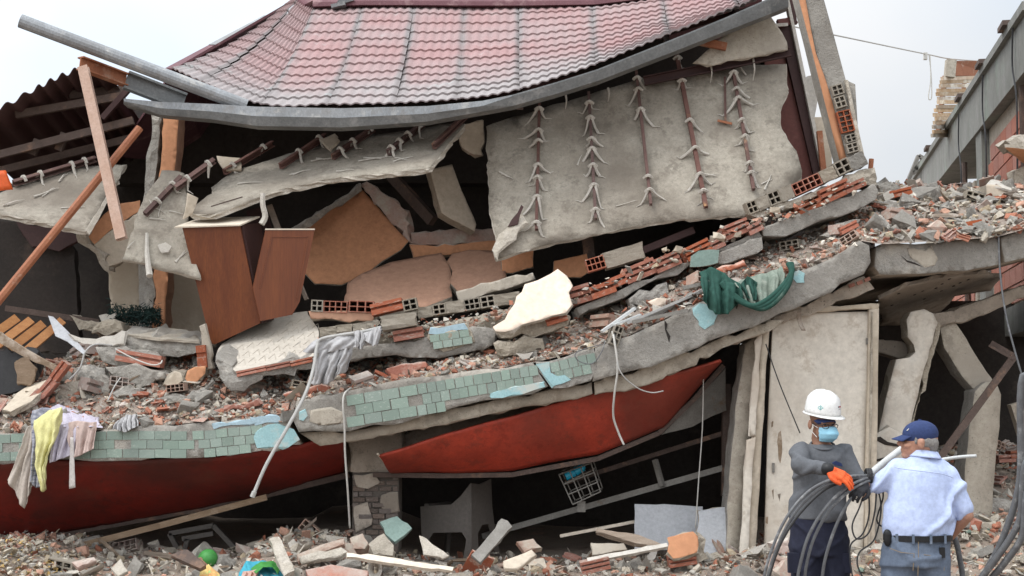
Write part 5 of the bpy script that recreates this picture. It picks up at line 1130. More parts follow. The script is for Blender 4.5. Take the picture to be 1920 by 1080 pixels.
block('orange plastered brick chunk left of the patterned slab', [(346, 710), (362, 690), (384, 684), (386, 698), (368, 718), (354, 722)], 11.9, .15, 'orange_paint', 'mortar', 'brick_chunk', 'brick chunk')
block('thin upright plaster splinter at the left foot of the wardrobe', [(374, 612), (384, 608), (396, 650), (400, 690), (386, 692), (378, 650)], 11.95, .06, 'plaster', None, 'plaster_splinter', 'plaster splinter', .008)
brick_at(RB[2], (370, 690), (388, 688), 42, 11.9, .1, None, 'loose_brick', label='upright red brick shard at the left foot of the wardrobe', cat='brick')
block('flat concrete flake leaning beside the rounded stone', [(370, 732), (398, 712), (402, 716), (384, 734), (372, 736)], 11.8, .05)
gl = tag(plate('glass_sheet', [(90, 592), (100, 594), (128, 622), (160, 658), (156, 664), (126, 640), (104, 630)], T3((90, 592, 12.3), (160, 658, 12.1), (104, 630, 12.2)), .012, 'block_face', None, None, .002, .5), 'grey flat sheet leaning by the wooden shelves at left', 'sheet')
tag(plate('plank', [(-40, 606), (0, 624), (60, 662), (112, 690), (110, 698), (50, 672), (-40, 618)], 11.95, .05, 'wood_old', None, None, .006), 'grey weathered plank slanting across the lower left heap', 'plank')
m = MB(); m.bar(P(10, 578, 12.4), P(185, 604, 12.6), .05, .05); m.build('dark_rail', 'dark_steel', None, label='thin dark rail above the wooden shelves at left', cat='rail')
sh = thing('wooden_shelves', 'fallen orange wooden shelves at the left edge', 'shelves', P(40, 655, 12.1))
for i, (a, b) in enumerate((((-30, 640), (32, 596)), ((-10, 648), (50, 604)), ((10, 654), (64, 606)), ((40, 656), (92, 604)))):
    m = MB(); p, q = P(*a, 12.1), P(*b, 12.35); m.bar(p + V((0, .05 * i, 0)), q + V((.03 * i, .03 * i, .02 * (i % 2))), .075, .025, (.5, -.5, .4 + .25 * (i % 2))); m.build('shelf', 'wood_orange', sh)
block('dark red brick lump at the top of the left heap', [(128, 592), (170, 600), (196, 606), (186, 626), (150, 620)], 12.5, .2, 'mortar', None, 'brick_chunk', 'brick chunk')
block('tan mortar lump under the dark green branch', [(176, 612), (200, 604), (226, 604), (232, 622), (200, 632), (172, 626)], 12.4, .2, 'mortar')
block('dark bundle of clothes at the lower left edge', [(-40, 654), (20, 660), (56, 660), (60, 690), (48, 730), (0, 744), (-40, 744)], 12.0, .2, 'cable_dark', None, 'cloth_bundle', 'cloth', .03)
block('brown cardboard scrap on the dark bundle', [(28, 680), (56, 668), (66, 690), (58, 722), (30, 718)], 11.93, .04, 'wood_old', None, 'cardboard', 'cardboard', .012)
# dark artificial fir branch
fb = thing('fir_branch', 'dark green artificial fir branch behind the concrete slice', 'branch', P(262, 612, 12.7))
m = MB(); m.tube([P(205, 600, 12.7), P(250, 596, 12.7), P(292, 600, 12.75)], .02, 6, sub=4); m.build('stem', 'dark_steel', fb)
M('fir', (.018, .045, .038), (.010, .025, .022), s=10, bump=0)
m = MB()
for _ in range(1500):
    x = r2.uniform(205, 300); p = P(x, r2.gauss(594, 9), 12.7 + r2.gauss(0, .08)); d = V((r2.gauss(0, 1), r2.gauss(0, 1), r2.gauss(.2, 1))).normalized() * r2.uniform(.03, .07)
    q = d.orthogonal().normalized() * .006; m.add([p - q, p + q, p + d], [(0, 1, 2)])
m.build('needles', 'fir', fb)
block('small white crumpled scrap on the fir branch', [(184, 592), (196, 588), (206, 592), (214, 588), (220, 592), (208, 600), (190, 602)], 12.55, .03, 'fiber', None, 'scrap', 'scrap', .01)

# middle slab
block('long red grooved brick strip lying below the patterned slab', [(388, 770), (440, 758), (484, 750), (488, 760), (440, 768), (392, 776)], 11.62, .1, 'brick', None, 'brick_strip', 'brick')
block('red flat brick piece left of the white cord', [(530, 738), (580, 728), (618, 726), (620, 736), (580, 742), (536, 746)], 11.62, .1, 'brick', None, 'brick_strip', 'brick')
block('stack of red roof brick pieces right of the grey cloth', [(726, 692), (760, 684), (796, 676), (804, 690), (770, 706), (736, 708)], 11.72, .25, 'brick', None, 'brick_strip', 'brick')
block('small white plaster shard on the slab edge', [(968, 662), (984, 664), (1000, 660), (992, 672), (980, 674)], 11.56, .02, 'fiber', None, 'plaster_shard', 'plaster shard', .004)
block('grey mortar block under the peach plate', [(926, 644), (1000, 636), (1018, 634), (1020, 656), (960, 664), (930, 664)], 11.7, .25, 'mortar', None, 'mortar_block', 'block')
for (x, y, s, lab) in ((1350, 443, 16, 'round pale stone on the brick band below the hanging sheet'), (1245, 440 + 28, 10, 'small cream stone on the brick band near the green plate'), (1270, 468, 13, 'pale mortar lump on the brick band beside the cream stone'), (1382, 440, 11, 'small pale stone right of the round stone'), (1454, 394, 12, 'pale pebble on the bricks near the leaning column')):
    inst('stone', PM['concrete_chunk'][r2.randrange(8)], P(x, y, 11.78), rot_rand(r2, .3), V((1.7, 1.2, 1.5)) * s * 12 / F, None, lab, 'stone').data = (lambda me: (me.materials.__setitem__(0, MT['cream_paint']), me)[1])(PM['concrete_chunk'][0].copy())
tag(plate('peach_shard', [(1214, 566), (1232, 558), (1250, 560), (1246, 570), (1230, 576)], 11.65, .03, 'peach_paint', None, None, .006), 'small peach plaster shard beside the metal bars', 'plaster shard')
block('grey rag-like lump in the dark hollow under the thin rib', [(1176, 560), (1200, 548), (1230, 536), (1250, 532), (1258, 556), (1220, 572), (1180, 574)], 11.9, .2, 'concrete_broken')
block('concrete piece jutting from the dark hollow near the right end', [(1540, 440), (1580, 420), (1612, 410), (1600, 428), (1560, 450)], 11.9, .2)
brick_at(RB[2], (1580, 440), (1612, 424), 14, 11.75, .1, None, 'loose_brick', label='bright red brick shard in the gap under the upper slab end', cat='brick')
block('long brick strip on the slab left of the green cloth', [(1340, 505), (1396, 490), (1400, 498), (1350, 514)], 11.65, .1, 'brick', None, 'brick_strip', 'brick')
# right heap
rh = [('large cream stone block at the top of the right heap', [(1708, 360), (1730, 348), (1750, 344), (1790, 356), (1786, 366), (1750, 378), (1712, 376)], 12.9, 'cream_paint'),
      ('tan mortar block in front of the large cream block', [(1752, 372), (1782, 360), (1802, 362), (1810, 382), (1792, 396), (1756, 402)], 12.6, 'mortar'),
      ('small cream stone on the right heap', [(1764, 394), (1786, 388), (1802, 396), (1798, 414), (1766, 416)], 12.3, 'cream_paint'),
      ('angular grey concrete piece at the left end of the right slab', [(1632, 432), (1638, 408), (1652, 402), (1668, 418), (1672, 440), (1652, 452), (1636, 446)], 11.75, 'concrete_broken'),
      ('pale flat block near the right edge of the heap', [(1806, 372), (1836, 354), (1848, 362), (1850, 378), (1820, 384)], 12.7, 'cream_paint'),
      ('crumpled grey lump behind the upper slab end', [(1648, 382), (1664, 374), (1682, 380), (1684, 402), (1660, 410), (1648, 402)], 12.1, 'concrete_broken'),
      ('grey concrete lump on the crest of the right heap', [(1644, 346), (1664, 340), (1690, 350), (1684, 364), (1654, 366)], 12.6, 'concrete_broken'),
      ('white plastered stone on the crest beside the slab end', [(1655, 364), (1672, 358), (1676, 370), (1662, 378)], 12.3, 'fiber')]
for lab, q, Y, mt in rh: block(lab, q, Y, .25, mt, 'mortar' if mt == 'cream_paint' else None, 'stone_block', 'block', .016)
hbk = thing('hollow_block', 'big pale hollow block with white top on the right heap', 'block', P(1885, 385, 12.5))
plate('body', [(1850, 346), (1914, 358), (1918, 384), (1870, 386), (1850, 366)], 12.5, .3, 'cream_paint', 'mortar', hbk, .012)
plate('plaster_top', [(1850, 345), (1862, 336), (1900, 346), (1918, 356), (1912, 360)], T3((1850, 346, 12.49), (1914, 359, 12.49), (1880, 338, 12.8)), .02, 'fiber', None, hbk, .008)
for k in range(4): brick_at(HB[(2, 2, 'mortar')], (1862 + k * 13, 386 - k * .5), (1874 + k * 13, 386 - k * .5), 20, 12.46, .1, hbk, 'hollow_cell')
pe = tag(plate('broken_wall_piece', [(1884, 262), (1900, 252), (1960, 246), (1960, 282), (1900, 276)], 12.6, .3, 'plaster_edge', 'mortar', None, .016), 'broken wall end with orange underside sticking in at the right edge', 'wall')
plate('orange_underside', [(1884, 276), (1900, 277), (1960, 284), (1960, 330), (1915, 304)], T3((1884, 276, 12.58), (1960, 284, 12.58), (1915, 304, 12.9)), .03, 'orange_paint', 'mortar', pe, .006)
plate('support_wall', [(1905, 320), (1960, 300), (1960, 372), (1902, 366)], 12.85, .2, 'mortar', None, pe, .012)
for i, (a, b, h) in enumerate((((1652, 432), (1670, 426), 12), ((1702, 410), (1722, 402), 12), ((1670, 372), (1712, 362), 14))): brick_at(RB[2], a, b, h, 11.9 + .2 * i, .1, None, 'loose_brick', label=('left', 'middle', 'rear')[i] + ' red brick shard in the right heap', cat='brick')
brick_at(RB[2], (1812, 442), (1846, 436), 26, 11.72, .02, None, 'loose_brick', label='orange flat brick face lying on the right slab edge', cat='brick')
# lower right pile
block('log shaped concrete length on the lower right pile', [(1828, 938), (1850, 932), (1900, 944), (1950, 956), (1950, 982), (1890, 974), (1838, 966)], 12.3, .22, 'concrete_broken', None, 'concrete_length', 'concrete chunk')
block('pale plastered block below the log shaped concrete', [(1828, 976), (1880, 984), (1878, 1034), (1838, 1034), (1822, 1010)], 12.0, .2, 'plaster')
block('red orange brick slab leaning left of the pale block', [(1818, 990), (1828, 974), (1840, 978), (1826, 1028), (1814, 1030)], 11.95, .05, 'brick', None, 'brick_strip', 'brick')
block('rounded beige boulder above the log shaped concrete', [(1868, 932), (1880, 922), (1900, 924), (1904, 944), (1872, 940)], 12.6, .2, 'plaster')
for i, (x, y) in enumerate(((1880, 900), (1900, 890), (1915, 906), (1890, 868), (1912, 860))):
    brick_at(RB[2], (x - 16, y), (x + 16, y - 2), 14, 12.9, .14, None, 'loose_brick', label=('lowest left', 'middle', 'lowest right', 'upper left', 'upper right')[i] + ' of the dim bricks in the shadow at the right edge', cat='brick')
for (q, mt, lab) in (([(1380, 1044), (1420, 1030), (1440, 1040), (1436, 1070), (1390, 1076)], 'plaster', 'pale plaster lump at the foot of the white door'), ([(1376, 1052), (1400, 1044), (1412, 1070), (1380, 1080)], 'brick', 'red brick lump in front of the pale plaster lump'), ([(1452, 1018), (1490, 1020), (1486, 1050), (1450, 1050)], 'brick_dusty', 'dusty pink block leaning on the lower left of the white door')):
    block(lab, q, 11.5, .15, mt)

# ground rubble near the bottom edge, left to right
gb = [('pale half pipe tile standing on the ground left of the pier', [(505, 1010), (522, 1006), (552, 1070), (534, 1080)], 'plaster_edge', .06),
      ('pinkish tile length lying behind the pale half pipe', [(556, 1040), (600, 1022), (644, 1010), (646, 1020), (600, 1036), (560, 1052)], 'brick_dusty', .05),
      ('long pale plank lying left of the pier foot', [(560, 1044), (640, 1026), (652, 1034), (640, 1042), (566, 1054)], 'plaster_edge', .04),
      ('red hollow brick lying at the bottom edge', [(574, 1068), (620, 1058), (690, 1070), (690, 1092), (580, 1092)], 'brick', .12),
      ('grey green stone shard leaning on the pier', [(712, 978), (745, 968), (772, 990), (758, 1004), (740, 1016), (722, 1000)], 'tile_back', .03),
      ('beige flat tile in front of the plastic chair', [(944, 1052), (996, 1030), (1006, 1040), (968, 1066), (946, 1066)], 'cream_paint', .04),
      ('dusty brick flat right of the plastic chair', [(968, 1016), (1000, 1010), (1016, 1026), (984, 1036)], 'brick_dusty', .05),
      ('pale long board left of the white board', [(1120, 990), (1200, 1004), (1240, 1020), (1232, 1024), (1180, 1014), (1118, 996)], 'wood_old', .05),
      ('white long stick in front of the white board', [(1100, 1046), (1250, 1018), (1252, 1024), (1102, 1054)], 'dirty_white', .03),
      ('flat grey tile leaning in front of the shop', [(1108, 1018), (1170, 1018), (1176, 1030), (1110, 1040)], 'plaster', .03),
      ('pale board slanting from the plastic chair', [(884, 1040), (940, 972), (952, 976), (960, 988), (900, 1054)], 'grey_steel', .03),
      ('pale triangular plaster piece under the chair', [(786, 1004), (800, 1010), (842, 1042), (830, 1048), (796, 1040)], 'plaster_edge', .02),
      ('long pale lath lying in front of the pier', [(650, 1036), (740, 1046), (850, 1064), (848, 1070), (740, 1056), (650, 1044)], 'wood_cream', .03),
      ('tall mortar lump at the foot of the pier', [(690, 1020), (720, 1000), (738, 1022), (736, 1042), (700, 1040)], 'mortar', .15),
      ('pink plaster lump by the white cord end', [(656, 1010), (680, 1000), (690, 1018), (684, 1030), (660, 1028)], 'brick_dusty', .12),
      ('dark board among the rubble under the left fascia', [(320, 1040), (350, 1030), (384, 1060), (376, 1066)], 'dark_steel', .04),
      ('pale tile leaning under the left fascia', [(208, 1066), (226, 1048), (240, 1070), (222, 1080)], 'plaster_edge', .04),
      ('pinkish board on the yellow rubble at lower left', [(134, 1054), (176, 1044), (180, 1050), (146, 1064)], 'brick_dusty', .05)]
for lab, q, mt, th in gb:
    ym = max(p[1] for p in q); Yg = 11.75 - (min(ym, 1075) - 1010) / 65 * 1.0
    block(lab, q, 0, th, mt, None, 'debris_piece', 'debris', .006, pl=T3((q[0][0], ym, Yg - .1), (q[0][0] + 50, ym, Yg - .1), (q[0][0], ym - 60, Yg + .12)))
brick_at(RB[3], (1092, 1078), (1146, 1066), 22, 10.95, .16, None, 'loose_brick', label='bright red grooved brick lying on the ground at the bottom centre', cat='brick')
pts = []
for _ in range(900):
    px = r2.uniform(-60, 200); Y = r2.uniform(10.7, 11.5); x = (px - 960) / F * Y; pts.append((V((x, Y, gz(x, Y) + .12 * sst(260, 0, px) + r2.uniform(-.06, .03))), .02 + .05 * r2.random() ** 2))
PAL['yellow'] = (1.1, .78, .32)
stuff('foam_crumbs', 'yellow tinged crumbs heaped at the lower left corner', pts, {'tan': 3, 'yellow': 1.2, 'grey': 1.4, 'pale': 2.4, 'pink': .7})

# ================================================================ cloth
def cloth(name, label, cat, top, bot, mat, folds=4, amp=.03, nu=44, nv=34, par=None, Ytop=0, bow=0, seed=0, group=None):
    def at(L_, u):
        k = u * (len(L_) - 1); i = min(int(k), len(L_) - 2); t = k - i; return P(*L_[i]).lerp(P(*L_[i+1]), t)
    def fn(u, v):
        p = at(top, u).lerp(at(bot, u), v)
        a = (.25 + .75 * min(1, v * 1.5))
        p.y -= a * amp * (math.sin(u * folds * 6.283 + 1.3 * math.sin(v * 2 + seed)) + .5 * math.sin(u * folds * 13 + seed + v * 3)) + bow * math.sin(math.pi * v)
        p += nz(p, 6, seed) * amp * .7 + nz(p, 19, seed) * amp * .28
        return p
    o = sheet(name, fn, nu, nv, mat, .003, par)
    return tag(o, label, cat, group) if label else o
M('cloth_blue', (.06, .36, .46), (.05, .30, .40), s=5, bump=.15, bs=120)
M('cloth_white', (.62, .58, .55), (.55, .51, .48), s=6, bump=.15, bs=120)
M('cloth_grey', (.46, .45, .45), (.38, .37, .37), s=5, bump=.15, bs=120)
M('cloth_tan', (.50, .44, .38), (.44, .38, .33), s=5, bump=.15, bs=120)
M('cloth_yellow', (.70, .67, .33), (.62, .58, .26), (.66, .50, .50), s=7, cov=.58, bump=.15, bs=120)
M('cloth_stripe', (.56, .55, .58), (.10, .11, .16), s=60, bump=.1, stretch=(.2, .2, 1))
M('cloth_green', (.025, .085, .065), (.018, .06, .046), (.12, .17, .14), s=3, cov=.66, bump=.25, bs=90)
M('cloth_greygreen', (.27, .30, .25), (.17, .22, .18), (.36, .36, .31), s=5, bump=.2, bs=90)
M('cloth_pink', (.58, .45, .40), (.50, .38, .34), s=5, bump=.15, bs=120)
M('cloth_lilac', (.56, .52, .60), (.50, .46, .54), s=5, bump=.15, bs=120)
Yc = 11.38
cloth('hanging_cloth', 'grey translucent cloth hanging lowest at the left edge of the slab', 'cloth', [(54, 800, 11.46), (72, 792, 11.46), (82, 800, 11.44)], [(14, 900, Yc), (46, 955, Yc), (64, 905, Yc)], 'cloth_tan', 3, .02, seed=1)
cloth('striped_cloth', 'black and white striped cloth strip between the grey and yellow clothes', 'cloth', [(62, 770, 11.5), (80, 764, 11.48), (98, 768, 11.46)], [(56, 900, Yc - .02), (66, 915, Yc - .02), (80, 912, Yc - .02)], 'cloth_stripe', 2, .02, nv=40, seed=2)
cloth('yellow_cloth', 'pale yellow cloth bunched over the left slab edge', 'cloth', [(64, 790, 11.4), (92, 768, 11.36), (116, 764, 11.36), (118, 790, 11.38)], [(72, 918, Yc - .05), (80, 922, Yc - .05), (84, 905, Yc - .05), (86, 850, Yc - .05)], 'cloth_yellow', 2, .035, bow=.03, seed=3)
cloth('white_cloth', 'white cloth hanging between the yellow cloth and the strap', 'cloth', [(92, 800, 11.42), (130, 790, 11.42), (150, 800, 11.42)], [(92, 868, Yc), (110, 860, Yc), (146, 850, Yc)], 'cloth_lilac', 3, .02, seed=4)
cloth('pink_cloth', 'dusty pink cloth with a long hanging strap on the left slab edge', 'cloth', [(124, 796, 11.42), (146, 788, 11.4), (168, 792, 11.42), (180, 790, 11.44)], [(130, 836, Yc), (140, 858, Yc), (158, 850, Yc), (176, 842, Yc)], 'cloth_pink', 3, .018, seed=5)
cloth('strap', None, None, [(132, 820, Yc - .02), (138, 820, Yc - .02)], [(130, 916, Yc), (142, 914, Yc)], 'cloth_white', 0, .006, 4, 16, par=bpy.data.objects['pink_cloth'])
cloth('plastic_bag', 'crumpled grey plastic bag on the rim of the left slab', 'bag', [(222, 790, 11.5), (240, 776, 11.55), (258, 778, 11.5)], [(214, 806, 11.44), (240, 812, 11.42), (262, 800, 11.46)], 'cloth_grey', 5, .035, seed=6)
cloth('clothes_heap', 'heap of lilac and white clothes lying on the left slab edge', 'cloth', [(70, 776, 11.75), (110, 756, 11.8), (150, 766, 11.8), (186, 780, 11.75)], [(64, 800, 11.47), (110, 800, 11.42), (150, 800, 11.42), (190, 800, 11.46)], 'cloth_lilac', 5, .03, bow=.03, seed=7)
gc = thing('grey_cloth', 'light grey cloth knotted over a conduit on the middle slab', 'cloth', P(640, 690, 11.6))
cloth('upper_wrap', None, None, [(592, 636, 11.55), (640, 628, 11.55), (690, 622, 11.58), (714, 614, 11.6)], [(566, 660, 11.5), (610, 664, 11.5), (660, 652, 11.5), (700, 648, 11.55)], 'cloth_grey', 3, .025, bow=.03, par=gc, seed=8)
cloth('hanging_tail', None, None, [(604, 650, 11.53), (640, 648, 11.52), (662, 650, 11.53)], [(584, 718, 11.5), (612, 720, 11.48), (650, 692, 11.52)], 'cloth_grey', 3, .035, bow=.03, par=gc, seed=9)
cloth('knot_tail', None, None, [(684, 624, 11.54), (700, 618, 11.54), (714, 616, 11.55)], [(684, 640, 11.5), (698, 650, 11.48), (708, 646, 11.5)], 'cloth_grey', 2, .02, par=gc, seed=10)
cloth('knot', None, None, [(660, 624, 11.52), (676, 622, 11.49), (686, 630, 11.51)], [(668, 648, 11.5), (678, 656, 11.47), (682, 650, 11.5)], 'cloth_grey', 2, .03, par=gc, seed=11)
m = MB(); m.tube([P(714, 614, 11.62), P(680, 622, 11.56), P(640, 628, 11.53), P(602, 636, 11.5), P(594, 650, 11.47), P(588, 690, 11.4), P(572, 740, 11.32), P(540, 800, 11.25), P(500, 870, 11.2), P(474, 930, 11.18)], .014, 8, sub=6)
m.tube([P(477, 922, 11.18), P(473, 932, 11.18)], .020, 8); m.build('conduit_pole', 'conduit', None, label='bent grey conduit pole hanging from the grey cloth over the red fascia', cat='pole')
gn = thing('green_cloth', 'dark green tarpaulin draped over the concrete slab edge', 'tarpaulin', P(1400, 580, 11.42))
cloth('left_fold', None, None, [(1308, 512, 11.55), (1330, 502, 11.52), (1358, 510, 11.48), (1384, 528, 11.46)], [(1318, 560, 11.4), (1340, 590, 11.36), (1364, 588, 11.36), (1392, 562, 11.4)], 'cloth_green', 3, .035, bow=.04, par=gn, seed=12)
cloth('middle_sag', None, None, [(1376, 530, 11.47), (1400, 520, 11.5), (1440, 512, 11.5), (1466, 500, 11.5)], [(1396, 566, 11.4), (1420, 580, 11.37), (1444, 572, 11.38), (1466, 546, 11.42)], 'cloth_greygreen', 4, .03, bow=.03, par=gn, seed=13)
cloth('inner_fold', None, None, [(1390, 532, 11.44), (1402, 518, 11.44), (1418, 526, 11.42)], [(1396, 556, 11.4), (1408, 562, 11.38), (1420, 560, 11.4)], 'cloth_green', 2, .03, par=gn, seed=15)
for i, dx in enumerate((0, 6, 12)):
    m = MB(); m.tube([P(1478 + dx * .5, 494, 11.5), P(1484, 512, 11.44), P(1474 - dx, 542, 11.38), P(1446 - dx, 572 - dx * .6, 11.35), P(1420 - dx, 578 - dx * .4, 11.35), P(1380 - dx * .5, 556, 11.38), P(1352, 530, 11.42)], .022, 8, sub=6); m.build('rolled_edge', 'cloth_green', gn, smooth=True)
# window grille of thin bars left of the tarpaulin
wg = thing('window_grille', 'bent grey metal window grille lying left of the green tarpaulin', 'grille', P(1230, 590, 11.55))
for k in range(6):
    m = MB(); m.bar(P(1176 + k * 10, 606 - k * 1.5, 11.46 + .03 * k), P(1312 + k * 8, 548 - k * 5, 11.6 + .02 * k), .02, .02); m.build('bar', 'conduit', wg)
m = MB(); m.bar(P(1186, 604, 11.43), P(1290, 582, 11.43), .035, .03); m.build('frame_rail', 'grey_steel', wg)
m = MB(); m.bar(P(1280, 540, 11.5), P(1356, 524, 11.5), .035, .03); m.build('frame_rail', 'grey_steel', wg)
m = MB(); m.bar(P(1128, 622, 11.5), P(1190, 578, 11.6), .045, .02); m.build('pale_bar', 'tube_pale', wg)
m = MB(); m.bar(P(1150, 610, 11.5), P(1200, 590, 11.58), .06, .015); m.build('pale_plate', 'tube_pale', wg)
# things on the ground
cloth('blue_cloth', 'turquoise blue cloth crumpled on the ground at the bottom left', 'cloth', [(446, 1072, 10.9), (462, 1052, 11.0), (490, 1050, 11.05), (530, 1060, 11.0), (556, 1072, 10.95)], [(440, 1096, 10.75), (470, 1096, 10.7), (500, 1096, 10.7), (530, 1096, 10.7), (566, 1096, 10.75)], 'cloth_blue', 5, .03, seed=16)
M('bright_green', (.07, .30, .07), (.055, .25, .055), s=4, rough=.5, bump=.05)
M('cloth_print', (.75, .70, .25), (.70, .30, .12), (.20, .55, .20), s=14, bump=.1)
cloth('green_strap', 'bright green fabric roll across the turquoise cloth', 'cloth', [(470, 1068, 10.85), (490, 1052, 10.95), (512, 1052, 10.95), (528, 1066, 10.9)], [(480, 1076, 10.72), (494, 1064, 10.8), (510, 1064, 10.8), (520, 1076, 10.75)], 'bright_green', 1, .015, seed=17)
cloth('print_cloth', 'yellow and red printed cloth on the ground left of the turquoise cloth', 'cloth', [(376, 1072, 10.95), (392, 1058, 11.0), (412, 1076, 10.95)], [(374, 1096, 10.75), (396, 1096, 10.7), (420, 1096, 10.75)], 'cloth_print', 2, .02, seed=18)
def ball(name, label, cat, c, r, mat, sq=1):
    bm = bmesh.new(); bmesh.ops.create_icosphere(bm, subdivisions=3, radius=r)
    for v in bm.verts: v.co.z *= sq
    me = bpy.data.meshes.new(name); bm.to_mesh(me); bm.free(); me.materials.append(MT[mat]); me.polygons.foreach_set('use_smooth', [True] * len(me.polygons))
    return inst(name, me, c, None, None, None, label, cat)
ball('green_ball', 'green plastic ball half hidden in the rubble at lower left', 'ball', P(390, 1048, 11.6), .08, 'bright_green')
cp = tag(sheet('white_cup', lambda u, v: P(705, 1066, 10.95) + V((.055 * (.5 + .5 * v) * math.cos(u * 6.2832), -.03 + .10 * v * -.6 + .02 * math.sin(u * 6.2832) , .075 * (.5 + .5 * v) * math.sin(u * 6.2832))), 24, 6, 'fiber', .006), 'white oval cup lying in the rubble at the bottom edge', 'cup')

# ================================================================ loose wires
def wire(name, label, pts, r, mat='wire_white', sub=6): 
    m = MB(); m.tube([P(*p) for p in pts], r, 6, sub=sub); return m.build(name, mat, None, label=label, cat='wire', smooth=True)
wire('white_cable', 'long white cord hanging from the middle slab down to the pier', [(660, 726, 11.6), (646, 738, 11.45), (643, 760, 11.42), (646, 800, 11.45), (647, 850, 11.5), (652, 920, 11.6), (656, 990, 11.75)], .008)
wire('white_cable', 'curly white cord hanging over the bright red fascia', [(1148, 622, 11.5), (1152, 640, 11.44), (1158, 690, 11.44), (1152, 740, 11.5), (1150, 780, 11.6), (1160, 812, 11.65), (1170, 834, 11.65)], .009)
wire('grey_wire', 'thin grey wire curling beside the white cord over the red fascia', [(1152, 620, 11.5), (1160, 690, 11.42), (1190, 724, 11.45), (1220, 736, 11.5), (1244, 733, 11.5)], .005, 'conduit')
wire('grey_wire', 'thin wire loop over the right end of the green tile band', [(1130, 645, 11.48), (1082, 660, 11.44), (1084, 676, 11.43), (1110, 682, 11.43), (1128, 660, 11.44), (1134, 640, 11.47)], .004, 'cable_grey')
wire('white_wire', 'straight thin white wire hanging inside the shop', [(1319, 690, 12.05), (1317, 800, 12.05), (1310, 900, 12.05), (1304, 990, 12.0)], .005)
wire('dark_wire', 'thin dark wire slanting across the white door', [(1436, 645, 11.68), (1462, 720, 11.7), (1500, 812, 11.74)], .005, 'cable_dark')
wire('grey_wire', 'grey wire hanging down at the right edge from the slab', [(1872, 440, 11.55), (1876, 520, 11.5), (1888, 600, 11.45), (1912, 690, 11.4), (1928, 740, 11.4)], .008, 'cable_grey')
wire('grey_wire', 'bent reinforcing wires sticking up in the left heap', [(130, 712, 11.8), (150, 690, 11.75), (160, 660, 11.75), (178, 646, 11.8), (210, 648, 11.9)], .008, 'conduit')
wire('grey_wire', 'thin bent wire over the boat shaped fragment', [(216, 654, 11.95), (250, 672, 11.9), (284, 684, 11.85), (300, 682, 11.82), (304, 676, 11.85)], .006)
wire('grey_wire', 'short wire standing in front of the boat shaped fragment', [(202, 752, 11.7), (214, 726, 11.75), (226, 708, 11.8)], .006, 'conduit')
for i, (pts_, lab) in enumerate((([(1925, 700, 8.2), (1912, 900, 8.3), (1880, 1010, 8.4), (1840, 1090, 8.5)], 'thick grey cable looping down at the right edge'), ([(1940, 880, 8.2), (1910, 980, 8.3), (1866, 1050, 8.4), (1830, 1100, 8.5)], 'second thick grey cable at the lower right corner'), ([(1945, 930, 8.2), (1915, 1010, 8.3), (1880, 1060, 8.4), (1850, 1100, 8.5)], 'third thick grey cable at the lower right corner'))):
    Q = [P(*p) for p in pts_]; q = Q[-1].copy()
    Q += [V((q.x - .15, q.y + .1, .3)), V((q.x - .3, q.y + .3, .02))]
    Q = [V((Q[0].x + .5, Q[0].y - .1, .02)), V((Q[0].x + .35, Q[0].y, Q[0].z * .6))] + Q if i == 0 else [V((Q[0].x + .4, Q[0].y - .1, .02))] + Q
    m = MB(); m.tube(Q, .020, 8, sub=8); m.build('thick_cable', 'cable_grey', None, label=lab, cat='cable', smooth=True)
# ================================================================ people
from mathutils import Euler
M('skin_brown', (.33, .175, .115), (.28, .145, .095), s=12, rough=.55, bump=.06, bs=150)
M('skin_tan', (.47, .265, .185), (.42, .215, .145), (.50, .25, .18), s=10, cov=.6, rough=.55, bump=.08, bs=150)
M('shirt_grey', (.125, .13, .142), (.105, .11, .12), s=5, bump=.12, bs=160)
M('trouser_navy', (.022, .024, .045), (.016, .018, .034), s=5, bump=.15, bs=160)
M('shirt_blue', (.52, .60, .84), (.48, .565, .80), s=5, bump=.08, bs=160)
M('jeans', (.155, .19, .25), (.115, .145, .20), (.22, .25, .30), s=7, cov=.58, bump=.2, bs=200)
M('cap_navy', (.035, .055, .15), (.028, .045, .12), s=8, bump=.15, bs=200)
M('helmet_white', (.80, .80, .78), (.76, .76, .74), s=5, rough=.28, bump=.0, spec=.5)
M('mask_blue', (.32, .60, .74), (.28, .55, .70), s=8, rough=.8, bump=.1, stretch=(1, 1, 6))
M('glove_orange', (.80, .13, .03), (.70, .10, .025), (.35, .07, .03), s=9, cov=.64, rough=.7, bump=.25, bs=120)
M('glove_dark', (.03, .03, .034), (.02, .02, .023), s=9, bump=.25)
M('black', (.016, .016, .018), (.012, .012, .013), s=9, rough=.45, bump=.05)
M('hair_grey', (.36, .34, .32), (.24, .225, .21), s=60, bump=.6, bs=200)
M('hair_dark', (.02, .015, .012), (.012, .01, .008), s=60, bump=.5, bs=200)
M('logo_red', (.45, .03, .04), (.40, .03, .035), s=5, bump=0)
M('logo_teal', (.20, .52, .52), (.18, .48, .48), s=5, bump=0)
M('denim_thread', (.30, .22, .13), (.26, .19, .11), s=9, bump=0)

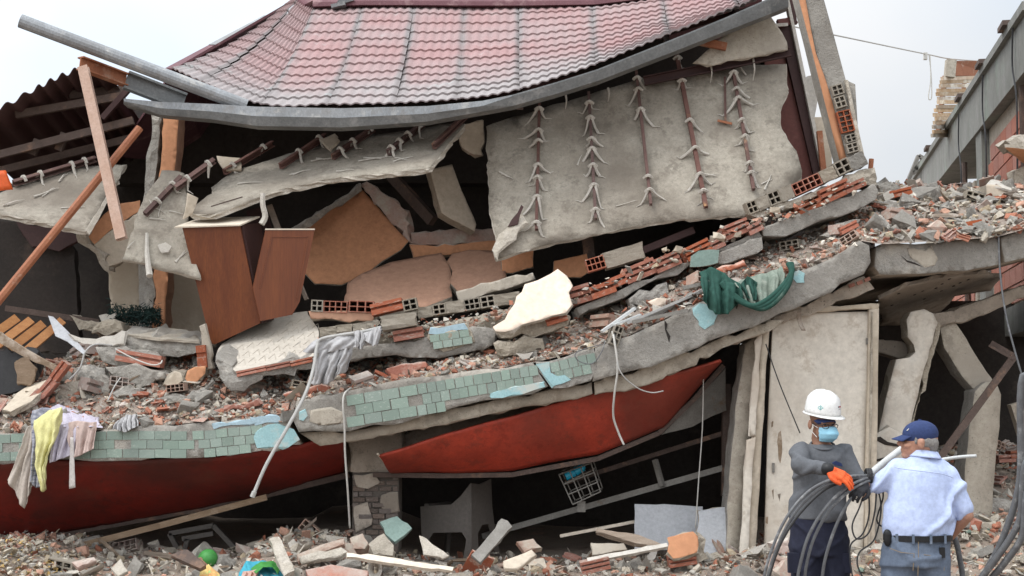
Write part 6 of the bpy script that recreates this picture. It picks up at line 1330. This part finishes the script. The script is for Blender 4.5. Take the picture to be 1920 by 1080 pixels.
class Body:
    """Collects overlapping solids; build() fuses them into one continuous surface."""
    def __init__(s): s.bm = bmesh.new()
    def ell(s, c, r, rot=None):
        mt = Matrix.Translation(V(c)) @ (Euler(rot).to_matrix().to_4x4() if rot else Matrix()) @ Matrix.Diagonal((*r, 1))
        bmesh.ops.create_icosphere(s.bm, subdivisions=3, radius=1, matrix=mt); return s
    def cap(s, pts, rad):
        pts = [V(p) for p in pts]
        for (a, b), (ra, rb) in zip(zip(pts, pts[1:]), zip(rad, rad[1:])):
            d = b - a; q = d.to_track_quat('Z', 'Y').to_matrix().to_4x4()
            bmesh.ops.create_cone(s.bm, cap_ends=True, segments=18, radius1=ra, radius2=rb, depth=max(d.length, 1e-4), matrix=Matrix.Translation((a + b) / 2) @ q)
        for p, r_ in zip(pts, rad): s.ell(p, (r_, r_, r_))
        return s
    def loft(s, secs, n=28):
        rings = []
        for c, rx, ry, yaw in secs:
            cy, sy = math.cos(yaw), math.sin(yaw)
            rings.append([s.bm.verts.new(V(c) + V((rx * math.cos(t) * cy - ry * math.sin(t) * sy, rx * math.cos(t) * sy + ry * math.sin(t) * cy, 0))) for t in (6.2832 * k / n for k in range(n))])
        for a, b in zip(rings, rings[1:]):
            for k in range(n): s.bm.faces.new((a[k], a[(k+1) % n], b[(k+1) % n], b[k]))
        s.bm.faces.new(rings[0][::-1]); s.bm.faces.new(rings[-1]); return s
    def build(s, name, mat, par=None, vox=.008, it=5, disp=None, **kw):
        bmesh.ops.recalc_face_normals(s.bm, faces=s.bm.faces)
        me = bpy.data.meshes.new(name); s.bm.to_mesh(me); s.bm.free()
        o = bpy.data.objects.new(name, me); COL.objects.link(o)
        r = o.modifiers.new('r', 'REMESH'); r.mode = 'VOXEL'; r.voxel_size = vox
        k = o.modifiers.new('s', 'SMOOTH'); k.factor = .5; k.iterations = it
        bpy.context.view_layer.update()
        me2 = bpy.data.meshes.new_from_object(o.evaluated_get(bpy.context.evaluated_depsgraph_get()))
        me2.name = name; bpy.data.objects.remove(o); bpy.data.meshes.remove(me)
        vs = [v.co.copy() for v in me2.vertices]
        if disp:
            ns_ = [v.normal.copy() for v in me2.vertices]; vs = [p + n_ * disp(p) for p, n_ in zip(vs, ns_)]
        fs = [tuple(p.vertices) for p in me2.polygons]; bpy.data.meshes.remove(me2)
        return mk(name, vs, fs, mat, par, smooth=True, recalc=False, **kw)
def ridge(p, f, k=0): return 1 - abs(noise.noise(V(p) * f + V((k, k * 2, -k)))) * 2.2
def folds(amp, sx, sz, tilt, k=0):
    def d(p):
        o = V((k * 3.1, k, -k * 2))
        w1 = 2.2 * noise.noise(p * 3.2 + o); w2 = 2.0 * noise.noise(p * 3.7 - o)
        a = max(0, math.sin((p.x * 26 + p.z * 22) + w1 * 2.2 + k)) ** 3 * max(0, .25 + noise.noise(p * 4.5 + o))
        b_ = max(0, math.sin((p.x * 24 - p.z * 30) + w2 * 2.2)) ** 3 * max(0, .25 + noise.noise(p * 4.1 - o))
        return amp * (a + b_ - .2) + .0016 * noise.noise(p * 24 + o)
    return d
def hand(b, wrist, d, up, curl=.9, s=1.0, spread=.10, thumb_side=1, rad=.0088):
    """Palm, four unequal bent fingers and a thumb from the side of the palm. up = back of the hand."""
    wrist = V(wrist); d = V(d).normalized(); up = V(up); up = (up - d * up.dot(d)).normalized(); sd = d.cross(up).normalized() * thumb_side
    c = wrist + d * .048 * s
    b.cap([wrist, wrist + d * .03 * s], [.026 * s, .028 * s])
    for k in range(4):
        x = (k - 1.5) * .021 * s; b.cap([wrist + d * .02 * s + sd * -x * .7, c + d * .042 * s - sd * x], [.016 * s, .014 * s])
    for k, ln in enumerate((.072, .080, .074, .058)):
        x = (k - 1.5) * .0225 * s; base = c + d * .040 * s - sd * x; dd = (d - sd * (k - 1.5) * spread).normalized(); p = base; pts = [p]; a = 0
        for j, fr in enumerate((.45, .32, .25)):
            a += curl * (.5, .9, .8)[j]; v = dd * math.cos(a) - up * math.sin(a); p = p + v * ln * fr * s; pts.append(p)
        b.cap(pts, [rad * s * 1.08, rad * s, rad * s * .95, rad * s * .85])
    t0 = wrist + d * .022 * s + sd * .026 * s; t1 = t0 + (d * .6 + sd * .7 - up * .25).normalized() * .036 * s; t2 = t1 + (d * .9 + sd * .15 - up * .5 * curl).normalized() * .030 * s; t3 = t2 + (d * .9 - sd * .3 - up * .6 * curl).normalized() * .024 * s
    b.cap([t0, t1, t2, t3], [.013 * s, .0115 * s, .0105 * s, .009 * s])

# ---------------------------------------------------------------- man in helmet
Y1 = 8.9
def q1(px, py, dy=0.): return P(px, py, Y1 + dy)
pxm = Y1 / F
FEET1 = V((q1(1535, 1000).x, Y1, gz(1.9, Y1)))
def sec(q, px, py, hw, ratio=.62, dy=0, yaw=0, sc=pxm): c = q(px, py, dy); return (c, hw * sc, hw * sc * ratio, yaw)
b = Body()
b.ell(q1(1540, 777), (.074, .094, .105), (-.15, 0, 0)); b.ell(q1(1541, 806, -.030), (.056, .066, .072), (-.1, 0, 0)); b.ell(q1(1542, 819, -.045), (.034, .036, .026))
b.ell(q1(1542, 803, -.098), (.012, .018, .020)); b.ell(q1(1541, 790, -.072), (.052, .022, .014))
for s_, x in ((-1, 1514), (1, 1567)): b.ell(q1(x, 796, .01), (.010, .020, .032))
b.cap([q1(1541, 808, .01), q1(1541, 838, .02)], [.053, .062])
b.loft([sec(q1, 1540, 960, 44, .5), sec(q1, 1540, 900, 46, .48), sec(q1, 1541, 862, 46, .44), sec(q1, 1541, 836, 20, .5)])
S1, E1, W1 = q1(1501, 848, 0), q1(1498, 872, -.24), q1(1549, 879, -.40)
S2, E2, W2 = q1(1584, 850, 0), q1(1611, 906, -.08), q1(1622, 908, -.26)
b.cap([S1, E1, W1], [.050, .042, .030]); b.cap([S2, E2, W2], [.050, .042, .030])
hand(b, W1, (.9, -.25, -.42), (0, -.5, 1), .35, 1.0); hand(b, W2, (-.5, -.55, -.2), (.2, -.6, .8), 1.0, 1.0, thumb_side=-1)
for s_, x in ((-1, 1512), (1, 1560)): b.cap([q1(x, 985), V((q1(x + 3 * s_, 985).x, Y1, .50)), V((q1(x + 5 * s_, 985).x, Y1 + .04, .10)), V((q1(x + 6 * s_, 985).x, Y1 - .10, .05))], [.075, .055, .042, .038])
man1 = b.build('person', 'skin_brown', None, .0052, 4, label='worker in white helmet, face mask and grey long sleeved shirt holding cables', cat='person')
b = Body()
b.loft([sec(q1, 1533, 974, 54, .66), sec(q1, 1534, 955, 52, .66), sec(q1, 1537, 925, 51, .64), sec(q1, 1540, 895, 54, .62), sec(q1, 1541, 858, 55, .58), sec(q1, 1541, 842, 46, .55), sec(q1, 1541, 832, 25, .75)])
b.cap([S1 + V((.01, 0, 0)), E1, W1.lerp(E1, .12)], [.068, .056, .042]); b.cap([S2 - V((.01, 0, 0)), E2, W2.lerp(E2, .15)], [.068, .054, .042])
b.build('shirt', 'shirt_grey', man1, .009, 5, folds(.024, 9, 13, 5, 1))
b = Body(); b.cap([W1.lerp(E1, .20), W1.lerp(E1, .10)], [.043, .041]); b.build('cuff', 'shirt_grey', man1, .006, 2)
ring = [q1(1541, 838) + V((.074 * math.cos(t), -.018 + .066 * math.sin(t), .012 + .026 * math.sin(t))) for t in (6.2832 * k / 24 for k in range(25))]
m = MB(); m.tube(ring, .007, 6); m.build('collar', 'shirt_grey', man1, smooth=True)
b = Body()
b.loft([sec(q1, 1535, 1040, 56, .68), sec(q1, 1534, 1005, 54, .68), sec(q1, 1533, 968, 51, .66)])
for s_, x in ((-1, 1511), (1, 1561)): b.cap([q1(x, 1020), V((q1(x + 3 * s_, 985).x, Y1 - .01, .50)), V((q1(x + 5 * s_, 985).x, Y1 + .03, .14))], [.105, .088, .075])
tr = b.build('trousers', 'trouser_navy', man1, .010, 5, folds(.022, 8, 10, 4, 2))
for x in (1488, 1583): m = MB(); p = q1(x, 1052, -.07); m.box(p - V((.035, .02, .07)), p + V((.035, .02, .05))); m.build('cargo_pocket', 'trouser_navy', man1)
for s_, x in ((-1, 1505), (1, 1566)):
    b = Body(); f = V((q1(x, 985).x, Y1 - .02, .05)); b.ell(f, (.05, .14, .05)); b.ell(f + V((0, -.07, -.01)), (.048, .075, .042)); b.ell(f + V((0, .05, .05)), (.046, .055, .07)); b.build('boot', 'black', man1, .009, 3)
# right glove orange, left glove dark
b = Body(); hand(b, W1, (.9, -.25, -.42), (0, -.5, 1), .35, 1.14, .10, 1, .0092); b.build('glove', 'glove_orange', man1, .0045, 2)
b = Body(); hand(b, W2, (-.5, -.55, -.2), (.2, -.6, .8), 1.0, 1.12, .06, -1, .0092); b.build('glove', 'glove_dark', man1, .0045, 2)
b = Body(); d_ = (W1 - E1).normalized(); b.cap([W1 - d_ * .012, W1 + d_ * .014], [.038, .038]); b.build('glove_cuff', 'black', man1, .005, 2)
# helmet, cap visor, mask, spectacles
hc = q1(1539, 769); tilt = Matrix.Rotation(R(3), 4, 'X') @ Matrix.Rotation(R(8), 4, 'Z')
def hp(v): return hc + tilt @ V(v)
rings = []; n = 40
prof_ = [(1.0, -.018), (1.005, 0.0), (.995, .016), (.97, .044), (.90, .078), (.74, .102), (.5, .118), (.25, .125)]
vs = []; fs = []
for fr, z in prof_:
    for k in range(n):
        t = 6.2832 * k / n; x, y = .100 * fr * math.cos(t), .122 * fr * math.sin(t); zz = z
        if abs(x) < .022 and z > .03: zz += .006
        vs.append(hp((x, y, zz)))
for r_ in range(len(prof_) - 1):
    for k in range(n): fs.append((r_*n + k, r_*n + (k+1) % n, (r_+1)*n + (k+1) % n, (r_+1)*n + k))
fs.append(tuple(range((len(prof_)-1)*n, len(prof_)*n)))
hel = mk('helmet', vs, fs, 'helmet_white', man1, smooth=True); hel.modifiers.new('t', 'SOLIDIFY').thickness = .004
m = MB(); ii = []
for k in range(n):
    t = 6.2832 * k / n; ext = .014 + .030 * max(0, -math.sin(t)) ** 2
    a = V((.100 * math.cos(t), .122 * math.sin(t), -.016)); o2 = V(((.100 + ext * .6) * math.cos(t), (.122 + ext) * math.sin(t), -.022 - .004 * max(0, -math.sin(t))))
    ii += [hp(a), hp(o2), hp(o2 - V((0, 0, .005))), hp(a - V((0, 0, .006)))]
m.add(ii, [(4*k + j, 4*((k+1) % n) + j, 4*((k+1) % n) + (j+1) % 4, 4*k + (j+1) % 4) for k in range(n) for j in range(4)]); m.build('brim', 'helmet_white', hel, smooth=True)
def on_helmet(u, z): 
    fr = .985 if z < .03 else .955; t = -math.pi / 2 + u; return hp((.1005 * fr * math.cos(t), .1235 * fr * math.sin(t), z))
def mark(name, segs, mat, wd=.0035):
    m = MB()
    for a, b_ in segs: m.bar(on_helmet(*a), on_helmet(*b_), wd, .0025, (0, -1, 0))
    m.build(name, mat, hel)
mark('helmet_lettering', [((.12, .046), (.14, .034)), ((.14, .034), (.16, .044)), ((.16, .044), (.18, .034)), ((.18, .034), (.20, .046))], 'black')
mark('helmet_lettering', [((.24, .046), (.24, .034)), ((.24, .045), (.29, .045)), ((.24, .040), (.28, .040)), ((.33, .046), (.33, .034)), ((.33, .045), (.38, .043)), ((.38, .043), (.33, .040)), ((.42, .046), (.42, .034)), ((.42, .035), (.46, .035))], 'logo_red')
mark('helmet_lettering', [((.14, .028), (.44, .028))], 'cable_grey', .002)
mark('helmet_mark', [((-1.0, .042), (-.85, .030)), ((-.85, .030), (-1.0, .018)), ((-1.0, .018), (-1.15, .030)), ((-1.15, .030), (-1.0, .042)), ((-1.0, .036), (-1.0, .024))], 'logo_teal', .008)
o = sheet('cap_visor', lambda u, v: q1(1541, 778, -.055) + V(((u - .5) * .150 * (1 - .25 * v * v), -.070 * v * math.sin(math.pi * (.12 + .76 * u)) + .03 * (abs(u - .5) * 2) ** 2, -.008 - .016 * v - .024 * (u - .5) ** 2 * 4)), 14, 8, 'cap_navy', .004, man1)
b = Body(); b.ell(q1(1540, 776, -.004), (.083, .100, .026), (.12, 0, 0)); b.build('cap_band', 'cap_navy', man1, .006, 2)
def mask_fn(u, v):
    a = (u - .5) * 2.3; r_ = .068 + .022 * math.sin(math.pi * v) * math.cos(a) ** 2
    p = q1(1542, 797 + 28 * v, -.022) + V((math.sin(a) * r_ * (1 - .22 * v * v), -math.cos(a) * (r_ + .026 * math.sin(math.pi * min(1, v * .9 + .1)) * math.cos(a)) , .006 * math.cos(3 * a) * (1 - v)))
    p.y -= .0022 * math.sin(v * 19); return p
sheet('face_mask', mask_fn, 20, 16, 'mask_blue', .002, man1)
for s_ in (-1, 1): m = MB(); m.tube([q1(1542 + s_ * 19, 800, -.045), q1(1541 + s_ * 25, 794, 0), q1(1541 + s_ * 26, 790, .03)], .0018, 5, sub=3); m.tube([q1(1542 + s_ * 18, 818, -.04), q1(1541 + s_ * 25, 806, .01)], .0018, 5); m.build('mask_loop', 'helmet_white', man1)
gls = MB()
for s_ in (-1, 1):
    c = q1(1542 + s_ * 10, 795, -.106); gls.tube([c + V((.026 * math.cos(t), .004 * abs(math.cos(t)), .015 * math.sin(t))) for t in (6.2832 * k / 16 for k in range(17))], .0022, 5)
    gls.tube([c + V((s_ * .026, 0, .004)), q1(1541 + s_ * 25, 793, .0)], .002, 5)
    bpy_e = Body(); bpy_e.ell(q1(1542 + s_ * 9, 793, -.082), (.009, .008, .006)); bpy_e.build('eye', 'black', man1, .003, 1)
gls.build('spectacles', 'black', man1)
plate('chest_print', [(1560, 868), (1568, 864), (1578, 868), (1580, 874), (1566, 873)], Pl((1556, 868, Y1 - .155), (1582, 876, Y1 - .12), (1566, 862, Y1 - .145)), .003, 'cap_navy', None, man1, .004)

# turn his head towards his colleague and down
HCN = q1(1540, 800, .01); HM = Matrix.Rotation(R(24), 3, 'Z') @ Matrix.Rotation(R(7), 3, 'X')
zc0, zc1 = q1(1540, 838).z, q1(1540, 818).z
def turn(o, blend=False):
    off_ = WM[o.name].to_translation()
    for v in o.data.vertices:
        p = v.co + off_; k = sst(zc0, zc1, p.z) if blend else 1
        if blend and (p - HCN).length > .3: continue
        if k > 0: v.co = p.lerp(HCN + HM @ (p - HCN), k) - off_
turn(man1, True)
for o in [c for c in man1.children if c.name.split('.')[0] in ('helmet', 'cap_visor', 'cap_band', 'face_mask', 'mask_loop', 'spectacles', 'eye')] + list(hel.children): turn(o)

# ---------------------------------------------------------------- man in blue shirt
Y2 = 8.62; px2 = Y2 / F
def q2(px, py, dy=0.): return P(px, py, Y2 + dy)
def sec2(px, py, hw, ratio=.60, dy=0, yaw=.12): return sec(q2, px, py, hw, ratio, dy, yaw, px2)
fd = V((-.97, .22, -.05)).normalized()            # he looks left and a little away
hd = q2(1724, 826)
b = Body()
yawh = math.atan2(fd.y, fd.x)
def hq(f, s_, z): return hd + V((fd.x, fd.y, 0)).normalized() * f + V((-fd.y, fd.x, 0)).normalized() * s_ + V((0, 0, z))
b.ell(hq(-.01, 0, .010), (.098, .077, .105), (0, 0, yawh)); b.ell(hq(.045, 0, -.045), (.062, .057, .068), (0, 0, yawh)); b.ell(hq(.078, 0, -.088), (.030, .034, .024), (0, 0, yawh))
b.ell(hq(.088, 0, .018), (.020, .050, .014), (0, 0, yawh)); b.ell(hq(.113, 0, -.018), (.022, .014, .016), (0, 0, yawh)); b.cap([hq(.098, 0, .012), hq(.120, 0, -.020)], [.009, .013])
b.ell(hq(.100, 0, -.052), (.012, .026, .007), (0, 0, yawh)); b.ell(hq(.098, 0, -.064), (.012, .024, .008), (0, 0, yawh))
for s_ in (-1, 1):
    b.ell(hq(-.004, s_ * .079, -.018), (.020, .010, .033), (0, .15, yawh)); b.ell(hq(-.012, s_ * .083, -.006), (.012, .010, .018), (0, 0, yawh)); b.ell(hq(.07, s_ * .045, -.03), (.028, .018, .018), (0, 0, yawh))
b.cap([hq(-.02, 0, -.06), q2(1734, 868, .0)], [.056, .066])
b.loft([sec2(1720, 1000, 52, .5), sec2(1726, 940, 52, .48), sec2(1732, 890, 50, .46), sec2(1735, 864, 28, .46)])
LS, LE, LW = q2(1684, 880, 0), q2(1643, 910, .05), q2(1626, 906, .17)
RS, RE, RW = q2(1782, 892, 0), q2(1812, 966, -.03), q2(1776, 1010, .12)
b.cap([LS, LE, LW], [.052, .043, .031]); b.cap([RS, RE, RW], [.052, .043, .031])
hand(b, LW, (-.55, .5, .15), (-.3, -.5, .8), 1.0, 1.0, .06, -1); hand(b, RW, (-.8, .4, -.1), (.2, -.5, .8), .8, 1.0, .06, 1)
for s_, x in ((-1, 1690), (1, 1746)): b.cap([q2(x, 1010), V((q2(x + 3 * s_, 1010).x, Y2, .48)), V((q2(x + 4 * s_, 1010).x, Y2 + .02, .10)), V((q2(x, 1010).x - .04, Y2 + .10, .05))], [.085, .058, .044, .038])
man2 = b.build('person', 'skin_tan', None, .0052, 4, label='man in navy cap, light blue short sleeved shirt and jeans seen from behind', cat='person')
b = Body()
b.loft([sec2(1721, 1005, 66, .66), sec2(1721, 985, 67, .68), sec2(1725, 945, 65, .66), sec2(1730, 908, 64, .62), sec2(1733, 882, 60, .56), sec2(1735, 866, 46, .52), sec2(1734, 852, 25, .72)])
b.cap([LS + V((.02, 0, 0)), LE.lerp(LS, .06)], [.076, .064]); b.cap([RS - V((.02, 0, 0)), RE.lerp(RS, .18)], [.076, .066])
b.build('shirt', 'shirt_blue', man2, .0085, 5, folds(.034, 4.6, 3.4, 5.5, 3))
m = MB(); cl = [q2(1733, 851, 0) + V((.088 * math.cos(t), .066 * math.sin(t), .012 * math.sin(t) + .010)) for t in (6.2832 * k / 28 for k in range(29))]
o = sheet('collar', lambda u, v: q2(1733, 850, 0) + V(((.076 + .022 * v) * math.cos(u * 6.2832), (.062 + .024 * v) * math.sin(u * 6.2832), .018 - .042 * v - .01 * math.cos(u * 6.2832))), 32, 5, 'shirt_blue', .004, man2)
m = MB(); yk = [q2(x, y, dy) for x, y, dy in ((1678, 876, -.105), (1700, 880, -.15), (1735, 884, -.165), (1765, 888, -.15), (1788, 896, -.10))]; m.tube(yk, .0035, 5, sub=5); m.build('yoke_seam', 'shirt_blue', man2)
b = Body()
b.loft([sec2(1716, 1060, 68, .70), sec2(1717, 1035, 66, .70), sec2(1720, 1003, 61, .68)])
for s_, x in ((-1, 1688), (1, 1746)): b.cap([q2(x, 1050), V((q2(x + 3 * s_, 1010).x, Y2, .48)), V((q2(x + 4 * s_, 1010).x, Y2 + .01, .13))], [.118, .090, .076])
b.build('jeans', 'jeans', man2, .010, 4, folds(.018, 8, 11, 3, 4))
bp_ = [q2(1721, 1007) + V((.200 * math.cos(t) * 1.0, .142 * math.sin(t), .022 * math.cos(t) * 0)) for t in (6.2832 * k / 40 for k in range(41))]
m = MB()
for a, c in zip(bp_, bp_[1:]): m.bar(a, c, .012, .036)
m.build('belt', 'black', man2)
for t in (-2.4, -1.9, -1.4, -.9): p = q2(1721, 1007) + V((.207 * math.cos(t), .149 * math.sin(t), 0)); m = MB(); m.box(p - V((.007, .005, .028)), p + V((.007, .005, .028))); m.build('belt_loop', 'jeans', man2)
b = Body(); p = q2(1664, 1009, -.075); b.ell(p, (.026, .020, .052)); b.ell(p + V((0, 0, .02)), (.026, .02, .034)); b.build('phone_pouch', 'black', man2, .006, 2)
for k, pts_ in enumerate(([(1668, 1028), (1690, 1036), (1714, 1038), (1712, 1070)], [(1732, 1040), (1748, 1042), (1772, 1036), (1770, 1070)], [(1722, 1016), (1722, 1045), (1721, 1080)])):
    m = MB(); m.tube([q2(x, y, -.158 + .0000085 * (x - 1719) ** 2 * 2.6) for x, y in pts_], .002, 5); m.build('seam', 'denim_thread', man2)
m = MB(); m.box(q2(1762, 1046, -.125), q2(1770, 1026, -.105)); m.build('pocket_tool', 'black', man2)
for s_, x in ((-1, 1690), (1, 1748)):
    b = Body(); f = V((q2(x, 1010).x - .03, Y2 + .06, .05)); b.ell(f, (.06, .13, .048)); b.ell(f + V((0, .07, -.01)), (.05, .075, .04)); b.build('shoe', 'black', man2, .009, 3)
# cap with visor to the left, grey hair
b = Body(); b.ell(hq(-.006, 0, .040), (.107, .086, .082), (0, .10, yawh)); b.build('cap', 'cap_navy', man2, .006, 3)
def visor(u, v):
    s_ = (u - .5) * 2; return hq(.082 + .080 * v * math.sqrt(max(0, 1 - .55 * s_ * s_)) - .035 * s_ * s_, s_ * .072 * (1 - .12 * v), .036 - .030 * v - .012 * s_ * s_)
sheet('cap_visor', visor, 16, 10, 'cap_navy', .005, man2)
m = MB(); p = hq(-.005, 0, .124); m.prof(p - V((0, 0, .006)), p + V((0, 0, .004)), [(.010 * math.cos(k), .010 * math.sin(k)) for k in range(6)], (1, 0, 0)); m.build('cap_button', 'cap_navy', man2)
m = MB(); p = hq(.075, .055, .06); m.bar(p, p + V((.012, -.002, .012)), .008, .004); m.build('cap_emblem', 'helmet_white', man2)
b = Body(); b.ell(hq(-.062, 0, -.014), (.050, .073, .050), (0, 0, yawh)); b.ell(hq(-.070, 0, -.045), (.034, .056, .030), (0, 0, yawh))
for s_ in (-1, 1): b.ell(hq(.022, s_ * .068, .006), (.012, .012, .030), (0, 0, yawh)); b.ell(hq(-.034, s_ * .066, -.006), (.030, .014, .034), (0, 0, yawh))
b.build('hair', 'hair_grey', man2, .005, 2, lambda p: .003 * noise.noise(p * 90))
for s_ in (-1, 1): e_ = Body(); e_.ell(hq(.090, s_ * .032, .002), (.010, .012, .008)); e_.build('eye', 'black', man2, .003, 1)

# ---------------------------------------------------------------- cables in their hands
def heldc(label, pts, r, mat='cable_grey', tail=True, name='held_cable'):
    Q = [P(*p) for p in pts]
    if tail: q = Q[-1]; Q += [V((q.x - .03, q.y + .02, .35)), V((q.x + .10, q.y + .08, .04)), V((q.x + .45, q.y + .15, .03))]
    m = MB(); m.tube(Q, r, 8, sub=8); return m.build(name, mat, None, label=label, cat='cable', smooth=True)
hx = [(1648, 889, 8.70), (1622, 892, 8.62), (1596, 893, 8.55)]
heldc('outermost grey cable arching left from the orange glove to the ground', hx + [(1556, 900, 8.45), (1512, 925, 8.40), (1472, 975, 8.38), (1444, 1040, 8.38), (1430, 1100, 8.40)], .0092)
heldc('second cable of the wide arch left of the helmeted worker', [(1650, 893, 8.70), (1624, 896, 8.62), (1594, 897, 8.56), (1554, 907, 8.46), (1516, 933, 8.42), (1480, 978, 8.41), (1452, 1040, 8.42), (1436, 1100, 8.44)], .0092)
heldc('third darker cable inside the wide arch', [(1646, 897, 8.70), (1618, 900, 8.62), (1590, 902, 8.57), (1546, 918, 8.5), (1500, 962, 8.48), (1468, 1010, 8.47), (1448, 1060, 8.47), (1440, 1100, 8.48)], .0095, 'cable_dark')
heldc('inner cable bending down in front of the navy trousers', [(1650, 890, 8.68), (1618, 899, 8.60), (1582, 918, 8.5), (1546, 955, 8.45), (1516, 1005, 8.44), (1500, 1060, 8.45), (1494, 1100, 8.46)], .010)
heldc('second inner cable in front of the navy trousers', [(1652, 894, 8.68), (1620, 905, 8.60), (1586, 926, 8.52), (1552, 962, 8.48), (1526, 1010, 8.47), (1512, 1060, 8.48), (1508, 1100, 8.5)], .0095)
heldc('short inner cable nearest the right leg of the helmeted worker', [(1650, 898, 8.70), (1616, 912, 8.62), (1592, 940, 8.56), (1568, 985, 8.54), (1548, 1045, 8.54), (1540, 1100, 8.55)], .0098)
heldc('pale grey tube held up between the two men', [(1598, 922, 8.72), (1618, 902, 8.76), (1644, 878, 8.84), (1690, 842, 8.98), (1720, 822, 9.06)], .022, 'tube_pale', False, 'held_tube')
heldc('thin pale rod sticking out right of the man in the blue shirt', [(1690, 878, 9.05), (1760, 863, 9.1), (1800, 857, 9.12), (1830, 855, 9.14)], .011, 'tube_pale', False, 'held_rod')
m = MB(); c = P(1628, 893, 8.66)
for k in range(3): m.tube([c + V((.012 * k - .01, .045 * math.cos(t), .045 * math.sin(t))) for t in (6.2832 * j / 14 for j in range(15))], .006, 5)
m.build('cable_tie', 'cable_dark', None, label='dark wire tie wound round the cable bundle', cat='cable')
for i, pts_ in enumerate(([(1630, 898), (1612, 950), (1598, 985), (1606, 1010), (1628, 1000), (1640, 960), (1644, 905)], [(1640, 900), (1652, 950), (1640, 1010), (1612, 1035), (1608, 1060), (1622, 1090)], [(1626, 902), (1630, 960), (1618, 1000), (1596, 1020), (1594, 1050), (1600, 1090)], [(1648, 900), (1656, 930), (1644, 975), (1660, 985), (1668, 940), (1660, 905)])):
    heldc(('tangled thin wire loop', 'longest thin dark wire', 'left thin dark wire', 'small thin wire loop')[i] + ' dangling below the cable bundle', [(x, y, 8.68 + .02 * i) for x, y in pts_], .005, 'cable_dark', False, 'dangling_wire')
m = MB(); Q = [P(1790, 1010, 8.75), P(1800, 1050, 8.75), P(1806, 1100, 8.75)]; Q = [P(1770, 985, 8.8)] + Q + [V((Q[-1].x, 8.75, .25)), V((Q[-1].x + .1, 8.8, .03))]; m.tube(Q, .018, 8, sub=8); m.build('thick_cable', 'cable_grey', None, label='thick grey cable hanging right of the man in the blue shirt', cat='cable', smooth=True)
